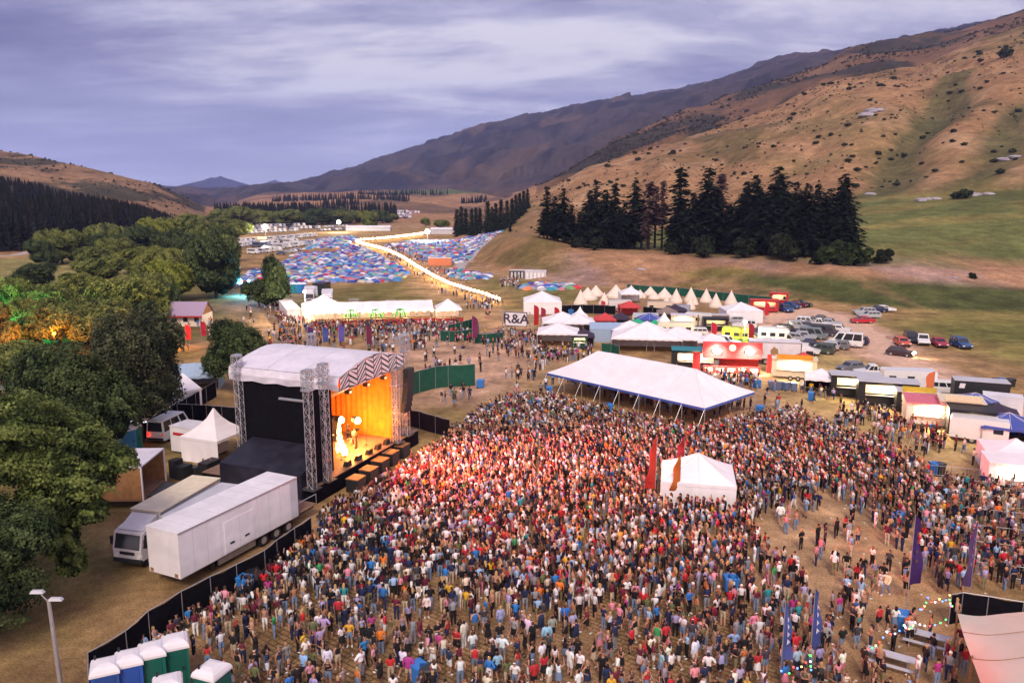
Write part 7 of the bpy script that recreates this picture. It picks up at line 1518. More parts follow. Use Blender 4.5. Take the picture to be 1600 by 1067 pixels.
# far car park as one mass
bv = np.array([(-2.1, -.85, 0), (2.1, -.85, 0), (2.1, .85, 0), (-2.1, .85, 0), (-2.1, -.85, .9), (2.1, -.85, .9), (2.1, .85, .9), (-2.1, .85, .9), (-1.3, -.7, 1.45), (.6, -.7, 1.45), (.6, .7, 1.45), (-1.3, .7, 1.45)]); bf_ = np.array([(0, 1, 5, 4), (1, 2, 6, 5), (2, 3, 7, 6), (3, 0, 4, 7), (4, 5, 9, 8), (5, 6, 10, 9), (6, 7, 11, 10), (7, 4, 8, 11), (8, 9, 10, 11)])
V_, F_, C_, o_ = [], [], [], 0
for a, b, y0, y1, n in ((505, 580, 780, 900, 130), (590, 642, 760, 900, 110), (600, 655, 900, 1000, 60)):
    for i in range(n):
        y = y0+(y1-y0)*int(random.random()*9)/9; px = random.uniform(a, b); x = slope(px, 330)[0]*y; z = GZ(x, y); c = random.choice([(.65, .65, .70)]*4+[(.3, .32, .42), (.12, .14, .25), (.4, .05, .05), (.05, .05, .07)])
        V_.append(bv[:, [1, 0, 2]]*[1.15, 1, 1.15]+[x, y, z]); F_.append(bf_+o_); C_.append(np.repeat([c], 12, 0)); o_ += 12
join_mesh('far_car_park', np.concatenate(V_), np.concatenate(F_), np.concatenate(C_), mat('far_cars', (1, 1, 1), .35, .05, attr='tint', spec=.5), 'stuff', 'far rows of parked cars glittering at the valley end', 'cars')
for px, py, w, h, hd, l in ((436, 350, 26, 4.5, 0, 'long low white building left of the far car rows'), (400, 352, 20, 6, 10, 'pale hipped roof shed under the left flood mast'), (575, 361, 30, 3.5, 0, 'low white building at the turn of the glowing path'), (700, 366, 22, 4, 0, 'low pale building right of the flood mast'), (745, 370, 26, 3.5, 0, 'long low shed in front of the poplars')):
    p = G(px, py); t = thing('far_building', l, 'building', (p.x, p.y, 0), R(hd)); box_on(t, 'wall', -w/2, w/2, 0, 8, 0, h*.7, 'pale_grey'); mb = MB(); mb.add([(-w/2-.3, -.4, h*.7), (w/2+.3, -.4, h*.7), (w/2, 4, h), (-w/2, 4, h), (-w/2-.3, 8.4, h*.7), (w/2+.3, 8.4, h*.7)], [(0, 1, 2, 3), (3, 2, 5, 4), (0, 3, 4), (1, 5, 2)], 'truck_white'); mb.build('roof', t)
# ------------------------------------------------------------------ people
def pose(kind, fem):
    sh = .175 if fem else .20; hp = .10; J = {}
    J['pel'] = (0, 0, .95); J['spi'] = (0, .01, 1.14); J['che'] = (0, .0, 1.36); J['nek'] = (0, .0, 1.49); J['hd1'] = (0, -.01, 1.58); J['hd2'] = (0, -.015, 1.70)
    for s, n in ((-1, 'l'), (1, 'r')):
        J['sh'+n] = (s*sh, 0, 1.41); J['el'+n] = (s*(sh+.07), .03, 1.13); J['wr'+n] = (s*(sh+.05), -.05, .88); J['ha'+n] = (s*(sh+.045), -.075, .79)
        J['hi'+n] = (s*hp, 0, .90); J['kn'+n] = (s*(hp+.015), -.015, .49); J['an'+n] = (s*(hp+.02), .03, .09); J['to'+n] = (s*(hp+.05), -.14, .045)
    def arm(n, e, w, h): J['el'+n], J['wr'+n], J['ha'+n] = e, w, h
    S_ = sh
    if kind == 'up': arm('l', (-.30, -.05, 1.55), (-.22, -.08, 1.80), (-.20, -.09, 1.90))
    if kind in ('up2',): arm('l', (-.32, -.08, 1.52), (-.24, -.12, 1.79), (-.22, -.13, 1.89)); arm('r', (.33, -.05, 1.50), (.30, -.10, 1.77), (.29, -.10, 1.87))
    if kind == 'drink': arm('r', (.26, .03, 1.14), (.14, -.22, 1.22), (.10, -.29, 1.27))
    if kind == 'phone': arm('r', (.22, -.08, 1.17), (.08, -.28, 1.30), (.06, -.33, 1.38)); arm('l', (-.22, -.08, 1.17), (-.06, -.28, 1.28), (-.04, -.33, 1.36))
    if kind == 'hips': arm('l', (-.40, .08, 1.16), (-.20, -.03, 1.00), (-.14, -.09, .98))
    if kind == 'cross': arm('l', (-.25, -.02, 1.14), (-.02, -.20, 1.18), (.06, -.21, 1.19)); arm('r', (.25, -.02, 1.13), (.03, -.21, 1.13), (-.06, -.22, 1.14))
    if kind == 'walk':
        J['knl'] = (-.11, -.20, .52); J['anl'] = (-.11, -.26, .10); J['tol'] = (-.13, -.44, .06); J['knr'] = (.11, .04, .49); J['anr'] = (.11, .28, .15); J['tor'] = (.12, .15, .04)
        arm('l', (-.24, .14, 1.16), (-.24, .10, .92), (-.24, .07, .83)); arm('r', (.24, -.06, 1.14), (.22, -.24, .95), (.21, -.29, .88))
    if kind == 'sit':
        d = -.80
        for k in list(J):
            x, y, z = J[k]
            if k[:2] not in ('kn', 'an', 'to', 'hi') and k != 'pel': J[k] = (x, y+.12*(z-.95), z+d)
        J['pel'] = (0, 0, .15); J['hil'] = (-.1, -.03, .13); J['hir'] = (.1, -.03, .13); J['knl'] = (-.17, -.38, .42); J['knr'] = (.17, -.38, .40); J['anl'] = (-.13, -.58, .09); J['anr'] = (.13, -.6, .09); J['tol'] = (-.14, -.76, .05); J['tor'] = (.15, -.78, .05)
        arm('l', (-.24, -.12, .37), (-.19, -.34, .44), (-.18, -.42, .44)); arm('r', (.26, .02, .34), (.2, -.18, .40), (.18, -.27, .41))
    return J
BONES = [('pel', 'spi', 'torso'), ('spi', 'che', 'torso'), ('che', 'nek', 'neck'), ('nek', 'hd1', 'neck'), ('hd1', 'hd2', 'head')]
for n in 'lr': BONES += [('che', 'sh'+n, 'torso'), ('sh'+n, 'el'+n, 'uarm'), ('el'+n, 'wr'+n, 'farm'), ('wr'+n, 'ha'+n, 'hand'), ('pel', 'hi'+n, 'hips'), ('hi'+n, 'kn'+n, 'thigh'), ('kn'+n, 'an'+n, 'shin'), ('an'+n, 'to'+n, 'foot')]
def person_meshes(kind, fem):
    J = pose(kind, fem); names = list(J); ix = {k: i for i, k in enumerate(names)}
    RD = dict(pel=(.155, .115) if fem else (.14, .11), spi=(.12, .09) if fem else (.14, .10), che=(.14, .10) if fem else (.16, .11), nek=(.052, .052), hd1=(.072, .082), hd2=(.082, .098))
    for n in 'lr': RD.update({'sh'+n: (.062, .062), 'el'+n: (.043, .043), 'wr'+n: (.029, .029), 'ha'+n: (.040, .018), 'hi'+n: (.105, .10), 'kn'+n: (.062, .062), 'an'+n: (.042, .042), 'to'+n: (.045, .030)})
    me = bpy.data.meshes.new('skeleton'); me.from_pydata([J[k] for k in names], [(ix[a], ix[b]) for a, b, _ in BONES], []); o = bpy.data.objects.new('skeleton', me); COL.objects.link(o)
    o.modifiers.new('s', 'SKIN'); o.modifiers.new('u', 'SUBSURF').levels = 1
    for k in names: v = me.skin_vertices[0].data[ix[k]]; v.radius = RD[k]; v.use_root = k == 'pel'
    dg = bpy.context.evaluated_depsgraph_get(); bm_ = bpy.data.meshes.new_from_object(o.evaluated_get(dg)); bpy.data.objects.remove(o)
    V = np.array([v.co[:] for v in bm_.vertices]); Fc = [tuple(p.vertices) for p in bm_.polygons]; Nn = np.array([v.normal[:] for v in bm_.vertices])
    cen = np.array([V[list(f)].mean(0) for f in Fc]); best = np.full(len(cen), 9.); bone = np.zeros(len(cen), int); tp = np.zeros(len(cen))
    for i, (a, b, r) in enumerate(BONES):
        A, B = np.array(J[a]), np.array(J[b]); e = B-A; q = np.clip(((cen-A)@e)/(e@e), 0, 1); d = np.linalg.norm(cen-A-q[:, None]*e, axis=1)-.55*(RD[a][0]+(RD[b][0]-RD[a][0])*q); m = d < best; best[m] = d[m]; bone[m] = i; tp[m] = q[m]
    reg = [BONES[i][2] for i in bone]
    body = MB(); body.add(V, Fc, 'skin')
    hd = Vector(J['hd2']); body.add([hd+Vector(q) for q in ((-.016, -.088, -.05), (.016, -.088, -.05), (0, -.118, -.055), (0, -.09, -.005))], [(0, 1, 2), (0, 2, 3), (2, 1, 3)], 'skin')
    for sx in (-1, 1):
        body.box(hd.x+sx*.034-.014, hd.x+sx*.034+.014, hd.y-.101, hd.y-.085, hd.z-.015, hd.z+.0, 'hair_dark'); body.box(hd.x+sx*.078-.01, hd.x+sx*.078+.012, hd.y-.015, hd.y+.02, hd.z-.05, hd.z+.01, 'skin')
    body.box(hd.x-.024, hd.x+.024, hd.y-.097, hd.y-.08, hd.z-.083, hd.z-.074, 'lip')
    for n in 'lr':
        w, h = Vector(J['wr'+n]), Vector(J['ha'+n]); d = (h-w).normalized(); sd = d.cross(Vector((0, 1, .2))).normalized(); sg = 1 if n == 'l' else -1
        for k in range(4):
            p0 = h+sd*(.027-.018*k); m1 = p0+d*(.035+.006*(k in (1, 2)))+Vector((0, -.010, 0)); p1 = m1+d*(.022)+Vector((0, -.022, 0)); body.tube(p0, m1, .009, 'skin', 4, .0085); body.tube(m1, p1, .0085, 'skin', 4, .006)
        p0 = w.lerp(h, .4)+sd*.035; body.tube(p0, p0+sd*.02+d*.035+Vector((0, -.015, 0)), .0105, 'skin', 4, .008)
    def shell(cond, off, m):
        fi = [f for i, f in enumerate(Fc) if cond(reg[i], tp[i], cen[i], BONES[bone[i]])]; use = sorted({v for f in fi for v in f}); mp = {v: i for i, v in enumerate(use)}
        mb = MB(); mb.add([V[v]+Nn[v]*off for v in use], [tuple(mp[v] for v in f) for f in fi], m); return mb
    out = {'body': body.mesh('person', True)}
    out['t-shirt'] = shell(lambda r, t, c, b: r in ('torso',) or (r == 'uarm' and t < .75) or (r == 'neck' and t < .35 and b[0] == 'che') or (r == 'hips' and c[2] > J['pel'][2]-.04), .020, 'cloth').mesh('top', True)
    out['hoodie'] = shell(lambda r, t, c, b: r in ('torso', 'uarm', 'farm') or (r == 'neck' and b[0] == 'che') or (r == 'hips' and c[2] > J['pel'][2]-.08), .030, 'cloth').mesh('top', True)
    out['singlet'] = shell(lambda r, t, c, b: (r == 'torso' and not (b[1][:2] == 'sh' and t > .7)) or (r == 'hips' and c[2] > J['pel'][2]), .016, 'cloth').mesh('top', True)
    out['crop top'] = shell(lambda r, t, c, b: r == 'torso' and not (b[1][:2] == 'sh' and t > .75) and c[2] > J['spi'][2]+.03, .016, 'cloth').mesh('top', True)
    out['shorts'] = shell(lambda r, t, c, b: r == 'hips' or (r == 'thigh' and t < .66) or (r == 'torso' and b[0] == 'pel' and t < .35), .022, 'cloth').mesh('bottoms', True)
    out['trousers'] = shell(lambda r, t, c, b: r in ('hips', 'thigh') or (r == 'shin' and t < .9) or (r == 'torso' and b[0] == 'pel' and t < .35), .020, 'cloth').mesh('bottoms', True)
    if kind == 'sit': out['skirt'] = out['shorts']
    else:
        mb = MB(); mb.loft([[(rx*math.cos(a), ry*math.sin(a)+.01, z) for a in [2*math.pi*i/12 for i in range(12)]] for rx, ry, z in ((.15, .12, 1.06), (.195, .155, .92), (.22, .19, .72), (.23, .21, .58))], 'cloth', caps=False); out['skirt'] = mb.mesh('bottoms', True)
    out['shoes'] = shell(lambda r, t, c, b: r == 'foot' or (r == 'shin' and t > .9), .014, 'cloth').mesh('shoes', True)
    hs = lambda r, t, c, b: r == 'head' and (c[2] > hd.z+.02 or c[1] > hd.y+.02) or (r == 'neck' and b[1] == 'hd1' and t > .7 and c[1] > hd.y+.02)
    sh_ = shell(hs, .016, 'hair'); out['short'] = sh_.mesh('hair', True); lg = shell(hs, .020, 'hair'); dz = hd.z-1.70
    lg.loft([[(hd.x+rx*math.cos(a), hd.y+.055+ry*math.sin(a), z+dz) for a in [2*math.pi*i/8 for i in range(8)]] for rx, ry, z in ((.07, .05, 1.74), (.095, .06, 1.64), (.10, .05, 1.50), (.085, .04, 1.38), (.04, .025, 1.30))], 'hair'); out['long'] = lg.mesh('hair', True)
    cp = shell(lambda r, t, c, b: r == 'head' and c[2] > hd.z+.015, .022, 'cloth'); cp.add([hd+Vector(q) for q in ((-.07, -.08, .02), (.07, -.08, .02), (.055, -.17, .01), (-.055, -.17, .01))], [(0, 1, 2, 3)], 'cloth'); out['cap'] = cp.mesh('cap', True)
    return out
dm('hair_dark', (.02, .014, .012), .6); dm('lip', (.35, .10, .09), .6)
POSES = ['stand', 'drink', 'phone', 'hips', 'cross', 'walk', 'up', 'up2', 'sit']
PM = {(k, f): person_meshes(k, f) for k in POSES for f in (0, 1)}
TOPC = dict(white=(.74, .72, .74), black=(.014, .013, .016), navy=(.02, .03, .085), grey=(.26, .26, .29), red=(.48, .025, .035), pink=(.66, .26, .34), yellow=(.72, .42, .03), blue=(.03, .17, .48), lilac=(.36, .31, .52), olive=(.13, .14, .06), orange=(.70, .18, .03), maroon=(.13, .02, .04), teal=(.03, .24, .27), cream=(.68, .58, .46), green=(.05, .30, .11), brown=(.17, .09, .055), magenta=(.42, .05, .22))
TOPC['sky blue'] = (.30, .45, .66); TOPC['charcoal'] = (.05, .05, .058)
TW = dict(white=22, black=30, navy=11, grey=9, red=4.5, pink=4, yellow=1.4, blue=3, lilac=5, olive=3, orange=1.6, maroon=10, teal=1, cream=3.5, green=.8, brown=6, magenta=2, charcoal=9); TW['sky blue'] = 6
BOTC = dict(black=(.014, .013, .016), white=(.68, .66, .66), denim=(.16, .22, .34), beige=(.48, .38, .27), navy=(.02, .03, .08), grey=(.22, .22, .25), pink=(.60, .2, .28), khaki=(.20, .17, .09)); BW_ = [34, 9, 22, 7, 11, 8, 2, 6]
SKIN = [(.43, .225, .15), (.50, .28, .19), (.38, .19, .12), (.36, .18, .11), (.20, .10, .06)]; SKW = [4, 4, 3, 1.2, .6]
HAIR = dict(brown=(.07, .035, .018), black=(.012, .010, .010), blonde=(.42, .27, .12), ginger=(.28, .09, .03)); 
SEEN = set()
LAND = [('the black fence', G(330, 930)), ('the corner toilets', G(270, 1060)), ('the paired bins', G(662, 1066)), ('the sound desk tent', G(1090, 800)), ('the fairy lights', G(1400, 985)), ('the blue banners', G(1240, 1055)), ('the picnic tables', G(1420, 1040)), ('the barrier lanes', G(1540, 850)), ('the purple banner', G(1416, 940)), ('the white trailer', G(470, 870)), ('the stretch tent', G(1510, 1020)), ('the blue lidded bin', G(1141, 925)), ('the middle bottom edge', G(900, 1066)), ('the bin by the fence', G(385, 935)), ('the bare ground', G(1320, 860)), ('the bottom edge', G(1080, 1066)), ('the left bottom crowd', G(470, 1066)), ('the crowd middle', G(800, 960))]
def person(x, y, ps=None, top=None, bot=None, z=0., face=None, fem=None, label=None, tk=None, bk=None):
    for _ in range(60):
        f = fem if fem is not None else random.random() < .5; tkk = tk or random.choices(['t-shirt', 'singlet', 'hoodie'] if not f else ['t-shirt', 'singlet', 'crop top', 'hoodie'], [7, 1.5, 1.5] if not f else [4, 3, 3, 1])[0]; bkk = bk or random.choices(['shorts', 'trousers'] if not f else ['shorts', 'trousers', 'skirt'], [6, 4] if not f else [5, 3, 4])[0]
        tc = top or random.choices(list(TW), list(TW.values()))[0]; bc = bot or random.choices(list(BOTC), BW_)[0]; hc = random.choices(list(HAIR), [6, 4, 4 if f else 2, .5])[0]; hk = 'cap' if random.random() < (.08 if f else .22) else ('long' if f else 'short'); cc = random.choices(['white', 'black', 'navy', 'red', 'cream'], [5, 4, 2, 1, 2])[0]
        p_ = ps or random.choices(POSES[:8], [8, 5, 3, 3, 3, 3, .8, .5])[0]
        hw = ('%s cap' % cc) if hk == 'cap' else '%s %s hair' % (hk, hc)
        nl = min(LAND, key=lambda q: (q[1].x-x)**2+(q[1].y-y)**2)[0]
        act = {'stand': 'standing', 'drink': 'holding a drink', 'phone': 'hands together', 'hips': 'hand on hip', 'cross': 'arms crossed', 'walk': 'walking', 'up': 'one arm raised', 'up2': 'both arms raised', 'sit': 'sitting'}[p_]
        lb = label or 'person in %s %s, %s %s, %s, %s near %s' % (tc, tkk, bc, bkk, hw, act, nl)
        if len(lb.split()) > 16: lb = 'person in %s %s, %s %s, %s, near %s' % (tc, tkk, bc, bkk, hw, nl)
        if len(lb.split()) > 16: lb = 'person in %s %s, %s %s, near %s' % (tc, tkk, bc, bkk, nl)
        if lb not in SEEN: break
    SEEN.add(lb); m = PM[(p_, int(f))]; s = random.uniform(.93, 1.0) if f else random.uniform(1.0, 1.09)
    o = obj('person', m['body'], None, lb, 'person', None, None, random.choices(SKIN, SKW)[0], (x, y, z), random.uniform(0, 6.28) if face is None else face+R(90)); s *= .965; o.scale = (s*1.02, s*1.02, s)
    obj('top', m[tkk], o, color=tuple(min(.85, q*random.uniform(.85, 1.15)) for q in TOPC[tc])); obj('bottoms', m[bkk], o, color=BOTC[bc] if bc in BOTC else TOPC[bc]); obj('shoes', m['shoes'], o, color=random.choice([(.7, .7, .7), (.7, .7, .7), (.03, .03, .03)]))
    obj('hair', m['long' if hk == 'long' or (hk == 'cap' and f) else 'short'], o, color=HAIR[hc])
    if hk == 'cap': obj('cap', m['cap'], o, color=TOPC[cc])
    return o
STG = SW(9.8, 2)
def face_to(x, y, q): return math.atan2(q.y-y, q.x-x)
BES = [(404, 955, 'red', 'pink'), (417, 952, 'grey', 'black'), (442, 942, 'black', 'denim'), (454, 945, 'black', 'black'), (505, 938, 'sky blue', 'white'), (495, 930, 'white', 'black'), (527, 925, 'white', 'black'), (545, 888, 'blue', 'white'), (547, 1010, 'yellow', 'denim'), (567, 990, 'charcoal', 'black'), (545, 972, 'white', 'navy'), (530, 975, 'red', 'black'), (476, 1025, 'yellow', 'black'), (490, 1030, 'navy', 'black'), (506, 1037, 'black', 'white'), (500, 997, 'white', 'grey'), (565, 1060, 'white', 'grey'), (571, 1037, 'blue', 'black'), (585, 1030, 'black', 'black'), (476, 1062, 'sky blue', 'black'), (602, 997, 'red', 'white'), (611, 1002, 'olive', 'khaki'), (646, 1007, 'grey', 'grey'), (657, 1007, 'maroon', 'pink'), (669, 1032, 'pink', 'white'), (699, 1005, 'red', 'navy'), (702, 947, 'yellow', 'black'), (667, 965, 'white', 'black'), (765, 1055, 'black', 'black'),
       (812, 937, 'white', 'black'), (874, 942, 'orange', 'khaki'), (979, 942, 'white', 'black'), (992, 947, 'pink', 'pink'), (1060, 970, 'black', 'black'), (1076, 960, 'blue', 'black'), (1087, 965, 'orange', 'khaki'), (1177, 995, 'pink', 'white'), (1166, 1012, 'white', 'black'), (1105, 1065, 'white', 'black'), (1059, 1045, 'black', 'white'), (1032, 1057, 'sky blue', 'denim'), (986, 1020, 'red', 'black'), (1026, 1017, 'green', 'beige'), (1014, 1025, 'black', 'black'), (937, 1020, 'grey', 'pink'), (941, 1065, 'black', 'black'), (902, 1037, 'black', 'black'), (867, 1050, 'white', 'black'), (826, 1065, 'black', 'white'), (854, 1017, 'sky blue', 'beige'), (832, 1015, 'black', 'black'),
       (1306, 840, 'black', 'black'), (1320, 835, 'red', 'black'), (1362, 885, 'white', 'black'), (1324, 920, 'grey', 'black'), (1344, 930, 'white', 'black'), (1362, 935, 'olive', 'khaki'), (1375, 927, 'white', 'white'), (1384, 930, 'cream', 'denim'), (1310, 965, 'magenta', 'denim'), (1299, 960, 'grey', 'black'), (1372, 985, 'red', 'black'), (1385, 985, 'black', 'black'), (1397, 985, 'white', 'denim'), (1452, 997, 'orange', 'navy'), (1287, 1017, 'grey', 'black'), (1314, 1020, 'black', 'denim'), (1339, 997, 'teal', 'white'), (1258, 808, 'sky blue', 'denim'), (1240, 795, 'blue', 'white'), (1232, 812, 'pink', 'pink'), (1218, 820, 'white', 'grey')]
PLACED = []; nind = 0
for px, py, tc, bc in BES:
    p = G(px, py); person(p.x, p.y, random.choice(['stand', 'stand', 'drink', 'hips', 'walk']), tc, bc); PLACED.append((p.x, p.y)); nind += 1
for px, py in ((268, 990), (278, 982), (297, 970), (312, 962), (338, 952), (357, 948), (371, 938), (225, 1012), (243, 1000), (350, 962)):
    p = G(px, py); person(p.x, p.y, 'sit', face=R(random.uniform(-70, 10))); PLACED.append((p.x, p.y)); nind += 1
for s, k, ps, tc, l in ((11.4, 3.2, 'drink', 'cream', 'singer in pale shirt standing at the front of the stage'), (9.3, 6.1, 'phone', 'black', 'drummer in black behind the drum kit on stage'), (6.6, 3.4, 'phone', 'black', 'guitarist in black at the near side of the stage'), (12.9, 4.9, 'phone', 'charcoal', 'keyboard player in charcoal at the far side of the stage'), (10.2, 2.2, 'up', 'black', 'guitarist in black with one arm raised at centre stage')):
    p = SW(s, k, 1.535); person(p.x, p.y, ps, tc, 'black', 1.535, math.atan2(-SV.y, -SV.x), 0, l, 't-shirt', 'trousers')
for px, py, tc, l in ((319, 742, 'black', 'person with red hair in black beside the flight cases'), (331, 742, 'maroon', 'person in maroon top beside the flight cases')):
    p = G(px, py); person(p.x, p.y, 'stand', tc, 'black', 0, R(-60), 1, l, 'hoodie', 'trousers')
# crowd density map
def P_(*a): return W2(*a)
ZON = [(P_((478, 842), (560, 772), (655, 718), (700, 692), (760, 645), (800, 630), (860, 628), (960, 655), (1090, 682), (1180, 660), (1250, 655), (1330, 695), (1350, 760), (1210, 790), (1165, 830), (1200, 870), (1150, 905), (1080, 935), (980, 940), (900, 925), (800, 918), (700, 900), (600, 888), (520, 900), (450, 890)), 4.2, 'stage'),
       (P_((300, 985), (330, 962), (450, 888), (600, 885), (980, 935), (1000, 960), (700, 960), (480, 950)), 2.1, 'stage'), (P_((310, 1130), (290, 990), (480, 945), (700, 955), (1000, 955), (1000, 1130)), 1.5, 'mix'), (P_((1000, 940), (1200, 865), (1235, 890), (1300, 1000), (1340, 1130), (1000, 1130)), 1.8, 'mix'),
       (P_((1240, 690), (1340, 690), (1420, 720), (1460, 760), (1440, 830), (1410, 870), (1340, 800), (1250, 760)), 2.2, 'stage'), (P_((1420, 760), (1640, 770), (1740, 930), (1520, 925), (1470, 930), (1430, 880)), 1.9, 'mix'), (P_((1180, 770), (1330, 760), (1420, 860), (1430, 920), (1330, 990), (1230, 880)), .26, 'mix'),
       (P_((1180, 610), (1260, 610), (1440, 672), (1540, 722), (1560, 745), (1450, 742), (1330, 692), (1200, 655)), .17, 'mix'), (P_((1300, 645), (1430, 668), (1480, 700), (1440, 715), (1320, 680)), .35, 'mix'), (P_((1098, 588), (1185, 594), (1185, 612), (1105, 606)), 1.0, 'mix'), (P_((860, 600), (1095, 662), (1180, 640), (950, 590)), .8, 'mix'), (P_((1330, 640), (1460, 675), (1520, 715), (1505, 722), (1440, 690), (1330, 655)), .45, 'mix'),
       (P_((590, 548), (800, 520), (870, 550), (850, 625), (760, 650), (700, 645), (640, 560)), .13, 'mix'), (P_((770, 528), (840, 528), (850, 565), (770, 555)), .55, 'mix'), (P_((845, 548), (925, 548), (925, 565), (850, 570)), .7, 'mix'), (P_((430, 500), (480, 510), (730, 512), (740, 535), (600, 562), (420, 548)), .22, 'mix'), (P_((486, 512), (722, 508), (722, 520), (482, 530)), .8, 'mix'), (P_((425, 480), (452, 480), (480, 512), (440, 515)), .6, 'mix'),
       (P_((280, 500), (420, 480), (440, 540), (300, 560)), .035, 'mix'), (P_((600, 388), (640, 392), (790, 470), (830, 500), (760, 500), (690, 465), (600, 402)), .045, 'mix'), (P_((580, 470), (700, 470), (700, 490), (580, 490)), .012, 'mix'), (P_((-60, 550), (40, 552), (42, 615), (-60, 630)), .9, 'mix'), (P_((1330, 1005), (1490, 960), (1520, 1130), (1330, 1130)), .8, 'mix'), (P_((780, 440), (812, 437), (812, 452), (780, 452)), .3, 'mix'), (P_((1000, 580), (1100, 592), (1100, 600), (1000, 590)), .7, 'mix')]
fenc = FT(1.9, (137, 1020), (196, 986), (231, 955), (283, 924), (328, 901), (369, 882), (413, 860), (432, 844), (486, 808))
EXC = [[(-400, 0), (fenc[0][0]+.6, 0)]+[(x+.75, y-.35) for x, y in fenc]+[tuple(SW(0, -.4)[:2]), tuple(SW(0, -3.4)[:2]), tuple(SW(18.6, -3.4)[:2]), tuple(SW(18.6, 14)[:2]), tuple(SW(-8, 14)[:2]), (-400, 90)]]
c_, s_ = math.cos(rzf), math.sin(rzf)
EXC.append([(FOHC.x+c_*u*(FOHW/2+.4)-s_*v*(FOHD/2+.5), FOHC.y+s_*u*(FOHW/2+.4)+c_*v*(FOHD/2+.5)) for u, v in ((-1, -1), (1, -1), (1, 1), (-1, 1))])
EXC.append(W2((640, 600), (745, 596), (745, 612), (640, 626))); EXC.append([tuple(G(a, b)[:2]) for a, b in ((1495, 960), (1700, 955), (1900, 1200), (1525, 1200))])
EXC.append([tuple(G(a, b)[:2]) for a, b in ((1360, 1040), (1392, 1018), (1430, 1050), (1400, 1075))]); EXC.append(W2((1425, 990), (1450, 985), (1475, 1008), (1450, 1022)))
loos = [tuple(G(a, b)[:2]) for a, b in ((130, 1150), (140, 1085), (290, 1040), (355, 1085), (360, 1200))]; EXC.append(loos)
pts = []
grid = {}
def ok(x, y, r):
    i, j = int(x//1), int(y//1)
    for a in range(i-1, i+2):
        for b in range(j-1, j+2):
            for q in grid.get((a, b), ()):
                if (q[0]-x)**2+(q[1]-y)**2 < r*r: return False
    return True
def put_(x, y): grid.setdefault((int(x//1), int(y//1)), []).append((x, y))
for q in PLACED: put_(*q)
for poly, dens, md in ZON:
    xs = [p[0] for p in poly]; ysx = [p[1] for p in poly]; x0, x1, y0, y1 = min(xs), max(xs), min(ysx), max(ysx); n = int((x1-x0)*(y1-y0)*dens*1.25)
    for _ in range(n):
        if md == 'mix' and dens < .7 and pts and random.random() < .5:
            b = pts[-random.randint(1, min(6, len(pts)))]; x, y = b[0]+random.uniform(-1.1, 1.1), b[1]+random.uniform(-1.1, 1.1)
        else: x, y = random.uniform(x0, x1), random.uniform(y0, y1)
        if not inpoly(x, y, poly) or any(inpoly(x, y, e) for e in EXC): continue
        d = math.hypot(x, y-2)
        if not ok(x, y, .37 if dens > 2 else .5): continue
        put_(x, y); pts.append((x, y, md, d))
pts.sort(key=lambda q: q[3]); nv = 0; rest = []
def visible(x, y):
    a, b = PROJ(x, y, .8); return -10 < a < 1610 and b < 1080
for x, y, md, d in pts:
    if nind < 290 and visible(x, y):
        a = face_to(x, y, STG) if md == 'stage' or random.random() < .45 else random.uniform(0, 6.28)
        person(x, y, None, face=a+random.gauss(0, .4)); nind += 1
    else: rest.append((x, y, md))
# the rest of the crowd as one object
def low_person(ps, fem):
    V, Fq, T = [], [], []
    def ring(cx, cy, z, rx, ry, n=6): return [(cx+rx*math.cos(2*math.pi*i/n), cy+ry*math.sin(2*math.pi*i/n), z) for i in range(n)]
    def loft(rings, tag_, cap=True):
        n = len(rings[0]); o = len(V)
        for r in rings: V.extend(r); T.extend([tag_]*n)
        for k in range(len(rings)-1):
            for i in range(n): Fq.append((o+k*n+i, o+k*n+(i+1) % n, o+(k+1)*n+(i+1) % n, o+(k+1)*n+i))
        if cap:
            t = o+(len(rings)-1)*n
            if n == 6: Fq.append((t, t+1, t+2, t+3)); Fq.append((t, t+3, t+4, t+5))
            elif n == 4: Fq.append((t, t+1, t+2, t+3))
    def limb(a, b, r0, r1, tag_):
        a, b = Vector(a), Vector(b); q = (b-a).to_track_quat('Z', 'Y'); loft([[tuple(c+q@Vector((rr*math.cos(i*1.5708), rr*math.sin(i*1.5708), 0))) for i in range(4)] for c, rr in ((a, r0), (b, r1))], tag_)
    for s in (-1, 1):
        dy = .14*s if ps == 'walk' else 0
        limb((s*.11, dy*.9, 0), (s*.11, dy*.4, .48), .055, .07, 3 if random.random() < .5 else 0); limb((s*.11, dy*.4, .48), (s*.1, 0, .92), .08, .105, 2)
    sw = .19 if fem else .22
    loft([ring(0, 0, .86, .17, .12), ring(0, 0, 1.0, .165, .115)], 2, False); loft([ring(0, 0, .98, .165, .115), ring(0, 0, 1.16, .145 if fem else .17, .105), ring(0, 0, 1.38, sw, .12), ring(0, 0, 1.48, .08, .07)], 1)
    loft([ring(0, -.01, 1.46, .05, .05), ring(0, -.02, 1.56, .075, .085), ring(0, -.02, 1.66, .08, .095)], 0, False)
    loft([ring(0, .01, 1.62, .088, .10), ring(0, 0, 1.70, .085, .10), ring(0, 0, 1.765, .045, .05)], 4)
    if fem: limb((0, .07, 1.36), (0, .075, 1.64), .07, .09, 4)
    for s in (-1, 1):
        a = (s*sw, 0, 1.41)
        if ps == 'up2' or (ps == 'up' and s < 0): e, h = (s*(sw+.10), -.06, 1.58), (s*(sw+.03), -.10, 1.92)
        elif ps == 'hold': e, h = (s*(sw+.05), 0, 1.13), (s*.1, -.28, 1.22)
        else: e, h = (s*(sw+.06), .03, 1.14), (s*(sw+.04), -.05, .82)
        limb(a, e, .06, .05, 1); limb(e, h, .042, .035, 0)
    return np.array(V), np.array(Fq), np.array(T)
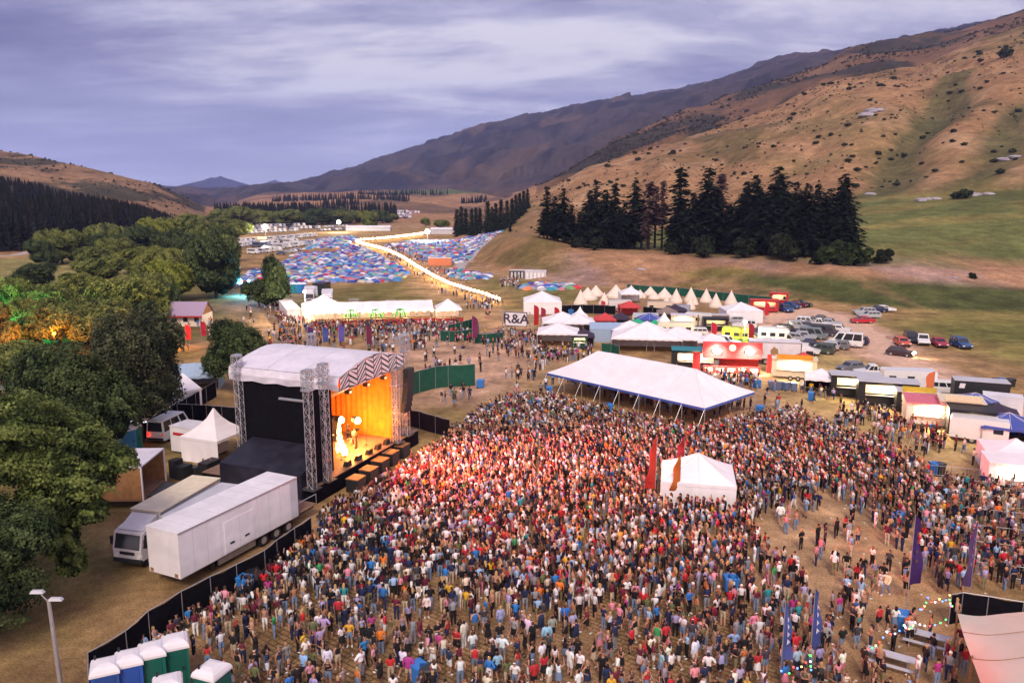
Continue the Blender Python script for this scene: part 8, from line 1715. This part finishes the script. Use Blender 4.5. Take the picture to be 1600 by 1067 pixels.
LP = [low_person(p_, f) for p_ in ('stand', 'hold', 'up', 'walk', 'stand', 'up2', 'hold', 'stand') for f in (0, 1)]
VV, FF, CCc, oo = [], [], [], 0; tcn = list(TW); tcw = [TW[k] for k in tcn]; g = np.random.default_rng(11)
tcp = np.array(tcw, float); tcp /= tcp.sum(); bkeys = list(BOTC); bp = np.array(BW_, float); bp /= bp.sum(); hk_ = list(HAIR)
SP1 = sum([3, 3, 2.2, 2.2, .9, .9, 1.5, 1.5, 3, 3, .5, .5, 2.2, 2.2, 3, 3]); SP2 = sum([4, 4, 3, 3, .1, .1, 3, 3, 4, 4, 0, 0, 3, 3, 4, 4])
for x, y, md in rest:
    v = g.choice(len(LP), p=np.array([3, 3, 2.2, 2.2, .9, .9, 1.5, 1.5, 3, 3, .5, .5, 2.2, 2.2, 3, 3])/SP1 if md == 'stage' else np.array([4, 4, 3, 3, .1, .1, 3, 3, 4, 4, 0, 0, 3, 3, 4, 4])/SP2)
    V, Fq, T = LP[v]; s = g.uniform(.89, 1.04); a = (face_to(x, y, STG)+R(90)+g.normal(0, .35)) if md == 'stage' else g.uniform(0, 6.28); ca, sa = math.cos(a), math.sin(a)
    tc = np.array(TOPC[tcn[g.choice(len(tcn), p=tcp)]])*g.uniform(.8, 1.2); sk = np.array(SKIN[g.choice(5, p=[.33, .3, .22, .1, .05])]); hc = np.array(HAIR[hk_[g.choice(4, p=[.42, .3, .23, .05])]])
    if g.random() < .16: hc = np.array([(.7, .68, .66), (.02, .02, .02), (.3, .03, .03)][g.integers(3)])
    bc = np.array(BOTC[bkeys[g.choice(len(bkeys), p=bp)]])
    if g.random() < .16 and v % 2: tc = sk*.98
    pal = np.stack([sk, np.minimum(tc, .85), bc, bc, hc]); VV.append(np.stack([(V[:, 0]*ca-V[:, 1]*sa)*s*1.05+x, (V[:, 0]*sa+V[:, 1]*ca)*s*1.05+y, V[:, 2]*s], 1)); FF.append(Fq+oo); CCc.append(pal[T]); oo += len(V)
print('people', nind, 'crowd', len(rest), 'tents', len(spots), 'vans', kk_)
join_mesh('crowd', np.concatenate(VV), np.concatenate(FF), np.concatenate(CCc), mat('crowd_cloth', (1, 1, 1), .8, .05, 6., attr='tint', spec=.15), 'stuff', 'dense festival crowd facing the stage', 'crowd')
# cups and litter on the ground
dm('litter', (.7, .68, .66), .6); mb = MB()
for i in range(420):
    x, y = random.uniform(-16, 34), random.uniform(33, 75)
    if any(inpoly(x, y, e) for e in EXC): continue
    a = random.uniform(0, 6.3); c = Vector((math.cos(a), math.sin(a), 0)); mb.tube(Vector((x, y, .05)), Vector((x, y, .05))+c*.13, .04, 'litter', 5, .05)
mb.build('litter', None, label='scattered cups and scraps on the trodden straw', cat='litter', kind='stuff')
# ------------------------------------------------------------------ air
HAZE_D = .000085
def haze():
    M = bpy.data.materials.new('haze'); M.use_nodes = True; t = M.node_tree; t.nodes.clear()
    o = N(t, 'ShaderNodeOutputMaterial'); v = N(t, 'ShaderNodeVolumePrincipled'); v.inputs['Color'].default_value = (.44, .52, 1., 1); v.inputs['Density'].default_value = HAZE_D; v.inputs['Anisotropy'].default_value = .0
    LK(t, v.outputs[0], o.inputs['Volume'])
    MT['haze'] = M; mb = MB(); mb.box(-14500, 14500, -150, 11900, -260, 760, 'haze'); return mb.build('haze', kind='stuff', label='pale evening haze filling the valley air', cat='haze')
haze()
